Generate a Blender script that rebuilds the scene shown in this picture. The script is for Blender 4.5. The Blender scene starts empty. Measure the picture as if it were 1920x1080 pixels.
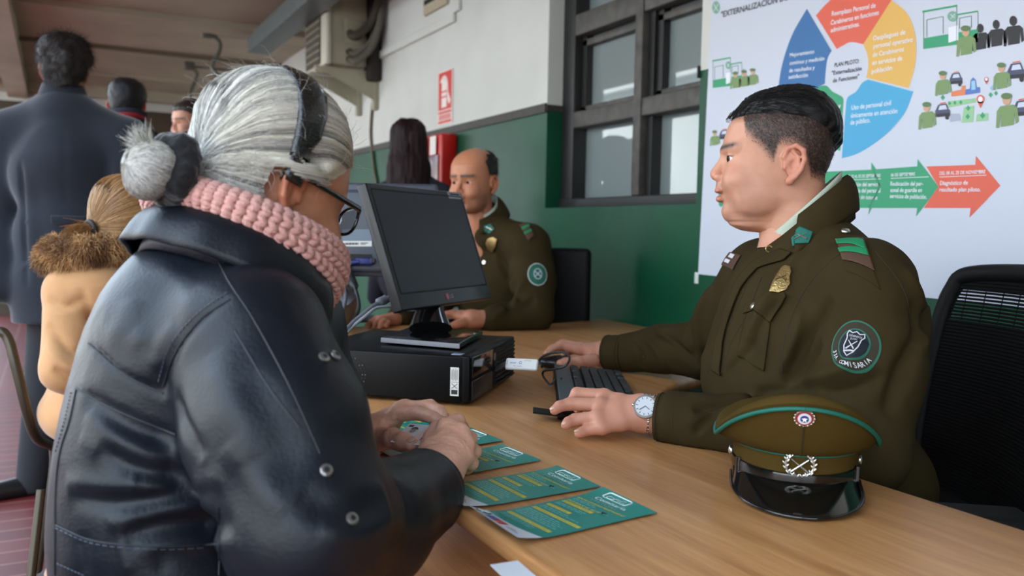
import bpy, bmesh, math, random
import numpy as np
from mathutils import Vector, Matrix
from mathutils.bvhtree import BVHTree
from mathutils.geometry import tessellate_polygon
random.seed(7); RNG = np.random.default_rng(7)
SC = bpy.context.scene; COL = SC.collection
V = lambda *a: np.array(a, dtype=float)
# ------------------------------------------------------------------ camera
FPX = 1600.0; ROLL = 0.019; PITCH = math.radians(3.777434); YAW = math.radians(28.266074); CAMH = 1.0927
def ray(x, y):
    dx, dy = x-960, y-540
    u = dx*math.cos(ROLL)+dy*math.sin(ROLL); v = -dx*math.sin(ROLL)+dy*math.cos(ROLL)
    fw = FPX*math.cos(PITCH)-v*math.sin(PITCH); up = -v*math.cos(PITCH)-FPX*math.sin(PITCH)
    return V(u*math.cos(YAW)+fw*math.sin(YAW), -u*math.sin(YAW)+fw*math.cos(YAW), up)
CAM = V(0, 0, CAMH)
def W(x, y, Z): return CAM+ray(x, y)*(Z/FPX)          # point seen at x,y of the photo, Z metres deep
def D(x, y, z):                                        # ... on the level z
    r = ray(x, y); return CAM+r*((z-CAMH)/r[2])
def XW(x, y, X):                                       # ... on the plane X (parallel to the wall)
    r = ray(x, y); return CAM+r*(X/r[0])
def YW(x, y, Y):
    r = ray(x, y); return CAM+r*(Y/r[1])
FWD = ray(960, 540)/FPX
_r = ray(961, 540)-ray(960, 540); RIGHT = _r/np.linalg.norm(_r)
UP = -(ray(960, 541)-ray(960, 540))
def depth(p): return float(np.dot(np.asarray(p)-CAM, FWD))
def make_camera():
    cd = bpy.data.cameras.new('camera'); co = bpy.data.objects.new('camera', cd); COL.objects.link(co)
    cd.sensor_width = 36; cd.lens = 36*FPX/1920; cd.clip_start = 0.05; cd.clip_end = 200
    R = Matrix(((RIGHT[0], UP[0], -FWD[0]), (RIGHT[1], UP[1], -FWD[1]), (RIGHT[2], UP[2], -FWD[2]))).to_4x4()
    co.matrix_world = Matrix.Translation(Vector(CAM)) @ R
    cd.dof.use_dof = True; cd.dof.focus_distance = 1.42; cd.dof.aperture_fstop = 4.5
    SC.camera = co
# ------------------------------------------------------------------ materials
def s2l(c): return tuple((x/12.92 if x <= .04045 else ((x+.055)/1.055)**2.4) for x in c)
def rgb(r, g, b): return s2l((r/255, g/255, b/255))
_M = {}
def mat(name, col=(.5, .5, .5), rough=.6, metal=0, bump=0, bscale=200, var=0, vscale=8, spec=.5, sheen=0, coat=0, attr=False, sss=0, trans=0, alpha=1, stretch=None):
    """procedural material: noise colour variation + noise bump on a principled surface"""
    if name in _M: return _M[name]
    m = bpy.data.materials.new(name); m.use_nodes = True; nt = m.node_tree; N = nt.nodes; L = nt.links
    b = N['Principled BSDF']; b.inputs['Roughness'].default_value = rough; b.inputs['Metallic'].default_value = metal
    b.inputs['Specular IOR Level'].default_value = spec
    b.inputs['Base Color'].default_value = (*col, 1)
    if sheen: b.inputs['Sheen Weight'].default_value = sheen; b.inputs['Sheen Roughness'].default_value = .4
    if coat: b.inputs['Coat Weight'].default_value = coat; b.inputs['Coat Roughness'].default_value = .08
    if sss:
        b.inputs['Subsurface Weight'].default_value = sss; b.inputs['Subsurface Radius'].default_value = (1, .35, .2); b.inputs['Subsurface Scale'].default_value = .006
    if trans: b.inputs['Transmission Weight'].default_value = trans
    if alpha < 1: b.inputs['Alpha'].default_value = alpha
    tc = N.new('ShaderNodeTexCoord'); src = tc.outputs['Object']
    if stretch:
        mp = N.new('ShaderNodeMapping'); mp.inputs['Scale'].default_value = stretch; L.new(src, mp.inputs['Vector']); src = mp.outputs['Vector']
    colout = None
    if attr:
        a = N.new('ShaderNodeVertexColor'); a.layer_name = 'Col'; colout = a.outputs['Color']
    if var:
        n = N.new('ShaderNodeTexNoise'); n.inputs['Scale'].default_value = vscale; n.inputs['Detail'].default_value = 5; L.new(src, n.inputs['Vector'])
        mr = N.new('ShaderNodeMapRange'); mr.inputs[1].default_value = .3; mr.inputs[2].default_value = .7; mr.inputs[3].default_value = 1-var; mr.inputs[4].default_value = 1+var
        L.new(n.outputs['Fac'], mr.inputs[0])
        mx = N.new('ShaderNodeMix'); mx.data_type = 'RGBA'; mx.blend_type = 'MULTIPLY'; mx.inputs[0].default_value = 1
        if colout: L.new(colout, mx.inputs[6])
        else: mx.inputs[6].default_value = (*col, 1)
        L.new(mr.outputs[0], mx.inputs[7]); colout = mx.outputs[2]
    if colout: L.new(colout, b.inputs['Base Color'])
    if bump:
        n = N.new('ShaderNodeTexNoise'); n.inputs['Scale'].default_value = bscale; n.inputs['Detail'].default_value = 3; L.new(src, n.inputs['Vector'])
        bp = N.new('ShaderNodeBump'); bp.inputs['Strength'].default_value = bump; bp.inputs['Distance'].default_value = .002; L.new(n.outputs['Fac'], bp.inputs['Height']); L.new(bp.outputs[0], b.inputs['Normal'])
    _M[name] = m; return m
# ------------------------------------------------------------------ objects
def tag(o, label=None, cat=None, group=None, kind=None):
    if label: o['label'] = label
    if cat: o['category'] = cat
    if group: o['group'] = group
    if kind: o['kind'] = kind
    return o
def empty(name, loc=(0, 0, 0)):
    o = bpy.data.objects.new(name, None); o.empty_display_size = .05; COL.objects.link(o); o.location = Vector(loc); return o
def link(name, me, parent=None):
    o = bpy.data.objects.new(name, me); COL.objects.link(o)
    if parent is not None:
        o.parent = parent
        w = Matrix.Identity(4); p = parent
        while p is not None: w = Matrix.Translation(p.location) @ w; p = p.parent
        o.matrix_parent_inverse = w.inverted()
    return o
class MB:
    """collects shapes (world coordinates) into one mesh with material slots"""
    def __init__(s): s.v = []; s.f = []; s.m = []; s.mats = []; s.sm = []
    def mi(s, m):
        if m not in s.mats: s.mats.append(m)
        return s.mats.index(m)
    def add(s, vs, fs, m, smooth=False):
        o = len(s.v); s.v += [tuple(map(float, v)) for v in vs]; k = s.mi(m)
        for f in fs: s.f.append([i+o for i in f]); s.m.append(k); s.sm.append(smooth)
    def box(s, c, size, m, ax=None, bev=0):
        c = np.asarray(c, float); h = np.asarray(size, float)/2
        A = np.eye(3) if ax is None else np.asarray(ax, float)
        bm = bmesh.new(); bmesh.ops.create_cube(bm, size=1)
        for v in bm.verts: v.co = Vector((v.co.x*2*h[0], v.co.y*2*h[1], v.co.z*2*h[2]))
        if bev: bmesh.ops.bevel(bm, geom=bm.edges[:], offset=min(bev, min(h)*.95), segments=3, profile=.5, affect='EDGES')
        bm.verts.index_update()
        s.add([c+A.T@np.array(v.co) for v in bm.verts], [[v.index for v in f.verts] for f in bm.faces], m, bool(bev)); bm.free()
    def prism(s, poly, z0, z1, m, bev=0, bseg=3):
        """polygon in XY extruded between z0 and z1"""
        bm = bmesh.new(); vs = [bm.verts.new((p[0], p[1], z0)) for p in poly]; f = bm.faces.new(vs)
        r = bmesh.ops.extrude_face_region(bm, geom=[f]); 
        for g in r['geom']:
            if isinstance(g, bmesh.types.BMVert): g.co.z = z1
        bmesh.ops.recalc_face_normals(bm, faces=bm.faces)
        if bev: bmesh.ops.bevel(bm, geom=[e for e in bm.edges if abs(e.verts[0].co.z-e.verts[1].co.z) < 1e-6], offset=bev, segments=bseg, profile=.5, affect='EDGES')
        bm.verts.index_update()
        s.add([v.co for v in bm.verts], [[v.index for v in f.verts] for f in bm.faces], m, bool(bev)); bm.free()
    def poly(s, pts, m):
        """flat polygon, any outline"""
        t = tessellate_polygon([[Vector(p) for p in pts]]); s.add(pts, [list(x) for x in t], m)
    def tube(s, pts, r, m, n=10, caps=True, flat=None):
        P = np.array(pts, float); K = len(P); R = np.broadcast_to(np.asarray(r, float), (K,))
        T = np.gradient(P, axis=0); T /= np.linalg.norm(T, axis=1)[:, None]+1e-12
        a = V(0, 0, 1) if abs(T[0][2]) < .9 else V(1, 0, 0)
        u = np.cross(T[0], a); u /= np.linalg.norm(u); vs = []
        for i in range(K):
            u = u-T[i]*np.dot(u, T[i]); u /= np.linalg.norm(u)+1e-12; w = np.cross(T[i], u)
            for j in range(n):
                q = 2*math.pi*j/n; vs.append(P[i]+R[i]*(math.cos(q)*u+math.sin(q)*w*(flat or 1)))
        fs = [[i*n+j, i*n+(j+1) % n, (i+1)*n+(j+1) % n, (i+1)*n+j] for i in range(K-1) for j in range(n)]
        if caps: fs += [list(range(n))[::-1], list(range((K-1)*n, K*n))]
        s.add(vs, fs, m, True)
    def ball(s, c, r, m, nu=16, nv=10, ax=None):
        r = np.broadcast_to(np.asarray(r, float), (3,)); A = np.eye(3) if ax is None else np.asarray(ax, float); vs = []
        for i in range(nv+1):
            for j in range(nu):
                t = math.pi*i/nv; q = 2*math.pi*j/nu
                vs.append(np.asarray(c)+A.T@(r*V(math.sin(t)*math.cos(q), math.sin(t)*math.sin(q), math.cos(t))))
        s.add(vs, [[i*nu+j, (i+1)*nu+j, (i+1)*nu+(j+1) % nu, i*nu+(j+1) % nu] for i in range(nv) for j in range(nu)], m, True)
    def grid(s, G, m, close_u=False, smooth=True):
        """G[i][j] points -> quads"""
        G = np.array(G, float); a, b = G.shape[:2]; vs = G.reshape(-1, 3)
        fs = [[i*b+j, i*b+(j+1) % b, ((i+1) % a)*b+(j+1) % b, ((i+1) % a)*b+j] for i in range(a if close_u else a-1) for j in range(b-1)]
        s.add(vs, fs, m, smooth)
    def disc(s, c, n, r, m, h=.001, k=24, dome=0):
        n = np.asarray(n, float); n /= np.linalg.norm(n); a = V(0, 0, 1) if abs(n[2]) < .9 else V(1, 0, 0)
        u = np.cross(n, a); u /= np.linalg.norm(u); w = np.cross(n, u); c = np.asarray(c, float)
        rings = [(r, 0), (r, h), (r*.85, h+dome*.6), (r*.5, h+dome*.9)]
        vs = [c+rr*(math.cos(2*math.pi*j/k)*u+math.sin(2*math.pi*j/k)*w)+n*z for rr, z in rings for j in range(k)]+[c+n*(h+dome)]
        fs = [[i*k+j, i*k+(j+1) % k, (i+1)*k+(j+1) % k, (i+1)*k+j] for i in range(3) for j in range(k)]+[[3*k+j, 3*k+(j+1) % k, 4*k] for j in range(k)]
        s.add(vs, fs, m, True)
    def build(s, name, parent=None):
        me = bpy.data.meshes.new(name); me.from_pydata(s.v, [], s.f)
        for m in s.mats: me.materials.append(m)
        me.polygons.foreach_set('material_index', s.m); me.polygons.foreach_set('use_smooth', s.sm); me.update()
        bm = bmesh.new(); bm.from_mesh(me); bmesh.ops.recalc_face_normals(bm, faces=bm.faces); bm.to_mesh(me); bm.free()
        if any(s.sm): me.set_sharp_from_angle(angle=math.radians(50))
        return link(name, me, parent)
def bez(pts, n=10):
    """Catmull-Rom through points"""
    P = np.array(pts, float); P = np.vstack([2*P[0]-P[1], P, 2*P[-1]-P[-2]]); out = []
    for i in range(1, len(P)-2):
        for t in np.linspace(0, 1, n, endpoint=False):
            a, b, c, d = P[i-1:i+3]; out.append(.5*((2*b)+(-a+c)*t+(2*a-5*b+4*c-d)*t*t+(-a+3*b-3*c+d)*t**3))
    out.append(P[-2]); return np.array(out)
# text -> triangles in a local frame (x right, y up, height of capitals = 1)
_TX = {}
def text_mesh(t, bold=0):
    k = (t, bold)
    if k not in _TX:
        cu = bpy.data.curves.new('t', 'FONT'); cu.body = t; cu.size = 1; cu.offset = bold; cu.resolution_u = 3
        o = bpy.data.objects.new('t', cu); COL.objects.link(o); dg = bpy.context.evaluated_depsgraph_get(); dg.update()
        me = bpy.data.meshes.new_from_object(o.evaluated_get(dg))
        vs = np.array([v.co[:] for v in me.vertices]).reshape(-1, 3); fs = [list(p.vertices) for p in me.polygons]
        bpy.data.objects.remove(o); bpy.data.curves.remove(cu); bpy.data.meshes.remove(me)
        if len(vs): vs[:, 0] -= vs[:, 0].min()
        _TX[k] = (vs/.73, fs)
    return _TX[k]
def put_text(mb, t, o, ux, uy, m, width=None, h=None, bold=0, slant=0):
    """text at origin o; ux unit right, uy unit up; fitted to width and capital height h"""
    vs, fs = text_mesh(t, bold)
    if not len(vs): return
    wx = vs[:, 0].max(); sy = h if h else width/wx; sx = width/wx if width else sy
    pts = [np.asarray(o)+np.asarray(ux)*(v[0]*sx+slant*v[1]*sy)+np.asarray(uy)*v[1]*sy for v in vs]
    mb.add(pts, fs, m)
# ------------------------------------------------------------------ implicit surfaces
def unit(v): v = np.asarray(v, float); return v/(np.linalg.norm(v)+1e-12)
class SDF:
    def __init__(s, lo, hi, res):
        s.lo = np.asarray(lo, float); s.res = res; s.n = np.ceil((np.asarray(hi)-s.lo)/res).astype(int)+1
        s.ax = [(s.lo[i]+np.arange(s.n[i])*res).astype(np.float32) for i in range(3)]
        s.d = np.full(s.n, .05, np.float32)
    def blk(s, lo, hi):
        i0 = np.clip(np.floor((lo-s.lo)/s.res).astype(int), 0, s.n); i1 = np.clip(np.ceil((hi-s.lo)/s.res).astype(int)+1, 0, s.n)
        sl = tuple(slice(a, b) for a, b in zip(i0, i1))
        return sl, s.ax[0][sl[0]][:, None, None], s.ax[1][sl[1]][None, :, None], s.ax[2][sl[2]][None, None, :]
    def put(s, sl, d, k, op):
        a = s.d[sl]
        if a.size == 0: return
        if op == '-':
            d = -d
            if k > 0: h = np.clip(.5-.5*(a-d)/k, 0, 1); s.d[sl] = a*(1-h)+d*h+k*h*(1-h)
            else: s.d[sl] = np.maximum(a, d)
        elif k > 0:
            h = np.clip(.5+.5*(a-d)/k, 0, 1); s.d[sl] = a*(1-h)+d*h-k*h*(1-h)
        else: s.d[sl] = np.minimum(a, d)
    def cone(s, a, b, ra, rb=None, k=.01, op='+', flat=None):
        a = np.asarray(a, float); b = np.asarray(b, float); rb = ra if rb is None else rb; m = max(ra, rb)*(1 if flat is None else max(1, flat[1]))+max(k, 0)+2*s.res+(.03 if op == '+' else 0)
        sl, X, Y, Z = s.blk(np.minimum(a, b)-m, np.maximum(a, b)+m)
        ba = b-a; L = float(ba@ba)+1e-12
        px, py, pz = X-a[0], Y-a[1], Z-a[2]
        t = np.clip((px*ba[0]+py*ba[1]+pz*ba[2])/L, 0, 1)
        vx, vy, vz = px-t*ba[0], py-t*ba[1], pz-t*ba[2]
        if flat is not None:
            n, f = unit(flat[0]), flat[1]; q = (vx*n[0]+vy*n[1]+vz*n[2])*(1/f-1)
            vx, vy, vz = vx+q*n[0], vy+q*n[1], vz+q*n[2]
        s.put(sl, (np.sqrt(vx*vx+vy*vy+vz*vz)-(ra+t*(rb-ra))).astype(np.float32), k, op)
    def chain(s, pts, rs, k=.01, op='+', flat=None):
        for i in range(len(pts)-1): s.cone(pts[i], pts[i+1], rs[i], rs[i+1], k, op, flat)
    def ell(s, c, r, ax=None, k=.01, op='+'):
        c = np.asarray(c, float); r = np.broadcast_to(np.asarray(r, float), (3,)); A = np.eye(3) if ax is None else np.asarray(ax, float)
        ext = np.sqrt(((A*r[:, None])**2).sum(0))+max(k, 0)+2*s.res+(.03 if op == '+' else 0)
        sl, X, Y, Z = s.blk(c-ext, c+ext); p = (X-c[0], Y-c[1], Z-c[2])
        q = [(p[0]*A[i][0]+p[1]*A[i][1]+p[2]*A[i][2])/r[i] for i in range(3)]
        k0 = np.sqrt(q[0]**2+q[1]**2+q[2]**2); k1 = np.sqrt((q[0]/r[0])**2+(q[1]/r[1])**2+(q[2]/r[2])**2)+1e-9
        s.put(sl, (k0*(k0-1)/k1).astype(np.float32), k, op)
    def rbox(s, c, h, rad, ax=None, k=.005, op='+'):
        c = np.asarray(c, float); h = np.asarray(h, float); A = np.eye(3) if ax is None else np.asarray(ax, float)
        ext = (np.abs(A)*h[:, None]).sum(0)+k+2*s.res+.03
        sl, X, Y, Z = s.blk(c-ext, c+ext); p = (X-c[0], Y-c[1], Z-c[2])
        q = [np.abs(p[0]*A[i][0]+p[1]*A[i][1]+p[2]*A[i][2])-(h[i]-rad) for i in range(3)]
        out = np.sqrt(sum(np.maximum(v, 0)**2 for v in q)); ins = np.minimum(np.maximum(np.maximum(q[0], q[1]), q[2]), 0)
        s.put(sl, (out+ins-rad).astype(np.float32), k, op)
    def field(s, fn, k=.01, op='+'):
        X, Y, Z = s.ax[0][:, None, None], s.ax[1][None, :, None], s.ax[2][None, None, :]
        s.put((slice(None),)*3, fn(X, Y, Z).astype(np.float32), k, op)
    def cut(s, p, n, R=9):
        """removes what lies within R of p on the side n of the plane through p"""
        n = unit(n); X, Y, Z = s.ax[0][:, None, None], s.ax[1][None, :, None], s.ax[2][None, None, :]
        pl = (X-p[0])*n[0]+(Y-p[1])*n[1]+(Z-p[2])*n[2]; sp = np.sqrt((X-p[0])**2+(Y-p[1])**2+(Z-p[2])**2)-R
        s.d = np.maximum(s.d, np.minimum(pl, -sp).astype(np.float32))
    def mesh(s):
        d = s.d.copy()
        d[0], d[-1] = np.maximum(d[0], .001), np.maximum(d[-1], .001); d[:, 0], d[:, -1] = np.maximum(d[:, 0], .001), np.maximum(d[:, -1], .001); d[:, :, 0], d[:, :, -1] = np.maximum(d[:, :, 0], .001), np.maximum(d[:, :, -1], .001)
        ins = d < 0; n = np.array(d.shape)-1
        cnt = np.zeros(n, np.int8); C = [(i, j, k) for i in (0, 1) for j in (0, 1) for k in (0, 1)]
        for i, j, k in C: cnt += ins[i:n[0]+i, j:n[1]+j, k:n[2]+k]
        cells = np.argwhere((cnt > 0) & (cnt < 8)); idx = np.full(n, -1, np.int64); idx[tuple(cells.T)] = np.arange(len(cells))
        acc = np.zeros((len(cells), 3)); num = np.zeros(len(cells))
        for a in range(3):
            for o in C:
                if o[a]: continue
                o = np.array(o); e = o.copy(); e[a] = 1
                p0 = cells+o; p1 = cells+e; d0 = d[tuple(p0.T)]; d1 = d[tuple(p1.T)]; x = (d0 < 0) != (d1 < 0)
                t = d0/(np.where(d0 == d1, 1, d0-d1)); q = p0.astype(float); q[:, a] += t
                acc[x] += q[x]; num[x] += 1
        vs = acc/num[:, None]*s.res+s.lo; fs = []
        for a in range(3):
            b, c = (a+1) % 3, (a+2) % 3
            sl0 = [slice(None)]*3; sl1 = [slice(None)]*3; sl0[a] = slice(0, -1); sl1[a] = slice(1, None)
            ch = ins[tuple(sl0)] != ins[tuple(sl1)]; E = np.argwhere(ch)
            E = E[(E[:, b] > 0) & (E[:, c] > 0) & (E[:, b] < d.shape[b]-1) & (E[:, c] < d.shape[c]-1)]
            s0 = ins[tuple(E.T)]
            def at(db, dc): q = E.copy(); q[:, b] -= db; q[:, c] -= dc; return idx[tuple(q.T)]
            Q = np.stack([at(1, 1), at(0, 1), at(0, 0), at(1, 0)], 1); Q[~s0] = Q[~s0][:, ::-1]; fs.append(Q)
        return vs, np.vstack(fs)
def shell(vs, fs, h, eps=.0006):
    """the part of a skin mesh where h > 0, lifted by h along its normals (hair, caps)"""
    N = vnormals(vs, fs); k = (h > 0); fk = k[fs].all(1); f = fs[fk]; u, inv = np.unique(f.ravel(), return_inverse=True)
    return vs[u]+N[u]*(h[u]+eps)[:, None], inv.reshape(f.shape), u
def relax(vs, fs, n=1, lam=.5):
    for _ in range(n):
        acc = np.zeros_like(vs); num = np.zeros(len(vs))
        for i in range(4):
            np.add.at(acc, fs[:, i], vs[fs[:, (i+1) % 4]]+vs[fs[:, i-1]]); np.add.at(num, fs[:, i], 2)
        vs = vs+(acc/np.maximum(num, 1)[:, None]-vs)*lam
    return vs
def quads_mesh(name, vs, fs, mats, col=None, mi=None):
    me = bpy.data.meshes.new(name); me.vertices.add(len(vs)); me.vertices.foreach_set('co', np.asarray(vs, np.float32).ravel())
    me.loops.add(fs.size); me.loops.foreach_set('vertex_index', fs.ravel().astype(np.int32))
    me.polygons.add(len(fs)); k = fs.shape[1]; me.polygons.foreach_set('loop_start', np.arange(0, fs.size, k, dtype=np.int32)); me.polygons.foreach_set('loop_total', np.full(len(fs), k, np.int32))
    me.polygons.foreach_set('use_smooth', np.ones(len(fs), bool))
    for m in (mats if isinstance(mats, (list, tuple)) else [mats]): me.materials.append(m)
    if mi is not None: me.polygons.foreach_set('material_index', np.asarray(mi, np.int32))
    if col is not None:
        ca = me.color_attributes.new('Col', 'FLOAT_COLOR', 'POINT'); c = np.ones((len(vs), 4), np.float32); c[:, :3] = col; ca.data.foreach_set('color', c.ravel())
    me.update(calc_edges=True); me.validate(); return me
def vnormals(vs, fs):
    N = np.zeros_like(vs); fn = np.cross(vs[fs[:, 2]]-vs[fs[:, 0]], vs[fs[:, 3 % fs.shape[1]]]-vs[fs[:, 1]])
    for i in range(fs.shape[1]): np.add.at(N, fs[:, i], fn)
    return N/(np.linalg.norm(N, axis=1)[:, None]+1e-12)
def _hash(i, j, k, s):
    h = (i*374761393+j*668265263+k*2147483647+s*144665) & 0xffffffff; h = ((h ^ (h >> 13))*1274126177) & 0xffffffff
    return ((h ^ (h >> 16)) & 0xffff)/32767.5-1
def noise(P, scale=1, seed=0):
    P = np.asarray(P, float)*scale+seed*17.3; I = np.floor(P).astype(np.int64); f = P-I; f = f*f*(3-2*f); r = 0
    for i in (0, 1):
        for j in (0, 1):
            for k in (0, 1):
                w = (f[:, 0] if i else 1-f[:, 0])*(f[:, 1] if j else 1-f[:, 1])*(f[:, 2] if k else 1-f[:, 2])
                r = r+w*_hash(I[:, 0]+i, I[:, 1]+j, I[:, 2]+k, seed)
    return r
def seg_dist(P, a, b):
    a = np.asarray(a, float); ba = np.asarray(b, float)-a; t = np.clip(((P-a)@ba)/(ba@ba+1e-12), 0, 1); return np.linalg.norm(P-a-t[:, None]*ba, axis=1), t
def bvh_of(*meshes):
    vs = []; fs = []
    for v, f in meshes: fs += [[int(i)+len(vs) for i in q] for q in f]; vs += [Vector(x) for x in v]
    return BVHTree.FromPolygons(vs, fs)
def pixcast(bvh, x, y, off=0):
    """surface point of a mesh seen at x,y of the photo; returns point, normal"""
    r = unit(ray(x, y)); h = bvh.ray_cast(Vector(CAM), Vector(r))
    if h[0] is None: return None, None
    n = V(*h[1]); n = -n if n@r > 0 else n
    return V(*h[0])+n*off, n
def strands(name, paths, rad, m, cols=None, parent=None, taper=.35):
    """paths [N,S,3] -> thin three-sided tubes as one mesh"""
    P = np.asarray(paths, float); N, S = P.shape[:2]; T = np.gradient(P, axis=1); T /= np.linalg.norm(T, axis=2, keepdims=True)+1e-12
    a = np.where(np.abs(T[..., 2:3]) < .8, V(0, 0, 1), V(1, 0, 0)); u = np.cross(T, a); u /= np.linalg.norm(u, axis=2, keepdims=True)+1e-12; w = np.cross(T, u)
    R = np.asarray(rad)*np.ones(N); R = R[:, None]*np.linspace(1, taper, S)[None]; R = R[..., None]
    rings = np.stack([P+R*(math.cos(q)*u+math.sin(q)*w) for q in (0, 2.0944, 4.1888)], 2)
    vs = rings.reshape(-1, 3); base = (np.arange(N)[:, None]*S+np.arange(S-1)[None])*3; fs = []
    for j in range(3): fs.append(np.stack([base+j, base+(j+1) % 3, base+3+(j+1) % 3, base+3+j], -1).reshape(-1, 4))
    c = None
    if cols is not None: c = np.repeat(np.asarray(cols), S*3, axis=0)
    return link(name, quads_mesh(name, vs, np.vstack(fs), m, c), parent)
def decal(mb, bvh, o, ux, uy, loops, m, off=.001, cell=.004):
    """flat outlines (local metres) laid onto a surface seen along -(ux x uy); loops: list of outlines"""
    ux = unit(ux); uy = unit(uy-ux*np.dot(ux, uy)); n = np.cross(ux, uy)
    for lp in loops:
        bm = bmesh.new(); vs = [bm.verts.new((p[0], p[1], 0)) for p in lp]
        for t in tessellate_polygon([[Vector((p[0], p[1], 0)) for p in lp]]):
            try: bm.faces.new([vs[i] for i in t])
            except ValueError: pass
        for _ in range(5):
            es = [e for e in bm.edges if e.calc_length() > cell]
            if not es: break
            bmesh.ops.subdivide_edges(bm, edges=es, cuts=1); bmesh.ops.triangulate(bm, faces=bm.faces[:])
        bm.verts.index_update(); P = lay(bvh, o, ux, uy, n, [(v.co.x, v.co.y) for v in bm.verts], off)
        mb.add(P, [[v.index for v in f.verts] for f in bm.faces], m, True); bm.free()
def lay(bvh, o, ux, uy, n, pts, off):
    out = []; o = np.asarray(o, float)
    for x, y in pts:
        q = o+ux*x+uy*y+n*.08; h = bvh.ray_cast(Vector(q), Vector(-n))
        d = .08 if h[0] is None else (V(*h[0])-q)@(-n)
        if d > .16: d = .08
        out.append(q-n*(d-off))
    return out
def decal_text(mb, bvh, t, o, ux, uy, m, h, width=None, off=.0015, bold=0):
    ux = unit(ux); uy = unit(uy-ux*np.dot(ux, uy)); n = np.cross(ux, uy)
    vs, fs = text_mesh(t, bold); wx = vs[:, 0].max(); sx = (width/wx) if width else h
    mb.add(lay(bvh, o, ux, uy, n, [((v[0]-wx/2)*sx, v[1]*h) for v in vs], off), fs, m)
# ------------------------------------------------------------------ light and setting
WX = 2.03; WIN = 2.16; YJ = 3.464; YP = 2.395; ZW = 1.675; ZS = 1.205; ZC = 2.72; YE = 11.6
def make_light():
    w = bpy.data.worlds.new('sky'); SC.world = w; w.use_nodes = True; nt = w.node_tree; N = nt.nodes
    bg = N['Background']; bg.inputs[1].default_value = SKY
    tc = N.new('ShaderNodeTexCoord'); sx = N.new('ShaderNodeSeparateXYZ'); nt.links.new(tc.outputs['Generated'], sx.inputs[0])
    cr = N.new('ShaderNodeValToRGB'); nt.links.new(sx.outputs['Z'], cr.inputs[0]); nt.links.new(cr.outputs[0], bg.inputs[0])
    cr.color_ramp.elements[0].color = (.25, .25, .25, 1); cr.color_ramp.elements[0].position = .0
    cr.color_ramp.elements[1].color = (.72, .86, 1, 1); cr.color_ramp.elements[1].position = .12
    e = cr.color_ramp.elements.new(.9); e.color = (.6, .77, 1, 1)
    l = bpy.data.lights.new('sun', 'SUN'); l.energy = SUN; l.angle = .01; l.color = (1, .97, .92); o = bpy.data.objects.new('sun', l); COL.objects.link(o)
    o.rotation_euler = Vector((-.72, .12, -.60)).to_track_quat('-Z', 'Y').to_euler(); o.location = (8, 0, 8)
    SC.view_settings.view_transform = 'Standard'; SC.view_settings.look = 'None'; SC.view_settings.gamma = 1; SC.view_settings.exposure = EXPO; SC.view_settings.use_curve_mapping = False
    SC.cycles.use_denoising = True; SC.cycles.max_bounces = 8; SC.cycles.diffuse_bounces = 4; SC.cycles.glossy_bounces = 3; SC.cycles.transparent_max_bounces = 12
    SC.cycles.sample_clamp_indirect = 6; SC.cycles.caustics_reflective = False; SC.cycles.caustics_refractive = False
def mat_tiles():
    m = mat('floor_tiles', rgb(120, 38, 36), .45, var=.2, vscale=6); nt = m.node_tree; N = nt.nodes; L = nt.links; b = N['Principled BSDF']
    tc = N.new('ShaderNodeTexCoord'); br = N.new('ShaderNodeTexBrick'); L.new(tc.outputs['Object'], br.inputs['Vector'])
    br.offset = 0; br.inputs['Scale'].default_value = 1; br.inputs['Brick Width'].default_value = .33; br.inputs['Row Height'].default_value = .115; br.inputs['Mortar Size'].default_value = .006
    br.inputs['Color1'].default_value = (*rgb(98, 30, 28), 1); br.inputs['Color2'].default_value = (*rgb(82, 25, 25), 1); br.inputs['Mortar'].default_value = (*rgb(120, 80, 74), 1)
    L.new(br.outputs['Color'], b.inputs['Base Color']); return m
def mat_wood(name, c1, c2, rough=.38, sc=(26, 1.6, 26)):
    m = mat(name, c1, rough, coat=.12); nt = m.node_tree; N = nt.nodes; L = nt.links; b = N['Principled BSDF']; b.inputs['Coat Roughness'].default_value = .3
    tc = N.new('ShaderNodeTexCoord'); mp = N.new('ShaderNodeMapping'); mp.inputs['Scale'].default_value = sc; L.new(tc.outputs['Object'], mp.inputs[0])
    n = N.new('ShaderNodeTexNoise'); n.inputs['Scale'].default_value = 1; n.inputs['Detail'].default_value = 6; n.inputs['Roughness'].default_value = .62; n.inputs['Distortion'].default_value = .35; L.new(mp.outputs[0], n.inputs[0])
    n2 = N.new('ShaderNodeTexNoise'); n2.inputs['Scale'].default_value = 9; n2.inputs['Detail'].default_value = 4; L.new(mp.outputs[0], n2.inputs[0])
    ad = N.new('ShaderNodeMath'); ad.operation = 'MULTIPLY_ADD'; L.new(n2.outputs['Fac'], ad.inputs[0]); ad.inputs[1].default_value = .35; L.new(n.outputs['Fac'], ad.inputs[2])
    cr = N.new('ShaderNodeValToRGB'); L.new(ad.outputs[0], cr.inputs[0]); cr.color_ramp.elements[0].position = .5; cr.color_ramp.elements[1].position = .85
    cr.color_ramp.elements[0].color = (*c2, 1); cr.color_ramp.elements[1].color = (*c1, 1); L.new(cr.outputs[0], b.inputs['Base Color']); return m
WHITE_WALL = mat('white_wall_paint', rgb(205, 208, 203), .7, bump=.15, bscale=60, var=.05, vscale=3)
GREEN_WALL = mat('green_wall_paint', rgb(8, 72, 48), .42, bump=.12, bscale=90, var=.14, vscale=5, spec=.3)
CEIL = mat('ceiling_paint', rgb(182, 176, 156), .8, bump=.2, bscale=20, var=.12, vscale=2)
DARK_TRIM = mat('dark_trim_paint', rgb(58, 54, 50), .6, var=.2, vscale=30)
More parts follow.
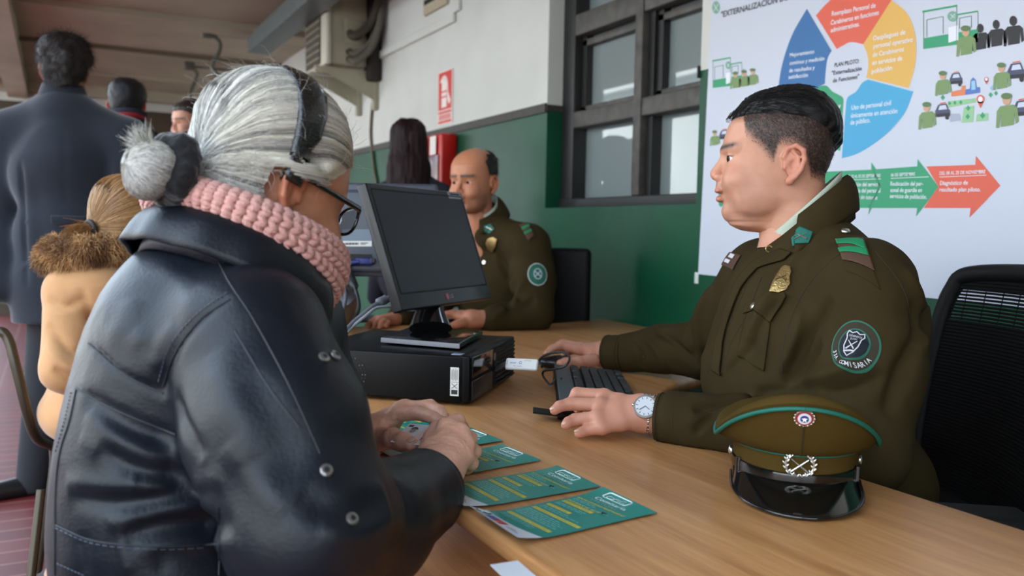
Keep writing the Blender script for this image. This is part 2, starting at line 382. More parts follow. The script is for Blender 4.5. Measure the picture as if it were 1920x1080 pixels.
def make_room():
    def st(name, mb): return tag(mb.build(name), kind='structure')
    b = MB(); b.box((1, 3.5, -.05), (12, 20, .1), mat_tiles()); st('floor', b)
    b = MB(); b.box((.64, 4.3, ZC+.1), (2.9, 14.8, .2), CEIL); st('ceiling', b)
    b = MB()                                                    # the long wall with its window recess
    for y0, y1 in ((YJ, YE+.3), (-4, YP)):
        c, s = (y0+y1)/2, y1-y0
        b.box((WX+.2, c, ZW/2), (.4, s, ZW), GREEN_WALL); b.box((WX+.2, c, (ZW+ZC)/2), (.4, s, ZC-ZW), WHITE_WALL)
    b.box((WX+.2, (YJ+YP)/2, ZS/2), (.4, YJ-YP, ZS), GREEN_WALL); b.box((WX+.3, (YJ+YP)/2, 2.62), (.2, YJ-YP, .2), WHITE_WALL)
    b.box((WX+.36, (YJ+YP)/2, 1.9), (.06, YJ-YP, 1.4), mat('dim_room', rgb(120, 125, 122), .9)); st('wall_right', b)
    b = MB()
    for y0, y1 in ((YJ, YE), (2.40, YP)): b.box((WX-.006, (y0+y1)/2, ZW-.005), (.012, abs(y1-y0), .042), DARK_TRIM)
    b.box((WX+.06, YJ-.004, ZW-.005), (.13, .008, .03), DARK_TRIM); st('trim_1', b)
    b = MB(); b.box((WX-.012, 8.1, 2.298), (.024, 7.2, .055), WHITE_WALL, bev=.008); st('trim_2', b)      # moulding on the upper wall
    b = MB(); b.box((.7, YE+.1, 1.25), (2.8, .2, 2.5), mat('end_wall_panel', rgb(70, 58, 44), .7, var=.25, vscale=3)); b.box((.7, YE+.1, 2.66), (2.8, .2, .32), WHITE_WALL); st('wall_end', b)
    b = MB(); b.box((-.34, 4, ZC-.09), (.2, 15.4, .18), CEIL); b.box((-.73, 4, ZC-.06), (.08, 15.4, .12), CEIL); st('trim_3', b)    # long edge beams
    for i, (y, w, h) in enumerate(((7.35, .34, .05), (8.75, .05, .035), (10.3, .05, .035), (4.6, .34, .05), (11.5, .2, .12))):
        b = MB(); b.box((.64, y, ZC-h/2), (2.78, w, h), CEIL if i != 1 else mat('ceiling_joint', rgb(110, 102, 84), .8)); st('trim_%d' % (i+4), b)
    b = MB()
    for y in (-1.5, 9.0, 14.5): b.box((-.73, y, 1.3), (.16, .16, 2.6), WHITE_WALL)
    st('trim_9', b)
    b = MB(); b.box((1.2, -3.0, 1.36), (1.8, .2, 2.72), mat('light_blocker_grey', rgb(80, 78, 72), .8)); st('rear_light_blocker', b)  # unseen partial wall, added to block light from behind the camera
    # sunlit building across the courtyard, seen in the window panes and past the crowd
    b = MB(); fw = mat('sunlit_facade', rgb(206, 208, 206), .85, var=.08, vscale=.7)
    b.box((-9, 6, 2.4), (.4, 44, 4.8), fw); b.box((-8.78, 6, 4.85), (.5, 44, .14), fw)
    for y in range(-14, 28, 4): b.box((-8.79, y, 1.5), (.04, 1.3, 1.1), mat('far_window_dark', rgb(60, 66, 72), .2))
    st('wall_courtyard', b)
    b = MB(); b.box((-5, 6, -.06), (8.5, 44, .1), mat('courtyard_ground', rgb(128, 130, 130), .9, var=.1)); st('floor_courtyard', b)
def make_window():
    w = tag(empty('window_1', (WIN, (YJ+YP)/2, ZS)), kind='structure')
    fr = mat('grey_window_timber', rgb(72, 70, 66), .55, bump=.2, bscale=80, var=.35, vscale=18); dk = mat('dark_window_timber', rgb(26, 26, 27), .5, var=.2)
    g = XW; b = MB()
    ym = float(XW(1206, 120, WIN-.03)[1]); zt = float(XW(1200, 203, WIN-.03)[2]); zu = float(XW(1150, 25, WIN-.03)[2]); ye = YP-.05
    top = 2.52
    b.box((WIN, YJ-.05, (ZS+top)/2), (.1, .1, top-ZS), dk, bev=.006); b.box((WIN, YP+.0, (ZS+top)/2), (.1, .06, top-ZS), dk)
    b.box((WIN, (YJ+YP)/2, ZS+.022), (.12, YJ-YP, .045), dk, bev=.005); b.box((WIN, (YJ+YP)/2, top), (.1, YJ-YP, .1), dk)
    b.build('window_frame', w)
    b = MB(); b.box((WIN-.03, ym, (ZS+top)/2+.02), (.055, .05, top-ZS-.05), fr, bev=.005); b.box((WIN+.012, ym-.035, (ZS+top)/2+.02), (.07, .055, top-ZS-.05), dk); b.build('mullion', w)
    for z, h in ((zt, .075), (zu, .095)):
        b = MB(); b.box((WIN-.02, (YJ-.1+ye)/2, z), (.06, YJ-.1-ye, h), fr, bev=.006); b.build('transom', w)
    b = MB()
    for y0, y1 in ((YJ-.1, ym+.025), (ym-.06, ye)):
        for z0, z1 in ((zt+.037, zu-.047),):
            for zz in (z1-.03,): b.box((WIN+.012, (y0+y1)/2, zz), (.04, abs(y0-y1), .03), fr, bev=.004)
            b.box((WIN+.012, (y0+y1)/2, z0+.014), (.04, abs(y0-y1), .028), fr, bev=.004)
        b.box((WIN+.012, y0-.02 if y0 > y1 else y0, (zt+zu)/2), (.04, .035, zu-zt-.08), dk)
    b.build('sash', w)
    gl = bpy.data.materials.new('dusty_glass'); gl.use_nodes = True; nt = gl.node_tree; bs = nt.nodes['Principled BSDF']
    bs.inputs['Base Color'].default_value = (*rgb(120, 132, 134), 1); bs.inputs['Roughness'].default_value = .6
    gs = nt.nodes.new('ShaderNodeBsdfGlossy'); gs.inputs['Roughness'].default_value = .015; gs.inputs[0].default_value = (.9, .95, .95, 1); mx = nt.nodes.new('ShaderNodeMixShader')
    lw = nt.nodes.new('ShaderNodeFresnel'); lw.inputs[0].default_value = 1.9; nt.links.new(lw.outputs[0], mx.inputs[0])
    nt.links.new(bs.outputs[0], mx.inputs[1]); nt.links.new(gs.outputs[0], mx.inputs[2]); nt.links.new(mx.outputs[0], nt.nodes['Material Output'].inputs[0])
    for y0, y1 in ((YJ-.1, ym+.025), (ym-.06, ye)):
        for z0, z1 in ((ZS+.045, zt-.03), (zt+.03, zu-.04), (zu+.04, top-.04)):
            b = MB(); b.box((WIN+.03, (y0+y1)/2, (z0+z1)/2), (.006, abs(y0-y1), z1-z0), gl); b.build('pane', w)
# ------------------------------------------------------------------ things on the wall and under the ceiling
def make_wall_things():
    red = mat('sign_red', rgb(205, 38, 28), .4); wh = mat('sign_white', rgb(235, 225, 220), .5)
    # extinguisher sign
    p0 = XW(823, 234, WX); y0, y1, z0, z1 = 4.735, 4.53, 1.712, 2.02
    x = WX-.004; b = MB(); b.box((x, (y0+y1)/2, (z0+z1)/2), (.006, y0-y1, z1-z0), wh)
    def q(u, v, o=0): return (x-.0032-o*.0004, y0+(y1-y0)*u, z0+(z1-z0)*v)
    def pl(pts, m, o=0): b.poly([q(u, v, o) for u, v in pts], m)
    R = lambda a, c, d, e: [(a, c), (d, c), (d, e), (a, e)]
    pl(R(.03, .27, .97, .985), red); pl(R(.03, .205, .97, .25), red); pl(R(.03, .02, .97, .07), red)
    pl(R(.06, .08, .94, .195), mat('sign_pink', rgb(214, 150, 145), .5), 0)
    put_text(b, 'EXTINTOR', q(.1, .105, 1), (0, -1, 0), (0, 0, 1), red, width=.16, h=.02)
    pl([(.27, .32), (.62, .32), (.62, .5), (.27, .5)], wh, 1); pl([(.27, .53), (.62, .53), (.62, .6), (.27, .6)], wh, 1); pl([(.27, .63), (.62, .63), (.62, .8), (.56, .85), (.34, .85), (.27, .8)], wh, 1)
    pl([(.15, .8), (.22, .86), (.4, .92), (.55, .9), (.68, .8), (.72, .6), (.66, .6), (.6, .77), (.5, .85), (.38, .86), (.25, .79)], wh, 1); pl([(.66, .6), (.72, .6), (.9, .42), (.8, .35), (.67, .45)], wh, 1)
    tag(b.build('extinguisher_sign'), 'red and white fire extinguisher sign on the upper white wall', 'sign')
    # extinguisher cabinet
    c = tag(empty('fire_cabinet', (WX, 4.62, 1.3)), 'red fire extinguisher cabinet on the green wall below the extinguisher sign', 'fire cabinet')
    rc = mat('cabinet_red', rgb(196, 22, 20), .35); b = MB(); b.box((WX-.05, 4.66, 1.28), (.1, .4, .72), rc, bev=.012); b.build('cabinet_body', c)
    b = MB(); b.box((WX-.104, 4.66, 1.24), (.008, .34, .56), mat('cabinet_pane', rgb(90, 10, 12), .15), bev=.002); b.build('cabinet_window', c)
    for yy in (4.555, 4.685):
        b = MB(); b.box((WX-.112, yy, 1.575), (.003, .085, .105), wh); b.build('notice', c)
    # cable running down the wall
    b = MB(); pts = [XW(703, 165, WX-.012), XW(698, 200, WX-.012), XW(695, 250, WX-.012), XW(698, 285, WX-.012), XW(702, 320, WX-.012), XW(706, 345, WX-.012), XW(708, 420, WX-.012)]
    b.tube(bez(pts, 6), .011, mat('wall_cable', rgb(92, 84, 62), .6), 8); tag(b.build('wall_cable'), 'brown cable hanging down the white wall below the air conditioner bracket', 'cable')
    # air conditioner condenser on its bracket
    c = tag(empty('air_conditioner', (1.78, 6.0, 2.15)), 'beige outdoor air conditioner unit on a wall bracket under the grey beam', 'air conditioner')
    bm_ = mat('condenser_beige', rgb(158, 152, 132), .5, var=.12, vscale=6); dk = mat('condenser_dark', rgb(66, 58, 46), .7)
    b = MB(); b.box((1.80, 6.02, 2.49), (.26, .5, .56), bm_, bev=.012); b.build('casing', c)
    b = MB(); b.box((1.655, 6.0, 2.49), (.04, .5, .58), mat('condenser_lip', rgb(190, 186, 170), .5), bev=.015); b.build('front_cover', c)
    b = MB(); b.box((1.632, 6.06, 2.46), (.012, .36, .48), dk)
    for k in range(9): b.box((1.624, 6.06, 2.26+k*.05), (.008, .36, .008), bm_)
    b.build('fan_grille', c)
    b = MB(); b.box((1.83, 5.762, 2.44), (.12, .03, .16), bm_, bev=.006); b.build('valve_cover', c)
    for z in (2.30, 2.25): b = MB(); b.disc((1.80, 5.77, z), (0, -1, 0), .02, dk, .03); b.build('valve', c)
    hs = mat('pipe_lagging', rgb(98, 94, 84), .8, bump=.4, bscale=60)
    for k, (zs, dx) in enumerate(((2.30, 0), (2.25, .03), (2.42, .05))):
        b = MB(); b.tube(bez([(1.80, 5.76, zs), (1.83, 5.70, zs-.02), (1.93, 5.68, zs+.08), (1.985-dx*.3, 5.68-dx, zs+.25), (1.99-dx*.3, 5.68-dx, 2.72)], 8), .018+.006*k, hs if k < 2 else dk, 10); b.build('pipe', c)
    b = MB(); b.box((WX-.05, 5.80, 2.42), (.09, .14, .6), mat('pipe_duct', rgb(40, 36, 30), .8), bev=.02); b.build('pipe_duct', c)
    for yy in (5.83, 6.2):
        b = MB(); b.box((1.80, yy, 2.17), (.44, .04, .05), bm_, bev=.004); b.box((WX-.02, yy, 2.08), (.035, .05, .3), bm_, bev=.004); b.poly([(1.66, yy-.021, 2.15), (WX-.03, yy-.021, 2.15), (WX-.03, yy-.021, 1.99)], bm_); b.build('bracket', c)
    # through-wall unit with grille
    c = tag(empty('ventilation_grille', (WX, 4.7, 2.33)), 'beige ventilation unit with dark slots high on the white wall', 'vent')
    b = MB(); b.box((WX-.012, 4.68, 2.55), (.024, .5, .46), WHITE_WALL, bev=.008); b.build('vent_frame', c)
    b = MB(); b.box((WX-.03, 4.72, 2.6), (.03, .34, .44), mat('vent_beige', rgb(176, 165, 140), .6), bev=.006); b.build('vent_cover', c)
    for k in range(5): b = MB(); b.box((WX-.047, 4.74, 2.45+k*.045), (.006, .26, .024), mat('vent_slot', rgb(30, 26, 20), .8)); b.build('slot', c)
    # galvanised beam
    b = MB(); gm = mat('galvanised_steel', rgb(112, 122, 124), .45, metal=.35, var=.15, vscale=30); b.box((1.53, 4.2, 2.54), (.17, 6.4, .012), gm); b.box((1.45, 4.2, 2.60), (.012, 6.4, .13), gm); b.box((1.61, 4.2, 2.60), (.012, 6.4, .13), gm); b.box((1.53, 7.39, 2.6), (.17, .012, .13), gm)
    for y in (2.5, 4.5, 6.5): b.box((1.53, y, 2.63), (.03, .03, .16), gm)
    tag(b.build('cable_tray'), 'long grey galvanised cable tray hung under the ceiling', 'cable tray')
    # conduit boxes and flexible hoses under the ceiling
    for (bx, by, pts, nm) in ((390, 62, [(397, 64), (412, 80), (410, 100), (398, 122), (404, 138), (418, 146)], 'nearer the camera'), (355, 124, [(362, 127), (370, 140), (362, 160), (356, 175), (362, 190)], 'farther off, by the end wall')):
        Y = float(D(bx, by, ZC-.04)[1]); c = tag(empty('conduit_box', YW(bx, by, Y)), 'grey conduit box with a curling hose under the ceiling, '+nm, 'conduit box', 'conduit boxes under the ceiling')
        p = YW(bx, by, Y); gm2 = mat('conduit_grey', rgb(92, 92, 82), .6); b = MB(); b.box(p, (.09, .08, .075), gm2, bev=.01); b.build('box_body', c)
        b = MB(); b.tube(bez([YW(x, y, Y) for x, y in pts], 6), .018, gm2, 8); b.build('hose', c)
        b = MB(); b.tube([p, p+V(.45, 0, .0)], .012, gm2, 8); b.build('conduit', c)
# ------------------------------------------------------------------ desk
DZ = .74
DESK_POLY = [(.45, -.35), (1.05, -.35)]+[tuple(p) for p in bez([(1.05, 1.10, 0), (1.065, 1.25, 0), (1.12, 1.40, 0), (1.22, 1.52, 0), (1.36, 1.61, 0), (1.52, 1.65, 0)], 4)[:, :2]]+[(2.0, 1.66), (2.0, 2.93), (1.82, 2.87), (1.64, 2.82), (1.50, 2.85), (1.32, 2.94), (1.1, 2.97), (.45, 2.97)]
def on_desk(vs, lo=.66, z=.7415):
    """rests what sinks into the desk top on its surface"""
    k = np.where((vs[:, 2] > lo) & (vs[:, 2] < z))[0]; x, y = vs[k, 0], vs[k, 1]; c = np.zeros(len(k), bool)
    for a, b in zip(DESK_POLY, DESK_POLY[1:]+DESK_POLY[:1]):
        m = (a[1] > y) != (b[1] > y); c ^= m & (x < (b[0]-a[0])*(y-a[1])/(b[1]-a[1]+1e-12)+a[0])
    vs = vs.copy(); vs[k[c], 2] = z; return vs
def make_desk():
    wd = mat_wood('desk_wood', rgb(206, 152, 98), rgb(168, 114, 66)); dk = mat('desk_steel', rgb(60, 60, 60), .5)
    d = tag(empty('desk', (.9, 1.6, 0)), 'L-shaped wooden office desk with rounded edge in front of the officers', 'desk')
    b = MB(); b.prism(DESK_POLY, DZ-.028, DZ, wd, bev=.012); b.build('desktop', d)
    b = MB(); b.box((.50, 1.3, .40), (.02, 3.2, .62), mat_wood('panel_wood', rgb(180, 124, 76), rgb(140, 90, 50), .45, (2, 1.6, 26))); b.build('front_panel', d)
    for y in (-.28, 2.88): b = MB(); b.box((.75, y, .355), (.5, .025, .71), wd); b.build('end_panel', d)
    for x, y in ((1.95, 1.72), (1.95, 2.87)): b = MB(); b.box((x, y, .356), (.05, .05, .712), dk); b.build('leg', d)
    # paper label stuck on the edge
    p = [D(957, 1062, DZ), D(1020, 1118, DZ)]
    b = MB(); b.box((p[0]+p[1])/2+V(-.003, 0, .0006), (.032, .1, .0008), mat('white_paper', rgb(225, 228, 235), .6), ax=np.array([unit(np.cross(unit(p[1]-p[0]), V(0, 0, 1))), unit(p[1]-p[0]), V(0, 0, 1)]))
    tag(b.build('paper_sticker'), 'small white paper sticker at the near wooden desk edge', 'sticker')
    b = MB(); b.box(D(1296, 699, DZ+.0006), (.10, .07, .0008), mat('blue_paper', rgb(150, 185, 205), .6), ax=np.array([unit(V(.9, .4, 0)), unit(V(-.4, .9, 0)), V(0, 0, 1)])); tag(b.build('paper_sheet'), 'pale blue paper corner showing under the officer\'s far forearm', 'paper')
# ------------------------------------------------------------------ computer, monitors, keyboard
def frame(az): return V(math.cos(az), math.sin(az), 0), V(-math.sin(az), math.cos(az), 0)
def make_computer():
    blk = mat('black_case', rgb(6, 6, 7), .42, bump=.1, bscale=400, spec=.16); gl = mat('black_gloss', rgb(16, 16, 18), .12, coat=.5); dg = mat('dark_gap', rgb(6, 6, 7), .7)
    B = V(.729, 1.526, DZ); a, bb = frame(-.745); up = V(0, 0, 1); L1, L2, H = .38, .358, .102
    c = B-a*L1/2+bb*L2/2; A = np.array([a, bb, up])
    t = tag(empty('computer_case', tuple(c)), 'flat black desktop computer case under the monitor', 'computer')
    b = MB(); b.box(c+up*(H/2+.004), (L1-.024, L2, H-.008), blk, A, bev=.004)
    for sx in (-1, 1):
        for sy in (-1, 1): b.disc(c+a*sx*.15+bb*sy*.14, (0, 0, 1), .012, blk, .006)
    # round vent on the side
    o = B-a*.262+up*.052-bb*.0004
    for r in (.014, .022, .030, .036):
        for k in range(int(r*900)):
            q = 2*math.pi*k/int(r*900); b.disc(o+a*r*math.cos(q)+up*r*math.sin(q), -bb, .0016, dg if k % 3 else mat('vent_glint', rgb(70, 72, 75), .4), .0005, 6)
    b.build('case_body', t)
    f0 = B-a*.012                                              # front bezel with bays and slots
    b = MB(); b.box(f0+bb*L2/2+up*(H/2+.004)-a*.001, (.026, L2, H-.006), blk, A, bev=.005)
    b.box(B+bb*.085+up*.078+a*.0005, (.004, .148, .04), gl, A, bev=.001); b.box(B+bb*.085+up*.03+a*.0005, (.004, .148, .04), mat('bay_cover', rgb(30, 30, 33), .35), A, bev=.001)
    for k in range(9): b.box(B+bb*.27+up*(.015+.0095*k)+a*.0008, (.004, .165, .0035), dg, A)
    for k in range(2): b.box(B+bb*(.182+.014*k)+up*.062+a*.001, (.004, .006, .014), dg, A)
    b.disc(B+bb*.178+up*.078+a*.001, a, .009, mat('badge_silver', rgb(150, 155, 160), .3, metal=.7), .001, 20); b.build('front_bezel', t)
    b = MB(); wl = mat('label_white', rgb(215, 215, 210), .6); ink = mat('label_ink', rgb(40, 40, 42), .7)
    S = lambda u, v: B-a*u+up*v-bb*.0008
    b.box(S(.032, .05), (.018, .0006, .058), wl, A)
    for k in range(5): b.box(S(.0265+.0028*k, .064)-bb*.0005, (.0008, .0003, .024 if k % 2 else .02), ink, A)
    b.tube([S(.026, .036)-bb*.0004, S(.038, .046)-bb*.0004], .0006, ink, 5); b.tube([S(.038, .036)-bb*.0004, S(.026, .046)-bb*.0004], .0006, ink, 5)
    b.box(S(.032, .029)-bb*.0004, (.013, .0003, .009), ink, A); b.box(S(.032, .049)-bb*.0004, (.015, .0003, .0006), ink, A); b.build('asset_label', t)
    b = MB(); b.box(B-a*.03+bb*.024+up*(H+.0004), (.03, .02, .0006), mat('holo_label', rgb(170, 185, 215), .3), A); b.box(B-a*.03+bb*.024+up*(H+.0008), (.024, .006, .0004), ink, A); b.build('corner_label', t)
    # white modem stick plugged into the front
    s0 = B+bb*.187+up*.05+a*.002; sd = unit(D(1008, 690, .778)-D(946, 683, .782)); sn = unit(np.cross(V(0, 0, 1), sd)); sn = unit(unit(CAM-s0)*.8+V(0, 0, .5)-sd*np.dot(unit(CAM-s0)*.8+V(0, 0, .5), sd)); sy = np.cross(sn, sd)
    m = tag(empty('modem_stick', tuple(s0)), 'white USB modem stick plugged into the front of the black computer', 'modem stick'); s1 = W(948, 682, depth(s0)-.02); s2 = W(1009, 685, depth(s0)-.035); sd = unit(s2-s1); sn = unit(sn-sd*np.dot(sn, sd)); sy = np.cross(sn, sd)
    Ax = np.array([sd, sy, sn]); Ls = np.linalg.norm(s2-s1); b = MB(); b.box((s1+s2)/2, (Ls, .028, .011), mat('modem_white', rgb(228, 228, 224), .35), Ax, bev=.005)
    g = lambda u, v: (s1+s2)/2+sd*u*Ls+sy*v*.028+sn*.0058
    bl = mat('modem_blue', rgb(40, 90, 160), .5); gy = mat('modem_grey', rgb(130, 132, 138), .5); ey = -sy if sy[2] < 0 else sy
    ex = sd if np.dot(sd, RIGHT) > 0 else -sd
    g2 = lambda u, v: (s1+s2)/2+ex*u*Ls+ey*v*.028+sn*.0059
    put_text(b, 'entel', g2(-.34, -.06), ex, ey, bl, h=.0048); b.tube([g2(-.03, .04)+ex*.003*math.cos(q)+ey*.003*math.sin(q) for q in np.linspace(.5, 6, 12)], .0005, bl, 5)
    put_text(b, 'HUAWEI', g2(.08, .2), ex, ey, gy, h=.0028); put_text(b, '92 1354 L', g2(-.22, -.34), ex, ey, gy, h=.0035); b.build('modem_body', m)
    b = MB(); b.box((s0+s1)/2, (np.linalg.norm(s1-s0)+.012, .012, .0045), mat('usb_plug', rgb(150, 150, 155), .3, metal=.8), np.array([unit(s1-s0), sy, sn])); b.build('plug', m)
    # ---- monitor facing the officer
    mz = DZ+H+.004; t = tag(empty('monitor', (.78, 1.73, mz)), 'black monitor turned away from the camera side, dark screen tilted back on top of the computer', 'monitor')
    t['label'] = 'black LCD monitor with dark screen standing on the computer case'
    c = V(.809, 1.901, 1.056); az, ti, w, h = .648, .341, .444, .294; n0 = V(math.sin(az), -math.cos(az), 0); r = V(math.cos(az), math.sin(az), 0); u = up*math.cos(ti)-n0*math.sin(ti); n = np.cross(r, u)
    n = n if np.dot(n, n0) > 0 else -n; A = np.array([r, u, n]); P = lambda x, y, z=0: c+r*x+u*y+n*z
    bz = mat('monitor_bezel', rgb(24, 25, 29), .34, coat=.12, spec=.3); b = MB(); b.box(P(0, 0, -.013), (w, h, .026), bz, A, bev=.004); b.build('bezel', t)
    b = MB(); b.box(P(0, .012, .0006), (w-.03, h-.056, .001), mat('dark_screen', rgb(19, 25, 34), .4, spec=.3), A); b.build('screen', t)
    b = MB(); b.box(P(0, .01, .0008), (w-.026, .0015, .0012), dg, A); 
    for yy in (h/2-.0145, -h/2+.0375): b.box(P(0, yy, .0008), (w-.028, .003, .002), dg, A)
    for xx in (-w/2+.0135, w/2-.0135): b.box(P(xx, .0115, .0008), (.003, h-.054, .002), dg, A)
    b.v = b.v[8:]; b.f = [[i-8 for i in f] for f in b.f[6:]]; b.m = b.m[6:]; b.sm = b.sm[6:]
    b.build('screen_rim', t)
    b = MB(); lr = mat('logo_red', rgb(165, 60, 75), .5); lw = mat('logo_grey', rgb(150, 150, 158), .5); b.disc(P(-.012, -.128, .0005), n, .0085, lr, .0006, 20); put_text(b, 'LG', P(.001, -.1325, .0012), r, u, lw, h=.0095, bold=.02)
    b.tube([P(-.012, -.124, .0015), P(-.012, -.131, .0015), P(-.008, -.131, .0015)], .0007, lw, 5); b.build('logo', t)
    b = MB(); b.box(P(w/2-.045, h/2-.012, .001), (.07, .018, .001), mat('energy_label', rgb(140, 142, 145), .5), A); b.box(P(w/2-.045, h/2-.009, .0017), (.05, .004, .0004), dg, A); b.build('label', t)
    b = MB(); b.box(P(0, 0, -.04), (w*.62, h*.62, .035), bz, A, bev=.014); b.build('back_shell', t)
    f1, f2, f3 = D(715, 637, mz+.006), D(862, 649, mz+.006), D(905, 625, mz+.006); f4 = f1+f3-f2
    b = MB(); b.prism([f1, f2, f3, f4], mz, mz+.012, gl, bev=.004); b.build('base', t)
    e = [f1+(f2-f1)*.0, f1+(f2-f1)*1.]; nn = unit(f2-f3); b = MB(); b.box((e[0]+e[1])/2+nn*.001-V(0, 0, 0), (np.linalg.norm(e[1]-e[0]), .002, .010), mat('base_edge', rgb(110, 112, 120), .25, metal=.6), np.array([unit(f2-f1), np.cross(V(0, 0, 1), unit(f2-f1)), V(0, 0, 1)])); b.build('base_trim', t)
    q0 = (f1+f2+f3+f4)/4; q0 = V(q0[0]-.0, q0[1]+.02, mz+.022); q1 = P(-.01, -h/2+.05, -.045); b = MB(); b.tube([q0, q0*.6+q1*.4+V(0, 0, .0), q1], [.05, .035, .035], gl, 16, flat=.45); b.build('stem', t)
    # ---- second monitor, back towards the camera
    t = tag(empty('monitor', tuple(V(.95, 2.55, DZ))), 'dark grey monitor seen from behind with white barcode label and blue plug', 'monitor'); t['label'] = 'dark grey monitor seen from behind, with barcode label and blue plug'
    Zm = 2.45; c = W(668, 430, Zm); n = unit(V(-.42, -.90, .06)); r = unit(np.cross(V(0, 0, 1), n)); u = np.cross(n, r); A = np.array([r, u, n])
    P = lambda x, y, z=0: c+r*x+u*y+n*z; gy = mat('monitor_back', rgb(66, 71, 82), .42)
    b = MB(); b.box(P(0, 0, -.02), (.46, .27, .028), gy, A, bev=.008); b.box(P(0, -.005, .004), (.40, .235, .03), gy, A, bev=.012); b.build('back_shell', t)
    def at(x, y, z=.0195): rr = ray(x, y); s = ((P(0, 0, z)-CAM)@n)/(rr@n); return CAM+rr*s
    def rect(x0, y0, x1, y1, m, z=.0195): b.poly([at(x0, y0, z), at(x1, y0, z), at(x1, y1, z), at(x0, y1, z)], m)
    b = MB(); rect(642, 430, 697, 452, mat('plate_grey', rgb(96, 112, 128), .4)); rect(642, 452, 697, 462, wl)
    for k in range(14): rect(646+k*1.9, 455, 647+k*1.9+(k % 3)*.4, 459, ink, .0199)
    rect(676, 455, 690, 456.4, ink, .0199); rect(676, 457.6, 686, 458.8, ink, .0199); b.build('rating_label', t)
    b = MB(); pA, pB = at(642, 476), at(697, 500); b.box((pA+pB)/2-n*.009, (abs((pA-pB)@r), abs((pA-pB)@u), .022), dg, A); b.build('port_recess', t)
    bl = mat('plug_blue', rgb(14, 26, 96), .5); b = MB(); b.box(at(684, 490, .024), (.05, .02, .016), bl, A, bev=.004); b.box(at(697, 488, .024), (.012, .018, .012), mat('usb_plug', (.3, .3, .3), .3)); b.tube([at(674, 491, .026), at(662, 492, .028), at(652, 497, .03)], [.009, .008, .006], bl, 10); b.build('plug', t)
    b = MB(); b.tube(bez([at(650, 516, -.0), at(652, 540, .01), at(650, 560, .01), V(*D(648, 600, DZ+.012))], 5), [.035]*6+[.038]*5+[.045]*5, gy, 16, flat=.6); b.build('stem', t)
    pb = D(655, 604, DZ); b = MB(); b.ball(pb+V(0, 0, .0145), (.13, .11, .014), gy, 24, 8); b.build('base', t)
    # cables behind the monitors
    ck = mat('cable_grey', rgb(96, 98, 104), .5); cb = mat('cable_black', rgb(18, 18, 20), .5)
    b = MB(); b.tube(bez([at(652, 497, .03), at(648, 520, .06), at(647, 545, .08), W(648, 560, 2.3), W(640, 590, 2.15), W(622, 612, 2.05), W(616, 640, 1.98)], 6), .0055, ck, 8); tag(b.build('video_cable'), 'grey video cable curving down from the blue plug of the rear monitor', 'cable')
    b = MB(); pts = bez([at(653, 499, .03), at(657, 515, .05), W(663, 533, 2.33), W(671, 556, 2.28), W(673, 580, 2.2), W(660, 604, 2.1), W(640, 628, 1.98)], 6); b.tube(pts, [.0045]*8+[.012]*6+[.0045]*(len(pts)-14), cb, 8); tag(b.build('power_cable'), 'black cable with a thick filter hanging beside the grey video cable', 'cable')
    b = MB(); pts = bez([W(734, 552, 1.93), W(722, 562, 1.92), W(708, 569, 1.9), W(690, 582, 1.87), W(668, 600, 1.84), W(650, 618, 1.80), W(632, 634, 1.77)], 6); b.tube(pts, [.004]*5+[.011]*7+[.0055]*(len(pts)-12), ck, 8); tag(b.build('monitor_cable'), 'grey cable with a fat plug running from the near monitor over the computer', 'cable')
    b = MB(); pts = bez([W(742, 574, 1.92), W(722, 575, 1.9), W(704, 578, 1.88), W(686, 592, 1.85), W(664, 610, 1.82), W(645, 630, 1.78)], 6); b.tube(pts, .0035, mat('cable_light', rgb(150, 152, 156), .5), 8); tag(b.build('thin_cable'), 'thin pale grey cable below the fat plug of the near monitor', 'cable')
    # dark things on the far desk: keyboard and second case behind
    b = MB(); kc = D(700, 618, DZ); b.box(V(.98, 2.35, DZ+.012), (.44, .15, .022), blk, np.array([unit(V(.9, -.42, 0)), unit(V(.42, .9, 0)), up]), bev=.005)
    for i in range(14):
        for j in range(4): b.box(V(.98, 2.35, DZ+.026)+unit(V(.9, -.42, 0))*(-.19+.029*i)+unit(V(.42, .9, 0))*(-.045+.03*j), (.021, .021, .008), mat('key_black', rgb(26, 27, 30), .45), np.array([unit(V(.9, -.42, 0)), unit(V(.42, .9, 0)), up]))
    tag(b.build('keyboard'), 'black keyboard on the far desk behind the two monitors', 'keyboard')
    b = MB(); b.ball(D(846, 607, DZ+.018), (.05, .032, .017), blk, 18, 10, np.array([unit(V(.9, .42, 0)), unit(V(-.42, .9, 0)), up])); tag(b.build('computer_mouse'), 'black mouse under the hand of the balding officer', 'mouse')
    # ---- keyboard of the near officer
    t = tag(empty('keyboard', tuple(V(.95, 1.5, DZ))), 'black keyboard in front of the officer with the watch', 'keyboard')
    k0 = D(1038, 684, .778); k1 = D(1164, 713, .757); kd = unit(V(*(D(1052, 802, .766)-k0)[:2], 0)); Lk = .45; kw = V(kd[1], -kd[0], 0); kw = kw if np.dot(kw, k1-k0) > 0 else -kw; Wk = .165
    tilt = .11; ky = unit(kw*math.cos(tilt)-V(0, 0, 1)*math.sin(tilt)); kn = np.cross(kd, ky); kn = kn if kn[2] > 0 else -kn; A = np.array([kd, ky, kn]); K = lambda u, v, z=0: k0+kd*u+ky*v+kn*z
    kg = mat('keyboard_grey', rgb(58, 66, 70), .4)
    b = MB(); b.box(K(Lk/2, Wk/2, -.011), (Lk, Wk, .02), blk, A, bev=.005); b.box(K(Lk/2, .02, .0), (Lk-.004, .036, .006), kg, A, bev=.003); b.box(K(.2, .012, .0034), (.02, .004, .0006), dg, A); b.build('keyboard_body', t)
    b = MB()
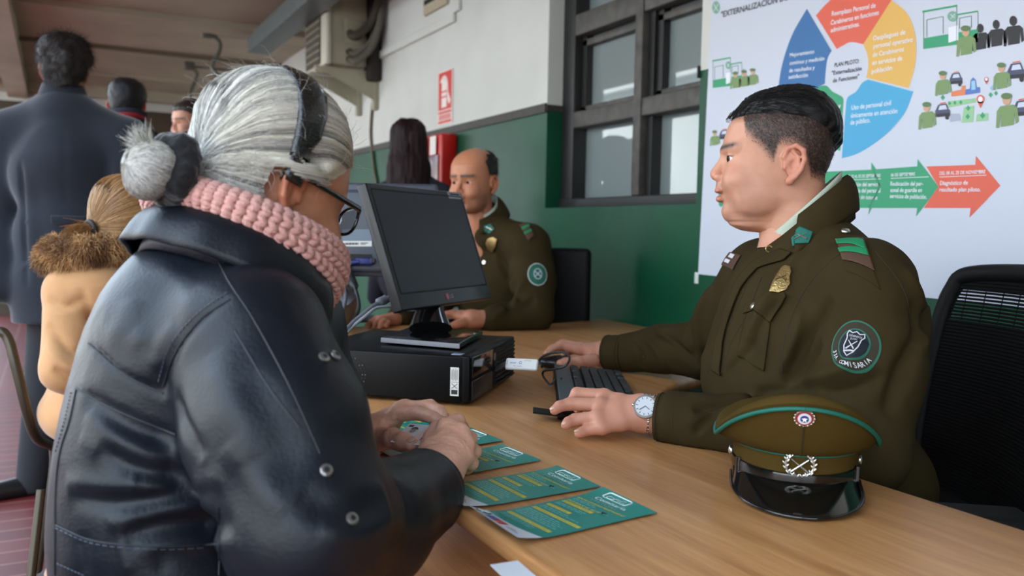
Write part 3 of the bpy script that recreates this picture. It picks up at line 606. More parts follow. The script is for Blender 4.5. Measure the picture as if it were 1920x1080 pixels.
    for u in (.012, Lk-.03): b = MB(); b.box(K(u+.01, .012, -.022), (.02, .02, .024), blk, A, bev=.003); b.build('foot', t)
    b = MB(); b.box(K(Lk-.02, -.02, -.025), (.045, .05, .003), blk, A); b.build('stand_plate', t)
    kk = mat('key_black', rgb(26, 27, 30), .4); b = MB()
    for j in range(6):
        n_ = 22 if j < 5 else 0
        for i in range(n_):
            u = .012+i*.0195+(.006 if j == 0 else 0)
            if i in (4, 8) and j < 1: continue
            b.box(K(u+.007, .047+j*.0198+(.004 if j > 0 else 0), .004), (.0165, .0165, .009), kk, A, bev=.002)
    for u, w_ in ((.03, .05), (.09, .03), (.2, .14), (.32, .05), (.38, .03), (.42, .03)): b.box(K(u, .047+5*.0198+.004, .004), (w_, .0165, .009), kk, A, bev=.002)
    b.build('keys', t)
    # ---- mouse with its cable
    t = tag(empty('computer_mouse', tuple(D(1060, 690, DZ))), 'black mouse under the right hand of the officer with the watch', 'mouse')
    mc = D(1048, 680, DZ+.019); md = unit(V(-.80, .60, 0)); b = MB(); b.ball(mc, (.056, .031, .019), mat('mouse_black', rgb(20, 20, 22), .3), 24, 12, np.array([md, np.cross(V(0, 0, 1), md), V(0, 0, 1)])); b.build('mouse_body', t)
    b = MB(); b.tube(bez([mc+md*.05, W(1016, 688, 1.87), W(1012, 674, 1.86), W(1030, 663, 1.83), W(1058, 661, 1.80), W(1068, 672, 1.78), W(1060, 686, 1.77), W(1040, 692, 1.79), W(1020, 696, 1.85), W(1019, 706, 1.85), W(1032, 721, 1.77), W(1040, 712, 1.80)], 6), .0026, cb, 8); b.build('mouse_cable', t)
# ------------------------------------------------------------------ brochures and identity card
def make_brochures():
    teal = mat('brochure_teal', rgb(18, 138, 124), .35, coat=.15); wh = mat('brochure_white', rgb(214, 218, 226), .45); ye = mat('brochure_yellow', rgb(222, 200, 60), .5); tx = mat('brochure_text', rgb(120, 190, 182), .5)
    ol = mat('brochure_outline', rgb(225, 240, 238), .5); navy = mat('brochure_navy', rgb(40, 40, 110), .5); blu = mat('flag_blue', rgb(40, 90, 180), .5); rd = mat('flag_red', rgb(205, 60, 62), .5); gn = mat('emblem_green', rgb(22, 92, 62), .5); dk = mat('brochure_dark', rgb(30, 40, 40), .6)
    specs = [(V(.452, .817, 0), V(.666, .840, 0), .016, 'nearest of the row, white end in full view'), (V(.449, .950, 0), V(.666, .963, 0), .010, 'white tip under the woman\'s cuff'), (V(.444, 1.085, 0), V(.657, 1.115, 0), .008, 'half under the woman\'s right hand'), (V(.448, 1.215, 0), V(.668, 1.25, 0), .008, 'mostly covered by both the woman\'s hands'), (V(.452, 1.375, 0), V(.662, 1.405, 0), .006, 'closest to the computer case')]
    for i, (p, q, lift, where) in enumerate(specs):
        ux = unit(q-p); uy = V(-ux[1], ux[0], 0); Lb, Wb = .215, .106
        def S(u, v, o=0):
            z = DZ+.0012+lift*max(0, 1-u/.30)**2*(.55+.45*v)+lift*.35*max(0, (u-.75)/.25)**2*v+(.0018 if i != 4 else 0)
            return p+ux*u*Lb+uy*v*Wb+V(0, 0, z+.00025*o)
        b = MB(); N1, N2 = 24, 8
        ed = lambda v: .135-.035*math.sin(v*3.1)+.03*(1-v)          # curved border of the white end
        for u0, u1, m in ((0, 1, wh),): b.grid([[S(u0+(u1-u0)*a/N1, v/N2, -1) for v in range(N2+1)] for a in range(N1+1)], navy if i < 2 else wh)
        b.grid([[S(ed(v/N2)*a/6, v/N2) for v in range(N2+1)] for a in range(7)], wh)
        b.grid([[S(ed(v/N2)+(1-ed(v/N2))*a/N1, v/N2) for v in range(N2+1)] for a in range(N1+1)], teal)
        def strip(u, v0, v1, wd, m, o=1, sl=0): b.grid([[S(u-wd/2+sl*(v-v0), v, o), S(u+wd/2+sl*(v-v0), v, o)] for v in np.linspace(v0, v1, 8)], m)
        # text runs across the brochure (v direction, read from the far long side)
        for u, v0 in ((.26, .12), (.44, .06), (.545, .5), (.66, .38)): strip(u, v0, .94, .03, ye, 1)
        rows = [(.20, .3), (.222, .28), (.244, .35), (.31, .16), (.332, .2), (.354, .15), (.376, .25), (.398, .3), (.485, .2), (.507, .45), (.60, .42), (.62, .4), (.705, .2), (.735, .5), (.755, .55)]
        for k, (u, v0) in enumerate(rows):
            v = .93
            while v > v0: w_ = RNG.uniform(.04, .11); strip(u, max(v0, v-w_), v, .0085, tx); v -= w_+.018
        def txt(t, u, v, h, w_, m, o=2):
            vs, fs = text_mesh(t, .01); wx = vs[:, 0].max(); b.add([S(u+y*h, v-x/wx*w_, o) for x, y, _ in vs], fs, m)
        txt('www.comisariavirtual.cl', .768, .95, .026, .86, ye); txt('INGRESA EL RUT', .682, .93, .018, .6, ye)
        txt('Comisaría', .845, .80, .036, .56, ol); txt('VIRTUAL', .805, .80, .030, .50, mat('virtual_text', rgb(120, 165, 160), .5))
        for k, (u, v0, t_) in enumerate(((.252, .14, 'Constancias y denuncias'), (.432, .08, 'Permisos y certificados'), (.537, .52, 'Trámites'), (.652, .40, 'Extravío de cédula'))): txt(t_, u, .92, .014, .92-v0-.03, teal)
        # outlined screen logo
        R = [(.895, .76), (.895, .34), (.985, .34), (.985, .76)]; R = [(.90+.075*x, .36+.42*y) for x, y in ((0, .08), (0, .92), (.12, 1), (.88, 1), (1, .92), (1, .08), (.88, 0), (.12, 0), (0, .08))]
        b.tube([S(u, v, 3) for u, v in R], .0009, ol, 5, flat=.4)
        b.tube([S(.92+.016*math.cos(t), .66+.06*math.sin(t), 3) for t in np.linspace(0, 6.3, 12)], .0006, ol, 5, flat=.4)
        b.tube([S(u, v, 3) for u, v in ((.915, .6), (.94, .56), (.93, .5), (.95, .44), (.92, .42), (.915, .5), (.935, .6))], .0006, ol, 5, flat=.4)
        if i < 3:
            b.poly([S(u, v, 1) for u, v in ((.025, .93), (.06, .97), (.105, .93), (.11, .82), (.07, .76), (.03, .82))], gn); b.tube([S(.04, .84, 3), S(.095, .9, 3)], .0005, ol, 5); b.tube([S(.095, .84, 3), S(.045, .92, 3)], .0005, ol, 5)
            b.grid([[S(u, v, 1) for v in (.60, .73)] for u in (.028, .09)], blu); b.grid([[S(u, v, 1) for v in (.52, .60)] for u in (.026, .09)], rd); b.grid([[S(u, v, 1) for v in (.42, .505)] for u in (.026, .09)], rd)
            b.poly([S(.078+.008*math.cos(t)*(1 if k % 2 else .4), .665+.016*math.sin(t)*(1 if k % 2 else .4), 2) for k, t in enumerate(np.linspace(0, 2*math.pi, 10, endpoint=False))], wh)
            for k in range(3): strip(.045+.012*k, .12+.05*k, .36-.02*k, .006, mat('brochure_grey', rgb(150, 155, 165), .6))
        b.tube([S(.70, .30, 3), S(.72, .27, 3), S(.715, .33, 3), S(.70, .30, 3)], .0009, dk, 5)
        tag(b.build('brochure'), 'teal brochure on the desk, '+where, 'brochure', 'teal brochures in a row on the desk')
# ------------------------------------------------------------------ peaked cap
def make_cap():
    base = V(.918, .856, DZ); fw = unit(V(*(D(1503, 975, DZ)-base)[:2], 0)); sd = V(-fw[1], fw[0], 0); sd = -sd if np.dot(sd, RIGHT) < 0 else sd
    t = tag(empty('peaked_cap', tuple(base)), 'olive green peaked uniform cap with black visor resting on the desk', 'cap')
    ol = mat('cap_olive', rgb(74, 57, 22), .85, bump=.35, bscale=700, spec=.1, var=.06); pt = mat('cap_patent', rgb(12, 12, 12), .12, coat=.6); pipe = mat('cap_piping', rgb(8, 98, 82), .6); sv = mat('cap_silver', rgb(205, 200, 190), .25, metal=.9)
    P = lambda a, r, z: base+fw*(math.cos(a)*r*1.06)+sd*(math.sin(a)*r*.97)+V(0, 0, z)
    n = 72; A = [2*math.pi*i/n for i in range(n+1)]
    def front(a): return (.5+.5*math.cos(a))
    ztop = lambda a: .072+.068*max(0, math.cos(a))**1.6+.022*max(0, -math.cos(a))
    rim = lambda a: .110+.016*max(0, math.cos(a))**2+.012*max(0, -math.cos(a))
    Bz, Br = .067, .0885
    # wool crown: side wall flares from the band to the rim, then the top
    prof = []
    for i in range(n+1):
        a = A[i]; z0 = Bz; zr = ztop(a); row = [P(a, Br-.0025, z0-.003), P(a, Br, z0)]
        for s in np.linspace(.06, 1, 12): row.append(P(a, Br+(rim(a)-Br)*(s**.62), z0+(zr-z0)*s-.006*math.sin(s*math.pi)*(1-front(a))))
        for s, dz in ((1.02, .005), (1.0, .010), (.95, .0135), (.88, .014)): row.append(P(a, rim(a)*s, zr+dz))
        zc = .104
        for s in (.7, .5, .3, .12, .01): row.append(P(a, rim(a)*s, zr*s*1.0+zc*(1-s)+.012+.004*(1-s)))
        prof.append(row)
    b = MB(); b.grid(prof, ol); b.build('crown', t)
    b = MB(); b.tube([P(a, rim(a)*1.012+.001, ztop(a)-.002) for a in A], .0030, pipe, 8); b.build('crown_piping', t)
    b = MB(); b.grid([[P(a, r, z) for r, z in ((.083, .014), (.0862, .014), (.0868, .03), (.0868, .064), (Br, .067))] for a in A], ol); b.build('band', t)
    b = MB(); b.tube([P(a, Br-.0002, .0675) for a in A], .0018, pipe, 6); b.build('band_piping', t)
    b = MB(); b.tube([P(0, Br+(rim(0)-Br)*(s**.62)+.0008, Bz+(ztop(0)-Bz)*s) for s in np.linspace(.02, .97, 12)], .0008, mat('cap_seam', rgb(50, 40, 18), .9), 5); b.build('front_seam', t)
    # visor
    va = [math.radians(x) for x in np.linspace(-82, 82, 37)]; G = []
    for a in va:
        k = max(0, math.cos(a*1.05)); L = .003+.055*k**1.9; row = []
        zv = lambda s: .034-.0305*s**1.15*(.45+.55*k)
        for s in np.linspace(0, 1, 8): row.append(P(a, .0860+L*s, zv(s)))
        row += [P(a, .0860+L*1.02, zv(1)-.0012), P(a, .0860+L*.98, zv(1)-.003)]
        for s in (.6, 0): row.append(P(a, .0860+L*s, zv(s)-.003))
        G.append(row)
    b = MB(); b.grid(G, pt); b.build('visor', t)
    b = MB(); b.tube([g[7]+V(0, 0, .0008) for g in G], .0022, pt, 8); b.build('visor_rim', t)
    b = MB(); b.grid([[P(a, r, z-.004*math.cos(a)) for r, z in ((.0865, .032), (.0895, .033), (.0902, .040), (.0895, .046), (.0865, .047))] for a in [math.radians(x) for x in np.linspace(-88, 88, 40)]], pt)
    for s in (-1, 1):
        a0 = math.radians(62*s)
        b.tube([P(a0+.03*q, .0900, .038+z) for q, z in ((0, -.010), (0, .010))], .004, pt, 8, flat=.7)
    b.build('chin_strap', t)
    for s in (-1, 1): b = MB(); a = math.radians(90*s); b.disc(P(a, .0880, .046), P(a, 1, 0)-base, .0070, sv, .002, 18, .003); b.build('strap_button', t)
    # wreath badge with crossed rifles
    o = P(0, .0872, .0545)+fw*.0012; b = MB(); X = lambda u, v: o+sd*u+V(0, 0, v)+fw*.0012
    for s in (-1, 1):
        pts = [X(s*.004, -.0125), X(s*.013, -.009), X(s*.0175, 0), X(s*.016, .009), X(s*.012, .0135)]; b.tube(bez(pts, 4), .0016, sv, 6)
        for i, q in enumerate(bez(pts, 3)): b.ball(q+sd*s*.0022*(1 if i % 2 else -1)+fw*.0006, (.0016, .0034, .0014), sv, 8, 6, np.array([sd, unit(V(0, 0, 1)+sd*s*.6*(1 if i % 2 else -1)), fw]))
        b.tube([X(-s*.011, -.008)+fw*.001, X(s*.011, .009)+fw*.001], [.0014, .0008], sv, 6)
    b.build('wreath_badge', t)
    # round cockade
    rc = Br+(rim(0)-Br)*(.8**.62); o = P(0, rc, Bz+(ztop(0)-Bz)*.80); nn = unit(fw*.9-V(0, 0, .42)); b = MB(); b.disc(o, nn, .0128, sv, .0016, 28); b.disc(o+nn*.0014, nn, .0105, mat('cockade_red', rgb(150, 30, 50), .4), .0008, 24); b.disc(o+nn*.002, nn, .0083, mat('cockade_white', rgb(225, 225, 228), .4), .0008, 24); b.disc(o+nn*.0026, nn, .0052, mat('cockade_blue', rgb(40, 60, 140), .4), .0008, 20)
    u2 = unit(np.cross(sd, nn)); b.poly([o+nn*.0042+(sd*math.sin(q)+V(0, 0, 1)*math.cos(q))*(.0042 if k % 2 == 0 else .0017) for k, q in enumerate(np.linspace(0, 2*math.pi, 10, endpoint=False))], mat('cockade_white', (.7, .7, .7)))
    for k in range(16): q = 2*math.pi*k/16; b.ball(o+nn*.0012+(sd*math.cos(q)+np.cross(nn, sd)*math.sin(q))*.0122, .0014, sv, 6, 4)
    b.build('cockade', t)
# ------------------------------------------------------------------ poster
def make_poster():
    X = WX-.006; col = lambda n, *c: mat('print_'+n, rgb(*c), .55)
    sh = mat('poster_paper', rgb(200, 207, 222), .5, bump=.1, bscale=6); tl, tr, br, bl = XW(1336, -8, X), XW(1990, -190, X), XW(1980, 590, X), XW(1309, 514, X)
    tl = XW(1338, -60, X); tr = V(X, .92, tl[2]); br = V(X, .92, float(XW(1770, 565, X)[2])-.003)
    b = MB(); P = [tl, tr, br, bl]; b.add(P+[p+V(.0052, 0, 0) for p in P], [[0, 1, 2, 3], [7, 6, 5, 4], [0, 4, 5, 1], [1, 5, 6, 2], [2, 6, 7, 3], [3, 7, 4, 0]], sh)
    lay_ = [0]
    def pt(x, y, o=1): return XW(x, y, X)-V(.0004+.0003*o, 0, 0)
    def pl(pts, m, o=1): b.poly([pt(x, y, o) for x, y in pts], m)
    def smooth(pts, n=6): return [(p[0], p[1]) for p in bez([(x, y, 0) for x, y in pts], n)]
    def txt(t, x0, y0, x1, y1, cap, m, o=3, bold=.012):
        a, c = pt(x0, y0, o), pt(x1, y1, o); u = unit(c-a); v = np.cross(u, V(-1, 0, 0)); v = v if v[2] > 0 else -v
        h = abs((pt(x0, y0-cap, o)-a)[2]); put_text(b, t, a, u, v, m, width=float(np.linalg.norm(c-a)), h=h, bold=bold)
    red, yel, cy, gr, bl_ = col('red', 222, 98, 76), col('yellow', 224, 178, 92), col('cyan', 70, 166, 212), col('green', 50, 156, 112), col('blue', 52, 110, 168); wt = col('white_text', 228, 234, 244); dk = col('dark_text', 60, 62, 72)
    pl(smooth([(1500, 170.5), (1487, 172), (1463, 168), (1462.5, 143), (1472, 102), (1488, 60), (1513, 16.5)])[7:]+smooth([(1513, 16.5), (1559.4, 95)], 2)+smooth([(1559.4, 95), (1551.5, 111), (1548, 136.6), (1546.7, 157)])+[(1518, 171)], bl_)
    pl(smooth([(1530, 29), (1551, 6), (1580, -16), (1625, -22), (1672, 0)])+[(1619, 83)]+smooth([(1619, 83), (1596, 79), (1580, 86), (1569, 92)]), red)
    pl(smooth([(1672, 0), (1701, 25), (1715, 60), (1718, 92), (1715, 127), (1704, 165)])+smooth([(1704, 165), (1624.5, 146)], 2)+smooth([(1624.5, 146), (1628, 127), (1627, 105), (1619, 83)]), yel)
    pl(smooth([(1713, 171.6), (1697.6, 210), (1669, 245), (1634, 273), (1605.5, 289), (1578.5, 297)])+smooth([(1587, 190), (1591, 181), (1605.5, 171.5), (1616.6, 155.7), (1628, 149)]), cy)
    pl(smooth([(1518, 170), (1546.7, 160), (1561, 171.6), (1578.5, 181), (1582, 188)])+[(1576, 283)]+smooth([(1576, 283), (1540, 272), (1500, 245), (1470, 205)]), gr)
    for t, x0, y0, x1, y1 in (('Reemplazo Personal de', 1560, 30, 1642, 14), ('Carabineros en funciones', 1558, 47, 1648, 27.5), ('administrativas.', 1558, 61, 1612, 49)): txt(t, x0, y0, x1, y1, 9, wt)
    for t, x0, y0, x1, y1 in (('Despliegues de', 1638, 76, 1698, 64), ('personal operativo', 1638, 91, 1712, 78), ('de Carabineros', 1637, 107, 1695, 96), ('en servicios de', 1636, 122, 1692, 113), ('población', 1635, 138, 1673, 131)): txt(t, x0, y0, x1, y1, 9, wt)
    for t, x0, y0, x1, y1 in (('Mejoramiento', 1481, 107, 1527, 100), ('continuo y medición', 1481, 122, 1546, 113), ('de resultados y', 1480, 136, 1528, 130), ('satisfacción', 1479, 148, 1515, 144)): txt(t, x0, y0, x1, y1, 7.5, wt)
    for t, x0, y0, x1, y1 in (('Uso de personal civil', 1597, 206, 1671, 197), ('únicamente en atención', 1596, 221, 1683, 212), ('de público.', 1595, 234, 1632, 229)): txt(t, x0, y0, x1, y1, 9, wt)
    for t, x0, y0, x1, y1 in (('Convenio mesas y', 1500, 206, 1577, 202), ('la seguridad de', 1500, 221, 1578, 216)): txt(t, x0, y0, x1, y1, 8, wt)
    for t, x0, y0, x1, y1 in (('PLAN PILOTO:', 1565, 126, 1611, 118), ('"Externalización', 1560, 141, 1616, 132), ('de Funciones"', 1562, 155, 1611, 147)): txt(t, x0, y0, x1, y1, 8, dk)
    txt('"EXTERNALIZACIÓN DE FUNCIONES"', 1352, 33, 1560, -22, 11, dk, bold=.02)
    # arrows of the time line
    pl([(1420, 326), (1545, 322), (1634, 318), (1634, 304), (1660, 342), (1628, 404), (1630, 390), (1400, 390)], gr); pl([(1640, 317.5), (1720, 312), (1721, 298), (1760, 350), (1718, 406), (1720, 390), (1630, 390), (1652, 350)], gr, 2); pl([(1640, 317.5), (1652, 350), (1632, 390), (1628, 390), (1648, 350), (1637, 318)], col('green_dark', 44, 140, 100), 3)
    pl([(1737, 312), (1829, 309), (1830, 292), (1876, 348), (1818, 408), (1820, 390), (1732, 390), (1760, 350)], red)
    pl(smooth([(1347, 348), (1350, 346), (1356, 350), (1358, 380), (1352, 388), (1348, 384)], 3), gr)
    for t, x0, y0, x1, y1, c in (('DEL 02 AL 05 DE SEPTIEMBRE', 1587, 334, 1651, 332, 6), ('06 DE SEPTIEMBRE', 1671, 331, 1716, 329, 6), ('DEL 08 AL 25 DE NOVIEMBRE', 1762, 328, 1848, 325, 6.5)): txt(t, x0, y0, x1, y1, c, wt)
    for x0, y0, x1, y1 in ((1587, 337, 1652, 335), (1671, 334, 1742, 331), (1762, 331.5, 1850, 328)): pl([(x0, y0), (x1, y1), (x1, y1+1), (x0, y0+1)], wt, 3)
    for L_ in ((('Realización del servicio', 1585, 350, 1650, 349), ('de guardia del personal', 1585, 361, 1651, 361), ('contratado sin tutores', 1582, 372, 1645, 374)), (('Reubicación del per-', 1670, 348, 1731, 348), ('sonal de guardia en', 1670, 360, 1729, 360), ('servicios de población.', 1669, 371, 1738, 373)), (('Diagnóstico de', 1763, 347, 1815, 346), ('resultado plan piloto.', 1762, 359, 1839, 359))):
        for t, x0, y0, x1, y1 in L_: txt(t, x0, y0, x1, y1, 8, wt)
    # little pictures: stations, officers, cars, map
    og, sk, cg, bk, ln = col('olive', 120, 148, 96), col('skin', 205, 160, 132), col('cap', 92, 120, 78), col('black', 34, 34, 40), col('line', 120, 150, 130); ngy, lgr, orr, bl2, mint = col('car', 70, 76, 104), col('lightgreen', 150, 196, 150), col('orange', 222, 130, 90), col('mapblue', 84, 120, 190), col('mint', 120, 170, 150)
    def ell(cx, cy, rx, ry, m, o, n=16): pl([(cx+rx*math.cos(2*math.pi*k/n), cy+ry*math.sin(2*math.pi*k/n)) for k in range(n)], m, o)
    def man(cx, cy, s, m, hat=True, o=3):                            # cx,cy shoulder centre, s width
        h = s*.95; k = -.16
        pl([(cx-s*.5, cy+h+.05*s), (cx-s*.46, cy+.25*s), (cx-s*.3, cy+.03*s), (cx+s*.28, cy+s*.28*k), (cx+s*.46, cy+.1*s), (cx+s*.52, cy+h*.75), (cx+s*.38, cy+h*.85), (cx+s*.33, cy+h*.3), (cx+s*.3, cy+h*.9), (cx-s*.28, cy+h*1.0), (cx-s*.28, cy+.4*h), (cx-s*.36, cy+h+.05*s)], m, o)
        ell(cx-.02*s, cy-.26*s, s*.19, s*.25, sk if hat else m, o+1)
        if hat: ell(cx-.02*s, cy-.42*s, s*.25, s*.15, cg, o+2)
    def car(x, y, s, o=2):
        pl([(x, y), (x+.2*s, y-.42*s), (x+.75*s, y-.5*s), (x+.9*s, y-.12*s), (x+1.0*s, y-.05*s), (x+.98*s, y+.32*s), (x, y+.4*s)], ngy, o); pl([(x+.22*s, y-.06*s), (x+.3*s, y-.34*s), (x+.7*s, y-.4*s), (x+.8*s, y-.12*s)], col('glass', 200, 210, 230), o+1); pl([(x+.1*s, y+.2*s), (x+1.0*s, y+.12*s), (x+1.0*s, y+.34*s), (x+.1*s, y+.42*s)], bk, o+1); ell(x+.8*s, y+.42*s, .13*s, .17*s, bk, o+2); pl([(x+.3*s, y-.52*s), (x+.7*s, y-.6*s), (x+.7*s, y-.52*s), (x+.3*s, y-.45*s)], red, o+1)
    def station(x, y, w, h, k=-.16):
        f = lambda u, v: (x+u*w, y+v*h+u*w*k)
        pl([f(0, .72), f(1, .66), f(1, 1), f(0, 1)], gr, 2); pl([f(-.02, .0), f(.62, -.04), f(.62, .01), f(-.02, .05)], gr, 2); pl([f(.6, .2), f(1.0, .18), f(1.0, .22), f(.6, .24)], gr, 2)
        for q in (((0, .05), (0, 1)), ((.61, .0), (.61, .9)), ((1, .2), (1, .9)), ((.06, .25), (.36, .22)), ((.06, .25), (.06, .7)), ((.36, .22), (.36, .66)), ((.66, .32), (.88, .3)), ((.66, .32), (.66, .6)), ((.88, .3), (.88, .6))): a, c = f(*q[0]), f(*q[1]); b.tube([pt(*a, 2), pt(*c, 2)], .0009, ln, 4)
        pl([f(.46, .52), f(.64, .5), f(.64, .88), f(.46, .92)], wt, 3); ell(*f(.54, .25), w*.1, h*.14, mint, 3); b.tube([pt(*f(.5, .19), 4), pt(*f(.58, .31), 4)], .001, wt, 4); b.tube([pt(*f(.58, .19), 4), pt(*f(.5, .31), 4)], .001, wt, 4)
    station(1732, 20, 102, 72, -.13); man(1812, 69, 37, og)
    for cx, cy, s in ((1839, 62, 34), (1869, 55, 35), (1901, 49, 38)): man(cx, cy, s, bk, False, 2)
    station(1337, 113, 54, 52, -.12)
    for k in range(3): man(1380+16*k, 146-3*k, 21, og)
    man(1341, 255, 19, og); car(1349, 253, 20); man(1425, 240, 18, og)
    ell(1343, 14, 7.5, 12, mint, 2); b.tube([pt(1339, 8, 4), pt(1347, 21, 4)], .0012, wt, 4); b.tube([pt(1347, 8, 4), pt(1339, 21, 4)], .0012, wt, 4)
    car(1781, 148, 24); man(1769, 150, 30, og, o=4); car(1889, 134, 34); man(1879, 136, 33, og, o=4); car(1754, 208, 28); man(1739, 210, 33, og, o=4); car(1900, 204, 34); man(1889, 198, 42, og, o=4)
    pl([(1784, 172), (1784, 181), (1811, 178), (1811, 160), (1804, 161), (1803, 168)], orr, 2); pl([(1810, 178), (1838, 174), (1838, 163), (1832, 164), (1830, 150), (1825, 145), (1820, 151), (1819, 166), (1811, 168)], bl2, 3); pl([(1822, 152), (1829, 151), (1830, 168), (1822, 169)], col('sky', 150, 200, 226), 4)
    pl([(1777, 190), (1830, 184), (1830, 192), (1779, 202)], lgr, 2); pl([(1808, 201), (1827, 198), (1825, 229), (1803, 230)], lgr, 2); pl([(1832, 214), (1853, 212), (1853, 226), (1830, 228)], lgr, 2); pl([(1856, 165), (1870, 152), (1874, 160), (1860, 170)], col('lake', 140, 190, 220), 2); pl([(1782, 213), (1800, 213), (1802, 226), (1782, 229)], col('van', 170, 176, 196), 2)
    for x, y, r in ((1781, 194, 3), (1791, 193, 3.2), (1802, 192, 3.2), (1816, 203, 4.2), (1815, 219, 4.2), (1843, 217, 5), (1858, 178, 4), (1868, 175, 3.6), (1768, 183, 4)): pl([(x, y-r*1.4), (x+r, y), (x, y+r*1.2), (x-r, y)], gr, 3)
    for x, y, r in ((1839, 186, 7.5), (1850, 149, 4.2)): ell(x, y, r, r*1.1, red, 3); pl([(x-r*.8, y+r*.6), (x+r*.8, y+r*.6), (x, y+r*2.3)], red, 3); ell(x, y, r*.6, r*.7, wt, 4)
    tag(b.build('poster'), 'large white poster with coloured ring chart and arrows on the wall behind the officer', 'poster')
    # tape at the lower corner
    b = MB(); b.box(XW(1306, 521, WX-.001), (.0015, .02, .04), mat('tape_white', rgb(205, 215, 212), .4)); tag(b.build('tape_piece'), 'scrap of white tape below the lower corner of the poster', 'tape')
# ------------------------------------------------------------------ chairs
def make_chairs():
    bk = mat('chair_black', rgb(8, 8, 9), .6, spec=.25); me_ = mat('chair_mesh', rgb(8, 8, 9), .8, spec=.2)
    t = tag(empty('office_chair', (1.47, 1.02, 0)), 'black mesh-backed office chair behind the officer with the watch', 'office chair')
    F = unit(V(-.80, .60, 0)); S = V(-F[1], F[0], 0); S = S if S @ V(-.6, -.8, 0) > 0 else -S; o = V(1.40, 1.05, 0); up = V(0, 0, 1)
    b = MB(); b.box(o+up*.42+F*.06, (.48, .5, .09), bk, np.array([F, S, up]), bev=.03); b.build('seat', t)
    bc = W(1905, 712, 1.72); bn = unit(V(-.86, .50, 0)); bs = V(-bn[1], bn[0], 0); tilt = .16; bu = unit(up*math.cos(tilt)-bn*math.sin(tilt))
    # backrest outline with rounded top corners, curved a little round the back
    def bp(u, v, w=0): return bc+bs*u+bu*v+bn*(w+.9*u*u)
    out = [(-.235, -.28), (-.25, -.1), (-.25, .08), (-.235, .17), (-.195, .205), (0, .215), (.195, .205), (.235, .17), (.25, .08), (.25, -.1), (.235, -.28), (0, -.30)]
    ring = bez([(x, y, 0) for x, y in out+out[:1]], 6)
    b = MB(); b.tube([bp(x, y) for x, y, _ in ring], .020, bk, 10, flat=.8); b.build('back_frame', t)
    b = MB()
    for k in range(64):
        v = -.28+.485*k/63; wv = .24-.02*max(0, (abs(v-.0)-.1)/.2)-(.05*max(0, (v-.16)/.05)**2 if v > .16 else 0)
        b.tube([bp(u, v) for u in np.linspace(-wv, wv, 15)], .0028 if .10 < v < .17 else .0044, me_, 5)
    for u in np.linspace(-.2, .2, 9): b.tube([bp(u, v, -.002) for v in np.linspace(-.28, .2, 10)], .0014, me_, 4)
    tag(b.build('back_mesh', t), 'see-through black mesh')
    for s in (-1, 1):
        b = MB(); ap = o+S*s*.29+F*.02; b.box(ap+up*.66, (.26, .08, .035), bk, np.array([F, S, up]), bev=.014); b.build('armrest', t)
        b = MB(); b.tube([ap+up*.65, ap+up*.55, ap-S*s*.06+up*.45], .022, bk, 10); b.build('armrest_post', t)
    b = MB(); b.tube([o+up*.37, o+up*.1], .03, bk, 14); b.build('column', t)
    b = MB(); b.tube([o-F*.15+up*.40, bc-bn*.02-bu*.28], .025, bk, 10); b.build('back_bracket', t)
    for k in range(5):
        q = 2*math.pi*k/5+.3; e = o+V(math.cos(q), math.sin(q), 0)*.28; b = MB(); b.tube([o+up*.11, e+up*.07], [.028, .018], bk, 10); b.build('base_arm', t)
        b = MB(); b.ball(e+up*.028, (.026, .026, .028), bk, 14, 10); b.build('caster', t)
    # chair of the balding officer
    t = tag(empty('office_chair', (1.66, 3.25, 0)), 'black chair back just showing behind the balding officer', 'office chair')
    c = W(1012, 560, 3.5); n2 = unit(V(-.7, -.71, 0)); s2 = V(-n2[1], n2[0], 0); b = MB(); b.box(c, (.05, .42, .42), bk, np.array([n2, s2, up]), bev=.022); b.build('backrest', t)
    g = V(c[0], c[1], 0)+n2*.25; b = MB(); b.box(g+up*.46, (.46, .46, .08), bk, np.array([n2, s2, up]), bev=.03); b.build('seat', t)
    b = MB(); b.tube([c-n2*.02-up*.2, g-n2*.1+up*.43], .022, bk, 8); b.build('back_bracket', t)
    b = MB(); b.tube([g+up*.42, g+up*.08], .03, bk, 12); b.build('column', t)
    for k in range(5): q = 2*math.pi*k/5; b = MB(); b.tube([g+up*.1, g+V(math.cos(q)*.27, math.sin(q)*.27, .025)], [.028, .022], bk, 8); b.build('base_arm', t)
# ------------------------------------------------------------------ heads, hands, cloth
SKIN_M = lambda: mat('skin', (.6, .35, .25), .48, attr=True, bump=.12, bscale=900, var=.05, vscale=60, sss=.12, spec=.4)
def ss(a, b, x): t = np.clip((x-a)/(b-a), 0, 1); return t*t*(3-2*t)
HEAD_T = [(-104, 98, 42, 26), (-100, 106, 30, 36), (-84, 114, 10, 50), (-60, 118, -22, 61), (-30, 122, -56, 68), (0, 119, -72, 72), (25, 119, -80, 74), (50, 122, -84, 76), (80, 113, -83, 77), (100, 99, -78, 72), (115, 82, -68, 64), (128, 60, -52, 50), (137, 36, -32, 33), (142, 14, -10, 14), (143.5, 5, -2, 5)]
def slices(T, grow=0):
    T = np.array(T, float)*.001; zc = T[:, 0].copy(); g = grow
    z = np.where(zc > 0, zc*(1+g/.14), zc)
    f, b, w = T[:, 1]+g, T[:, 2]-g, T[:, 3]+g
    def fn(X, Y, Z):
        F = np.interp(Z, z, f); B = np.interp(Z, z, b); Wd = np.interp(Z, z, w); cx = (F+B)/2; lx = (F-B)/2
        p = 2.35; r = (np.abs((X-cx)/lx)**p+np.abs(Y/Wd)**p+1e-9)**(1/p)
        d = (r-1)*np.minimum(lx, Wd)*.85
        return np.maximum(d, np.maximum(Z-z[-1], z[0]-Z))
    return fn
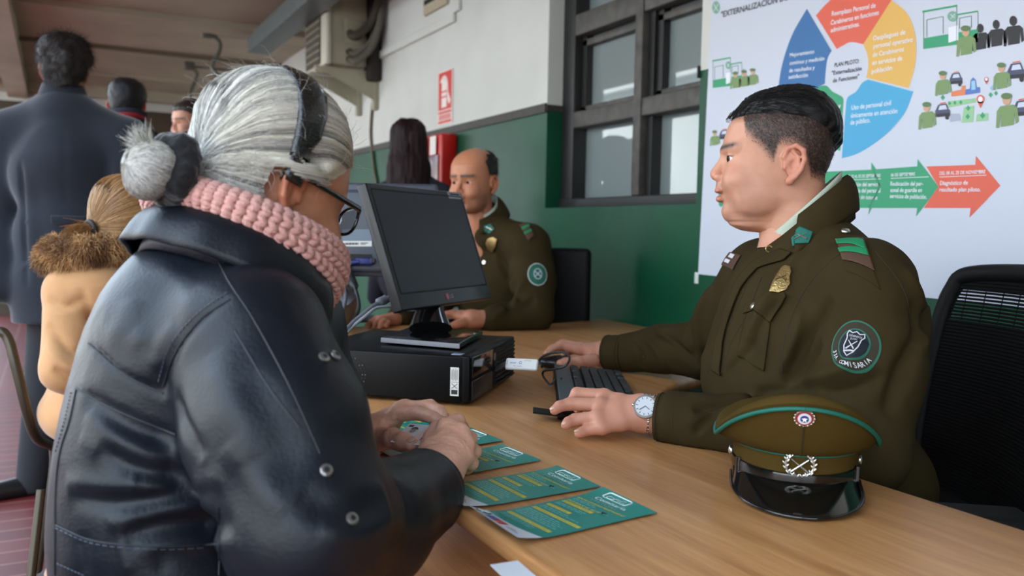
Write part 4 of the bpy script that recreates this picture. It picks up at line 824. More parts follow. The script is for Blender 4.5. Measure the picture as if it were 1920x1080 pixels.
def head_sdf(res=.0022, T=HEAD_T, neck=((-12, -62, 60), (-34, -200, 64)), nose=(141, -15, 10), female=False, ears=True, chin2=True, face=True):
    s = SDF((-.13, -.125, -.21), (.165, .125, .165), res); m = .001
    s.field(slices(T), 0)
    s.cone((neck[0][0]*m, 0, neck[0][1]*m), (neck[1][0]*m, 0, neck[1][1]*m), neck[0][2]*m, neck[1][2]*m, .022)
    e = lambda c, r, k, op='+': [s.ell(V(c[0], sg*c[1], c[2])*m, V(*r)*m, None, k*m, op) for sg in ((1, -1) if c[1] else (1,))]
    if face:
        if chin2: e((62, 0, -102), (40, 40, 20), 18)
        e((92, 38, -26), (26, 24, 26), 18); e((104, 0, -85), (15, 24, 15), 14); e((60, 48, -62), (34, 16, 26), 18)
        for sg in (1, -1): s.cone(V(118, sg*6, 33)*m, V(96, sg*48, 34)*m, .008, .007, .010)
        e((127, 31, 16), (14, 17, 10), 9, '-')
        s.cone(V(114, 0, 24)*m, V(nose[0]-6, 0, nose[1]+6)*m, .0075, .0085, .009); s.ell(V(nose[0]-9, 0, nose[1])*m, V(11, 10, 9.5)*m, None, .006)
        e((nose[0]-14, 12, nose[1]-4), (10, 6.5, 7.5), 4); e((nose[0]-14, 6, nose[1]-12), (5, 3, 3), 2, '-')
        e((124, 0, -35), (9, 17, 11), 8); e((126, 0, -44), (9, 21, 6), 4); e((123.5, 0, -60), (9, 18, 7), 5); e((133, 0, -51.5), (9, 25, 1.6), 3, '-'); e((126, 0, -72), (6, 14, 4), 5, '-')
        e((101, 31, 15), (14, 14, 13), 3); e((113, 33, 14.5), (14, 15.5, 4.2), 1.5, '-')
    if ears:
        for sg in (1, -1):
            q = lambda x, y, z: V(x, sg*y, z)*m
            hel = [(10, 73, 0), (14, 76, 14), (8, 80, 29), (-6, 83, 34), (-18, 86, 25), (-21, 87, 8), (-16, 84, -10), (-7, 80, -22), (3, 76, -29)]
            s.chain([q(*h) for h in hel], [.004, .004, .0045, .0045, .0045, .0042, .004, .0045, .006], .003)
            s.ell(q(-4, 76, 3), V(16, 6, 27)*m, None, .004); s.chain([q(-1, 81, 24), q(-11, 83, 13), q(-11, 83, -3), q(-3, 79, -14)], [.003]*4, .003)
            s.ell(q(12, 76, -3), V(4, 5, 7)*m, None, .003); s.ell(q(0, 87, -1), V(8, 9, 11)*m, None, .003, '-'); s.ell(q(2, 76, -29), V(8, 5, 8)*m, None, .003)
    return s
def pose(vs, O, F, L, U, sc=1): return np.asarray(O)+(vs[:, :1]*F+vs[:, 1:2]*L+vs[:, 2:3]*U)*sc
def hand_sdf(s, wrist, mcps, fingers, palm_r=.015, wr=.026, thumb=None, k=.008, arm=None):
    """wrist point, knuckles, one chain of points with radii for every finger, thumb chain"""
    s.ell(wrist, wr, None, .004)
    for q in mcps: s.cone(wrist, q, wr*.78, palm_r*.72, .016)
    for i in range(len(mcps)-1): s.cone(mcps[i], mcps[i+1], palm_r*.68, palm_r*.66, .008); s.cone(wrist*.45+mcps[i]*.55, wrist*.45+mcps[i+1]*.55, palm_r*.95, palm_r*.9, .012)
    for pts, rs in fingers: s.chain(pts, rs, .0035)
    if thumb: s.chain(thumb[0], thumb[1], .006)
    if arm: s.chain(arm[0], arm[1], .02)
def box_of(pts, m): P = np.array([p for p in pts]); return P.min(0)-m, P.max(0)+m
def join_body(name, pieces, mats):
    """pieces (vs, fs, col) -> one mesh object"""
    vs = on_desk(np.vstack([p[0] for p in pieces])); fs = []; o = 0
    for p in pieces: fs.append(p[1]+o); o += len(p[0])
    col = np.vstack([p[2] for p in pieces]); return link(name, quads_mesh(name, vs, np.vstack(fs), mats, col))
class Cloth:
    """garment mesh with folds, seams and decals drawn where the photo shows them"""
    def __init__(s, sdf, relaxn=2): s.vs, s.fs = sdf.mesh(); s.vs = relax(s.vs, s.fs, relaxn); s.upd()
    def upd(s): s.N = vnormals(s.vs, s.fs); s.bvh = BVHTree.FromPolygons([Vector(v) for v in s.vs], s.fs.tolist())
    def crumple(s, amp, sc, seed=0, stretch=(1, 1, 1), ridged=True):
        n = noise(s.vs*np.array(stretch), sc, seed)
        w = noise(s.vs, sc*.35, seed+5)
        if ridged: n = .5-np.abs(n)*1.6
        s.vs = s.vs+s.N*(n*(.55+.45*w)*amp)[:, None]; s.N = vnormals(s.vs, s.fs)
    def path(s, px, off=0):
        out = []
        for x, y in bez([(a, b, 0) for a, b in px], 8)[:, :2]:
            p, n = pixcast(s.bvh, x, y, off)
            if p is not None: out.append(p)
        return np.array(out)
    def fold(s, px, width, dep, sharp=1):
        P = s.path(px)
        if len(P) < 2: return
        d = np.full(len(s.vs), 9.); tt = np.zeros(len(s.vs)); near = np.where(np.min(np.linalg.norm(s.vs[:, None, :]-P[None, ::4], axis=2), 1) < width*4+.03)[0] if len(s.vs) < 400000 else np.arange(len(s.vs))
        Q = s.vs[near]; dd = np.full(len(near), 9.); t_ = np.zeros(len(near))
        for i in range(len(P)-1):
            e, t = seg_dist(Q, P[i], P[i+1]); c = e < dd; dd = np.where(c, e, dd); t_ = np.where(c, (i+t)/(len(P)-1), t_)
        prof = np.exp(-(dd/width)**2)*np.clip(np.minimum(t_, 1-t_)*5, 0, 1)**.5
        s.vs[near] += s.N[near]*(dep*prof)[:, None]
    def seam(s, mb, px, r, m, off=0):
        P = s.path(px, off)
        if len(P) > 2: mb.tube(P, r, m, 5)
    def build(s, name, m, parent): return link(name, quads_mesh(name, on_desk(s.vs) if 'jacket' in name else s.vs, s.fs, m), parent)
    def at(s, x, y, off=0): return pixcast(s.bvh, x, y, off)
    def frame(s, x, y, x2, y2):
        """surface point, right along x2,y2 and up, for a badge laid flat on the cloth"""
        p, n = pixcast(s.bvh, x, y); n = np.mean([q for q in (pixcast(s.bvh, x+a, y+b)[1] for a in (-9, 0, 9) for b in (-9, 0, 9)) if q is not None], 0); n = unit(n); r = unit(ray(x2, y2)); q = CAM+r*(((p-CAM)@n)/(r@n)); ux = unit(q-p); uy = np.cross(n, ux); return p, ux, uy, n
def px_decal(c, mb, pts, m, off=.0012, cell=.004):
    """outline given in photo coordinates, laid on the cloth"""
    x0, y0 = np.mean(pts, 0); p, ux, uy, n = c.frame(x0, y0, x0+6, y0); lp = []
    for x, y in pts:
        r = unit(ray(x, y)); q = CAM+r*(((p-CAM)@n)/(r@n))-p; lp.append((q@ux, q@uy))
    decal(mb, c.bvh, p, ux, uy, [lp], m, off, cell)
def solidify(o, t):
    md = o.modifiers.new('thickness', 'SOLIDIFY'); md.thickness = t; md.offset = -1; return o
# ------------------------------------------------------------------ the officer with the watch
OLIVE = lambda: mat('olive_cloth', rgb(54, 44, 24), .85, bump=.3, bscale=1200, var=.1, vscale=14, spec=.1)
def skin_cols(vs, base, N=None):
    """natural skin tone variation in head coordinates (metres)"""
    x, y, z = vs[:, 0]*1000, np.abs(vs[:, 1])*1000, vs[:, 2]*1000
    c = np.tile(np.array(base), (len(vs), 1)); red = np.zeros(len(vs))
    red += .35*np.exp(-(((x-95)/28)**2+((y-42)/22)**2+((z+18)/24)**2)); red += .4*np.exp(-(((x-136)/14)**2+(y/14)**2+((z+14)/12)**2)); red += .55*((y > 76) & (x < 26) & (x > -30) & (z < 42) & (z > -42))
    lip = np.exp(-((x-128)/10)**2)*(y < 24)*np.exp(-((z+52)/11)**2); red += .8*lip
    c[:, 1] *= 1-.30*np.clip(red, 0, 1); c[:, 2] *= 1-.30*np.clip(red, 0, 1)
    return c
def make_officer():
    sk = rgb(196, 142, 116); O = W(1478, 315, 1.62); vr = unit(ray(1478, 315)*V(1, 1, 0)); F = V(-vr[1], vr[0], 0); U = V(0, 0, 1); L = np.cross(U, F); roll = .02
    F = unit(F*math.cos(.08)+L*math.sin(.08)); L = np.cross(U, F)
    s = head_sdf(.002); vs, fs = s.mesh(); vs = relax(vs, fs, 1, .4)
    c = skin_cols(vs, sk); x, y, z = vs[:, 0]*1000, np.abs(vs[:, 1])*1000, vs[:, 2]*1000
    # stubble, eyebrow, close cropped sides
    st = ss(-20, -48, z)*ss(40, 70, x)*ss(-125, -100, z)*.28+.35*np.exp(-((z+34)/7)**2)*(x > 112)*(y < 24)
    hair = np.array(rgb(34, 27, 24)); n = noise(vs, 420, 3)*.5+noise(vs, 900, 4)*.5
    hl = np.interp(x, [-95, -60, -36, -22, 0, 24, 32, 40, 52, 82, 88, 112, 125], [-32, -32, -30, 18, 30, 28, -2, 6, 22, 50, 78, 84, 92])
    den = ss(-3, 28, z-hl)*1.1; side = (y > 30) | (x < -40) | (z > 80); den = np.where(side | (x < 0), den, 0); ear_ = (y > 75.5) & (x < 26) & (x > -26) & (z < 40); den = np.where(ear_, 0, den)
    den = np.clip(den*(.86+.3*n), 0, .97); c = c*(1-st[:, None]*.5)+np.array(rgb(90, 75, 70))*st[:, None]*.5; c = c*(1-den[:, None])+hair*den[:, None]
    eb = np.exp(-((z-(38+.05*(y-30)))/5.2)**2)*ss(5, 11, y)*ss(62, 50, y)*(x > 76)*np.clip(.95+.4*n, 0, 1); c = c*(1-eb[:, None])+hair*eb[:, None]
    la = np.exp(-(((z-19.3)/1.5)**2))*ss(17, 20, y)*ss(50, 47, y)*(x > 96)*.7; c = c*(1-la[:, None])+hair*.6*la[:, None]
    head = (pose(vs, O, F, L, U), fs, c)
    # hands
    P = lambda x, y, Z: W(x, y, Z); pieces = [head]; hc = np.array(rgb(196, 138, 114))
    def hand(wrist, mc, fin, th, arm):
        allp = [wrist]+mc+[p for f in fin for p in f[0]]+th[0]+arm[0]; lo, hi = box_of(allp, .045); s = SDF(lo, hi, .0019); hand_sdf(s, wrist, mc, fin, .0165, .027, th, arm=arm); v, f = s.mesh(); v = relax(v, f, 1, .4)
        col = np.tile(hc, (len(v), 1)); kn = np.zeros(len(v))
        for ch in [q[0] for q in fin]:
            for p in ch[:3]: kn += .5*np.exp(-(np.linalg.norm(v-p, axis=1)/.012)**2)
        kn = np.clip(kn, 0, 1); col[:, 1:] *= (1-.16*kn)[:, None]; pieces.append((v, f, col)); return v, f
    wl = P(1205, 775, 1.49); mc = [P(1133, 742, 1.525), P(1126, 760, 1.495), P(1120, 783, 1.470), P(1128, 802, 1.455)]
    fin = [([mc[0], P(1082, 738, 1.535), P(1073, 752, 1.54), P(1085, 768, 1.53)], [.0125, .0115, .0095, .0085]),
           ([mc[1], P(1070, 757, 1.505), P(1049, 762, 1.50), P(1040, 769, 1.495)], [.0125, .0115, .0098, .0085]),
           ([mc[2], P(1079, 787, 1.480), P(1066, 792, 1.475), P(1061, 797, 1.47)], [.0122, .011, .0096, .0085]),
           ([mc[3], P(1098, 807, 1.462), P(1090, 811, 1.458), P(1085, 813, 1.455)], [.0112, .0095, .0085, .0078])]
    th = ([P(1180, 762, 1.53), P(1140, 765, 1.56), P(1105, 772, 1.565), P(1085, 782, 1.56)], [.016, .0145, .012, .010])
    hv = hand(wl, mc, fin, th, ([wl, P(1300, 792, 1.46)], [.028, .036]))
    wr = P(1132, 664, 2.20); mc2 = [P(1082, 655, 2.17), P(1088, 651, 2.23), P(1092, 653, 2.27), P(1098, 658, 2.30)]
    f2 = [([mc2[0], P(1050, 647, 2.15), P(1033, 655, 2.12), P(1025, 662, 2.10)], [.0125, .011, .0095, .0085]), ([mc2[1], P(1056, 644, 2.22), P(1038, 652, 2.2), P(1030, 659, 2.18)], [.0125, .011, .0095, .0085]), ([mc2[2], P(1062, 650, 2.28), P(1044, 658, 2.27)], [.012, .010, .009]), ([mc2[3], P(1072, 658, 2.32), P(1058, 666, 2.31)], [.011, .009, .008])]
    hand(wr, mc2, f2, ([P(1112, 676, 2.16), P(1082, 679, 2.12), P(1062, 680, 2.09), P(1051, 681, 2.08)], [.017, .0145, .012, .010]), ([wr, P(1210, 665, 2.17)], [.029, .034]))
    # trunk and limbs under the cloth
    BF = unit(V(-.80, .60, 0)); BL = unit(V(-.60, -.80, 0)); AX = np.array([BF, BL, V(0, 0, 1)])
    che = W(1515, 560, 1.62); bel = W(1530, 720, 1.60); hip = V(*(W(1560, 860, 1.60)[:2]), .58); shL = W(1622, 542, 1.43); shR = W(1432, 528, 1.80); elL = W(1612, 842, 1.37); elR = W(1325, 655, 2.02)
    s = SDF(V(.6, .4, 0), V(1.9, 2.2, 1.2), .014); s.chain([hip, bel, che, O-V(0, 0, .12)], [.13, .13, .12, .05], .03); s.chain([shL, elL, wl], [.05, .04, .025], .02); s.chain([shR, elR, wr], [.05, .04, .025], .02)
    s.chain([shL, che, shR], [.06, .1, .06], .03); fL, fR = V(.95, 1.02, .06), V(1.13, 1.35, .06)
    s.chain([hip+BL*.09, fL+V(.08, -.02, .43), fL], [.085, .06, .04], .02); s.chain([hip-BL*.09, fR+V(.08, -.02, .43), fR], [.085, .06, .04], .02); v, f = s.mesh(); pieces.append((v, f, np.tile(np.array(sk), (len(v), 1))))
    man = join_body('person', pieces, [SKIN_M()]); tag(man, 'dark-haired officer in olive uniform jacket and wristwatch, seen in profile with one hand on the keyboard', 'person'); man['label'] = 'dark-haired officer in olive uniform wearing a wristwatch, seated in profile before the white poster'
    # eyes
    for sg in (1, -1):
        b = MB(); c_ = pose(np.array([[.1005, sg*.031, .0150]]), O, F, L, U)[0]; b.ball(c_, .0128, mat('eye_white', rgb(205, 195, 188), .2), 20, 14)
        g = unit(F+L*.30-U*.06); b.disc(c_+g*.0113, g, .0066, mat('iris_brown', rgb(36, 22, 14), .15), .0016, 20, .0006); b.build('eye', man)
    # trousers
    pm = mat('olive_trousers', rgb(58, 50, 30), .85, bump=.2, bscale=900); s = SDF(V(.7, .6, 0), V(1.75, 1.7, .75), .010)
    s.chain([bel-V(0, 0, .1), hip], [.155, .17], .03)
    for ft, sg in ((fL, 1), (fR, -1)): s.chain([hip+BL*.09*sg, ft+V(.08, -.02, .43), ft+V(0, 0, .03)], [.11, .085, .06], .02)
    s.cut(V(hip[0], hip[1], .468), (0, 0, -1), .33)
    Cloth(s).build('trousers', pm, man)
    for ft in (fL, fR):
        s = SDF(ft-.17, ft+.2, .006); s.chain([ft+V(.02, -.02, -.02), ft+BF*.12+V(0, 0, -.032)], [.045, .038], .01); s.cut((0, 0, .002), (0, 0, -1)); Cloth(s).build('shoe', mat('black_leather', rgb(14, 14, 15), .3), man)
    # jacket
    om = OLIVE(); s = SDF(V(.72, .72, .5), V(1.85, 2.12, 1.24), .0052)
    s.ell(W(1512, 622, 1.62), (.165, .19, .17), AX, .03); s.ell(bel+BF*.015, (.18, .19, .17), AX, .04); s.ell(hip+V(0, 0, .06), (.18, .19, .14), AX, .05)
    nk = W(1528, 462, 1.62); s.cone(shL, shR, .070, .070, .03); s.cone(shL, nk, .072, .070, .03); s.cone(shR, nk, .068, .062, .03); s.ell(W(1590, 640, 1.60), (.135, .18, .16), AX, .03)
    s.cone(W(1515, 570, 1.62)+BF*.03, W(1500, 700, 1.62)+BF*.03, .115, .150, .04)
    mid = (shL+elL)/2-BF*.01; s.chain([shL-V(0, 0, .005), mid, elL], [.080, .084, .074], .03); s.chain([elL, (elL*.5+wl*.5)-V(0, 0, .004), W(1262, 786, 1.468)], [.074, .062, .048], .02)
    midr = (shR+elR)/2; s.chain([shR, midr, elR], [.088, .078, .070], .03); s.chain([elR, W(1240, 655, 2.12), W(1165, 662, 2.18)], [.070, .058, .048], .02)
    s.cut(W(1240, 782, 1.475), unit(W(1205, 775, 1.49)-W(1262, 786, 1.468)), .11); s.cut(W(1146, 663, 2.19), unit(wr-W(1200, 662, 2.15)), .11)
    s.ell(O-V(0, 0, .115)+F*-.01, (.058, .056, .07), None, .01, '-')
    s.cut((0, 0, .745), V(0, 0, -1)) if False else None
    c = Cloth(s, 2); c.crumple(.004, 9, 3, (1, 1, .6)); c.crumple(.0018, 26, 8)
    for px, w_, d_ in (([(1540, 640), (1500, 690), (1470, 705)], .012, -.010), ([(1620, 640), (1580, 690), (1480, 720)], .012, .008), ([(1560, 560), (1510, 640), (1470, 720)], .010, -.010), ([(1520, 560), (1490, 640), (1475, 700)], .014, .010),
                       ([(1660, 700), (1600, 730), (1540, 740)], .012, -.009), ([(1712, 560), (1718, 640), (1690, 740)], .010, -.006), ([(1480, 730), (1380, 745), (1330, 760), (1300, 770)], .009, -.010), ([(1500, 745), (1400, 775), (1340, 810)], .010, -.009), ([(1470, 760), (1420, 800), (1380, 822)], .010, .008), ([(1350, 760), (1320, 790), (1300, 815)], .007, -.007), ([(1560, 770), (1480, 800), (1440, 830)], .011, -.009),
                       ([(1230, 620), (1260, 640), (1310, 690)], .010, -.010), ([(1210, 632), (1235, 660), (1250, 695)], .009, .008), ([(1300, 560), (1290, 620), (1300, 680)], .012, -.012), ([(1335, 540), (1310, 600), (1320, 670)], .010, .009), ([(1180, 640), (1200, 660), (1205, 690)], .006, -.006),
                       ([(1500, 470), (1440, 560), (1400, 640)], .012, .007), ([(1420, 640), (1380, 680), (1360, 700)], .01, -.008), ([(1470, 560), (1430, 600), (1400, 690)], .008, -.006), ([(1700, 500), (1730, 580), (1735, 660)], .012, .008), ([(1720, 640), (1690, 690), (1660, 780)], .013, -.010)): c.fold(px, w_, d_*1.35)
    c.upd(); jk = c.build('jacket', om, man)
    dk = mat('olive_seam', rgb(40, 33, 16), .9); b = MB()
    for px in ([(1585, 470), (1545, 500), (1500, 560), (1470, 640), (1466, 700)], [(1410, 505), (1385, 570), (1350, 640), (1326, 700)], [(1428, 520), (1400, 590), (1372, 640), (1352, 700)], [(1640, 470), (1680, 520), (1700, 560), (1710, 620)]): c.seam(b, px, .0011, dk, .0002)
    b.build('seam', jk)
    # collar: shirt band, standing fold and the big turned-down collar
    def collar(name, rows, m, parent, th):
        b = MB(); b.grid(rows, m); o = b.build(name, parent); return solidify(o, th)
    ncen = O+V(0, 0, 0)+F*-.028
    TL = .066
    def ring(a, r, z): return ncen+F*(math.cos(a)*r*1.02)+L*(math.sin(a)*r*.98)+U*(z-TL*math.cos(a))
    rg = [math.radians(x) for x in np.linspace(14, 346, 40)]
    collar('shirt_collar', [[ring(a, .0655+.002*t, -.112+.040*t) for t in np.linspace(0, 1, 5)] for a in rg], mat('shirt_grey_green', rgb(178, 188, 170), .8), man, .002)
    def fall(a0, a1, r0, zf, out_, drop_, n=44):
        rows = []
        for x in np.linspace(a0, a1, n):
            a = math.radians(x); bk = max(0, -math.cos(a)); out, drop = out_*(1-.35*bk), drop_*(1+.15*bk); e = max(0, (abs(x-180)/abs(a0-180)-.55)/.45); row = []
            for t in np.linspace(0, 1, 4): row.append(ring(a, r0-.004+.004*t, zf-.05+.05*t))
            for t in np.linspace(.12, 1, 9): row.append(ring(a, r0+out*t**.8*(1+.25*e)+.004*math.sin(t*3.1), zf+.005*math.sin(t*3.1)-drop*t**1.2*(1+.30*e)))
            rows.append(row)
        return rows
    rows = fall(22, 338, .071, -.092, .034, .058); co = collar('inner_collar', rows, om, jk, .003)
    rows2 = fall(80, 280, .076, -.078, .036, .056); collar('collar', rows2, om, jk, .0035)
    gi = lambda R, o: [[int(q)+o for q in (i*13+j, i*13+j+1, (i+1)*13+j+1, (i+1)*13+j)] for i in range(len(R)-1) for j in range(12)]
    # collar patch with crossed rifles
    green = mat('patch_green', rgb(6, 98, 84), .7, bump=.3, bscale=800); sv = mat('badge_silver_metal', rgb(190, 186, 178), .28, metal=.9); gd = mat('badge_bronze', rgb(176, 150, 98), .35, metal=.8, bump=.5, bscale=300); wt = mat('thread_white', rgb(200, 200, 205), .7)
    class CC: pass
    p1_, p2_ = [p for r in rows for p in r], [p for r in rows2 for p in r]; n1 = len(c.vs); cc = CC(); cc.bvh = BVHTree.FromPolygons([Vector(v) for v in c.vs]+[Vector(v) for v in p1_+p2_], c.fs.tolist()+gi(rows, n1)+gi(rows2, n1+len(p1_))); cc.frame = lambda *a: Cloth.frame(cc, *a)
    b = MB(); px_decal(cc, b, [(1482, 442), (1500, 425), (1524, 435), (1517, 456), (1484, 458)], green, .0025); solidify(b.build('collar_patch', jk), .0015)
    def rifles(bx, by, h, m, surf, off, parent=None, mb=None):
        p, ux, uy, n = surf.frame(bx, by, bx+5, by); q = mb or MB(); p = p+n*off
        for sg in (1, -1): a, e = p-ux*sg*h-uy*h*.55, p+ux*sg*h+uy*h*.5; q.tube([a, a*.6+e*.4, e], [h*.16, h*.12, h*.06], m, 6)
        if not mb: q.build('crossed_rifles', parent)
    rifles(1502, 443, .0105, sv, cc, .004, jk)
    # shoulder strap with rank bars
    b = MB(); br = mat('rank_brown', rgb(74, 48, 30), .75, bump=.3, bscale=900); gr = mat('rank_green', rgb(10, 120, 74), .7, bump=.3, bscale=900)
    px_decal(c, b, [(1566, 441), (1620, 449), (1636, 491), (1579, 487)], br, .0075); solidify(b.build('rank_slide', jk), .003)
    for q in ([(1567, 452), (1622, 456), (1625, 467), (1571, 463)], [(1571, 467), (1627, 471), (1630, 482), (1575, 477)]): b = MB(); px_decal(c, b, q, gr, .0098); solidify(b.build('rank_bar', jk), .0015)
    b = MB(); px_decal(c, b, [(1572, 430), (1606, 436), (1640, 500), (1584, 496)], om, .0022); solidify(b.build('shoulder_strap', jk), .002)
    p, n = c.at(1585, 436); b = MB(); b.disc(p+n*.002, n, .0075, sv, .002, 16, .003); b.build('button', jk)
    # round sleeve patch
    p, ux, uy, n = c.frame(1599, 646, 1606, 647); R = .0385*1.0; circ = lambda r, k=36, sx=.94, sy=1.08: [(r*sx*math.cos(2*math.pi*i/k), r*sy*math.sin(2*math.pi*i/k)) for i in range(k)]
    pb = mat('patch_brown', rgb(46, 40, 24), .85, bump=.3, bscale=900); nv = mat('patch_navy', rgb(14, 18, 32), .8); wg = mat('patch_border_green', rgb(18, 92, 70), .7)
    b = MB(); decal(b, c.bvh, p, ux, uy, [circ(R)], wg, .0016); decal(b, c.bvh, p, ux, uy, [circ(R*.93)], pb, .0021); decal(b, c.bvh, p, ux, uy, [circ(R*.66)], wg, .0026); decal(b, c.bvh, p, ux, uy, [circ(R*.60)], nv, .003)
    shd = [(-.30, .50), (-.14, .44), (0, .52), (.14, .44), (.30, .50), (.34, .36), (.29, .22), (.33, -.10), (.22, -.36), (0, -.52), (-.22, -.36), (-.33, -.10), (-.29, .22), (-.34, .36)]
    lp = [(x_*R, y_*R*1.08) for x_, y_ in shd]; P3 = lay(c.bvh, p, ux, uy, n, lp+lp[:1], .0042); b.tube(P3, .0011, wt, 5)
    for a_, e_ in (((-.2, .12), (.2, -.22)), ((.2, .12), (-.2, -.22))): b.tube(lay(c.bvh, p, ux, uy, n, [(a_[0]*R, a_[1]*R*1.1), (e_[0]*R, e_[1]*R*1.1)], .0045), [.0007, .0014], wt, 5)
    b.tube(lay(c.bvh, p, ux, uy, n, [(x_*R, (-.34+.0*abs(x_))*R) for x_ in (-.26, -.1, .1, .26)], .0042), .0014, wt, 5)
    decal_text(b, c.bvh, 'CARABINEROS', p+uy*R*.30, ux, uy, wt, R*.10, R*.5, .0044); decal_text(b, c.bvh, 'DE CHILE', p+uy*R*.17, ux, uy, wt, R*.09, R*.3, .0044)
    T_ = '33A. COMISARIA'
    for i, ch in enumerate(T_):
        if ch == ' ': continue
        a_ = math.radians(-90-62+124*i/(len(T_)-1)); q = p+ux*(R*.80*.95*math.cos(a_))+uy*(R*.80*1.08*math.sin(a_)); tx = unit(-ux*math.sin(a_)+uy*math.cos(a_)); ty = np.cross(n, tx); decal_text(b, c.bvh, ch, q-ty*R*.075, tx, ty, wt, R*.155, None, .0036, .015)
    b.build('sleeve_patch', jk)
    # chest badge, button, flap, name tape
    b = MB(); px_decal(cc, b, [(1463, 500), (1470, 498), (1482, 501), (1484, 510), (1481, 518), (1482, 530), (1474, 542), (1459, 548), (1442, 547), (1447, 532), (1453, 518)], gd, .004, .003); solidify(b.build('chest_badge', jk), .002); rifles(1465, 522, .009, mat('bronze_dark', rgb(110, 90, 56), .4, metal=.8), cc, .0045, jk)
    p, n = c.at(1416, 576); b = MB(); b.disc(p+n*.003, n, .0072, sv, .0022, 18, .003); b.build('button', jk)
    b = MB(); px_decal(c, b, [(1393, 566), (1471, 548), (1474, 556), (1446, 606), (1413, 580), (1388, 585)], om, .005); solidify(b.build('pocket_flap', jk), .003)
    b = MB(); px_decal(c, b, [(1396, 584), (1412, 582), (1446, 606), (1440, 690), (1382, 668)], om, .002, .006); solidify(b.build('chest_pocket', jk), .002)
    p, n = cc.frame(1443, 468, 1448, 468)[0], cc.frame(1443, 468, 1448, 468)[3]; b = MB(); q_ = [p+n*.002+.0058*(math.cos(t)*RIGHT+math.sin(t)*V(0, 0, 1)) for t in np.linspace(0, 2*math.pi, 16)]; b.tube(q_, .0013, gd, 6); b.build('snap_ring', jk)
    b = MB(); px_decal(c, b, [(1366, 472), (1388, 478), (1372, 505), (1351, 496)], br, .004); solidify(b.build('name_tape', jk), .002)
    b = MB()
    for q in ([(1373, 477), (1381, 480), (1376, 487), (1368, 484)], [(1364, 486), (1373, 490), (1369, 496), (1360, 492)]): px_decal(c, b, q, wt, .0055, .002)
    b.build('name_lettering', jk)
    # fly: front edge with overlap
    b = MB(); px_decal(c, b, [(1442, 456), (1462, 462), (1452, 478), (1416, 500), (1392, 540), (1366, 600), (1352, 640), (1340, 700), (1326, 690), (1340, 630), (1362, 575), (1385, 520), (1405, 490)], om, .0035, .006); solidify(b.build('front_placket', jk), .003)
    # cuffs
    def cuff(a, e, r0, r1, mt, parent, name='cuff'):
        ax = unit(e-a); u = unit(np.cross(ax, V(0, 0, 1))); w_ = np.cross(u, ax); b = MB(); rows = []
        for i in range(29):
            q = 2*math.pi*i/28; rr = lambda r: r*(u*math.cos(q)+w_*math.sin(q)*.95); rows.append([a+rr(r0*.93), a+rr(r0), a*.5+e*.5+rr((r0+r1)/2+.001), e+rr(r1), e+rr(r1*.93)])
        b.grid(rows, mt)
        for q in (.12, .85): b.tube([a*(1-q)+e*q+(r0*(1-q)+r1*q+.0012)*(u*math.cos(t)+w_*math.sin(t)*.95) for t in np.linspace(0, 2*math.pi, 30)], .0007, dk, 5)
        b.v = [tuple(q) for q in on_desk(np.array(b.v))]; o = b.build(name, parent); return o
    cuff(W(1234, 783, 1.478), W(1278, 787, 1.462), .0445, .047, om, jk); cuff(W(1137, 661, 2.195), W(1171, 662, 2.17), .047, .048, om, jk)
    b = MB(); p1 = W(1262, 784, 1.415); 
    # watch
    t = empty('wristwatch', tuple(wl)); t.parent = man; t.matrix_parent_inverse = man.matrix_world.inverted(); wc = W(1213, 776, 1.488); ax = unit(W(1250, 783, 1.478)-wl); u = unit(np.cross(ax, V(0, 0, 1))); u = -u if np.dot(u, CAM-wc) < 0 else u; w_ = np.cross(ax, u); w_ = w_ if w_[2] > 0 else -w_
    steel = mat('watch_steel', rgb(190, 188, 182), .22, metal=.95); b = MB()
    for k in range(26):
        q = 2*math.pi*k/26; d_ = u*math.cos(q)+w_*math.sin(q); 
        for o_ in (-.007, 0, .007): b.box(wc+d_*.0325+ax*o_, (.0045, .0076, .0062), steel, np.array([d_, np.cross(ax, d_), ax]), bev=.001)
    b.build('bracelet', t)
    d_ = unit(u*.86+w_*.5); cc_ = wc+d_*.033; b = MB(); b.disc(cc_, d_, .0205, steel, .008, 32, .0); b.build('watch_case', t)
    b = MB(); b.disc(cc_+d_*.0072, d_, .0172, mat('watch_dial', rgb(205, 210, 214), .3), .0014, 32); uu = unit(np.cross(ax, d_)); hb = mat('watch_hand', rgb(90, 92, 98), .4)
    for k in range(12): q = 2*math.pi*k/12; b.box(cc_+d_*.0090+(ax*math.cos(q)+uu*math.sin(q))*.0145, (.0035, .001, .0006), hb, np.array([ax*math.cos(q)+uu*math.sin(q), -ax*math.sin(q)+uu*math.cos(q), d_]))
    for q, l_ in ((.6, .009), (2.4, .012)): b.box(cc_+d_*.0094+(ax*math.cos(q)+uu*math.sin(q))*l_*.5, (l_, .0012, .0006), hb, np.array([ax*math.cos(q)+uu*math.sin(q), -ax*math.sin(q)+uu*math.cos(q), d_]))
    b.build('dial', t); b = MB(); b.ball(cc_-ax*.021+d_*.004, .003, steel, 10, 8); b.build('crown', t)
    # fingernails
    b = MB(); nm = mat('nail', rgb(222, 172, 152), .25)
    for ch, dr in ((fin[1][0], 0), (fin[2][0], 0), (fin[3][0], 0)):
        tip, prev = ch[-1], ch[-2]; dd = unit(tip-prev); upv = unit(V(0, 0, 1)-dd*dd[2]); b.ball(tip+upv*.0062+dd*.002, (.0060, .0050, .0022), nm, 12, 8, np.array([dd, np.cross(upv, dd), upv]))
    b.build('fingernail', man)
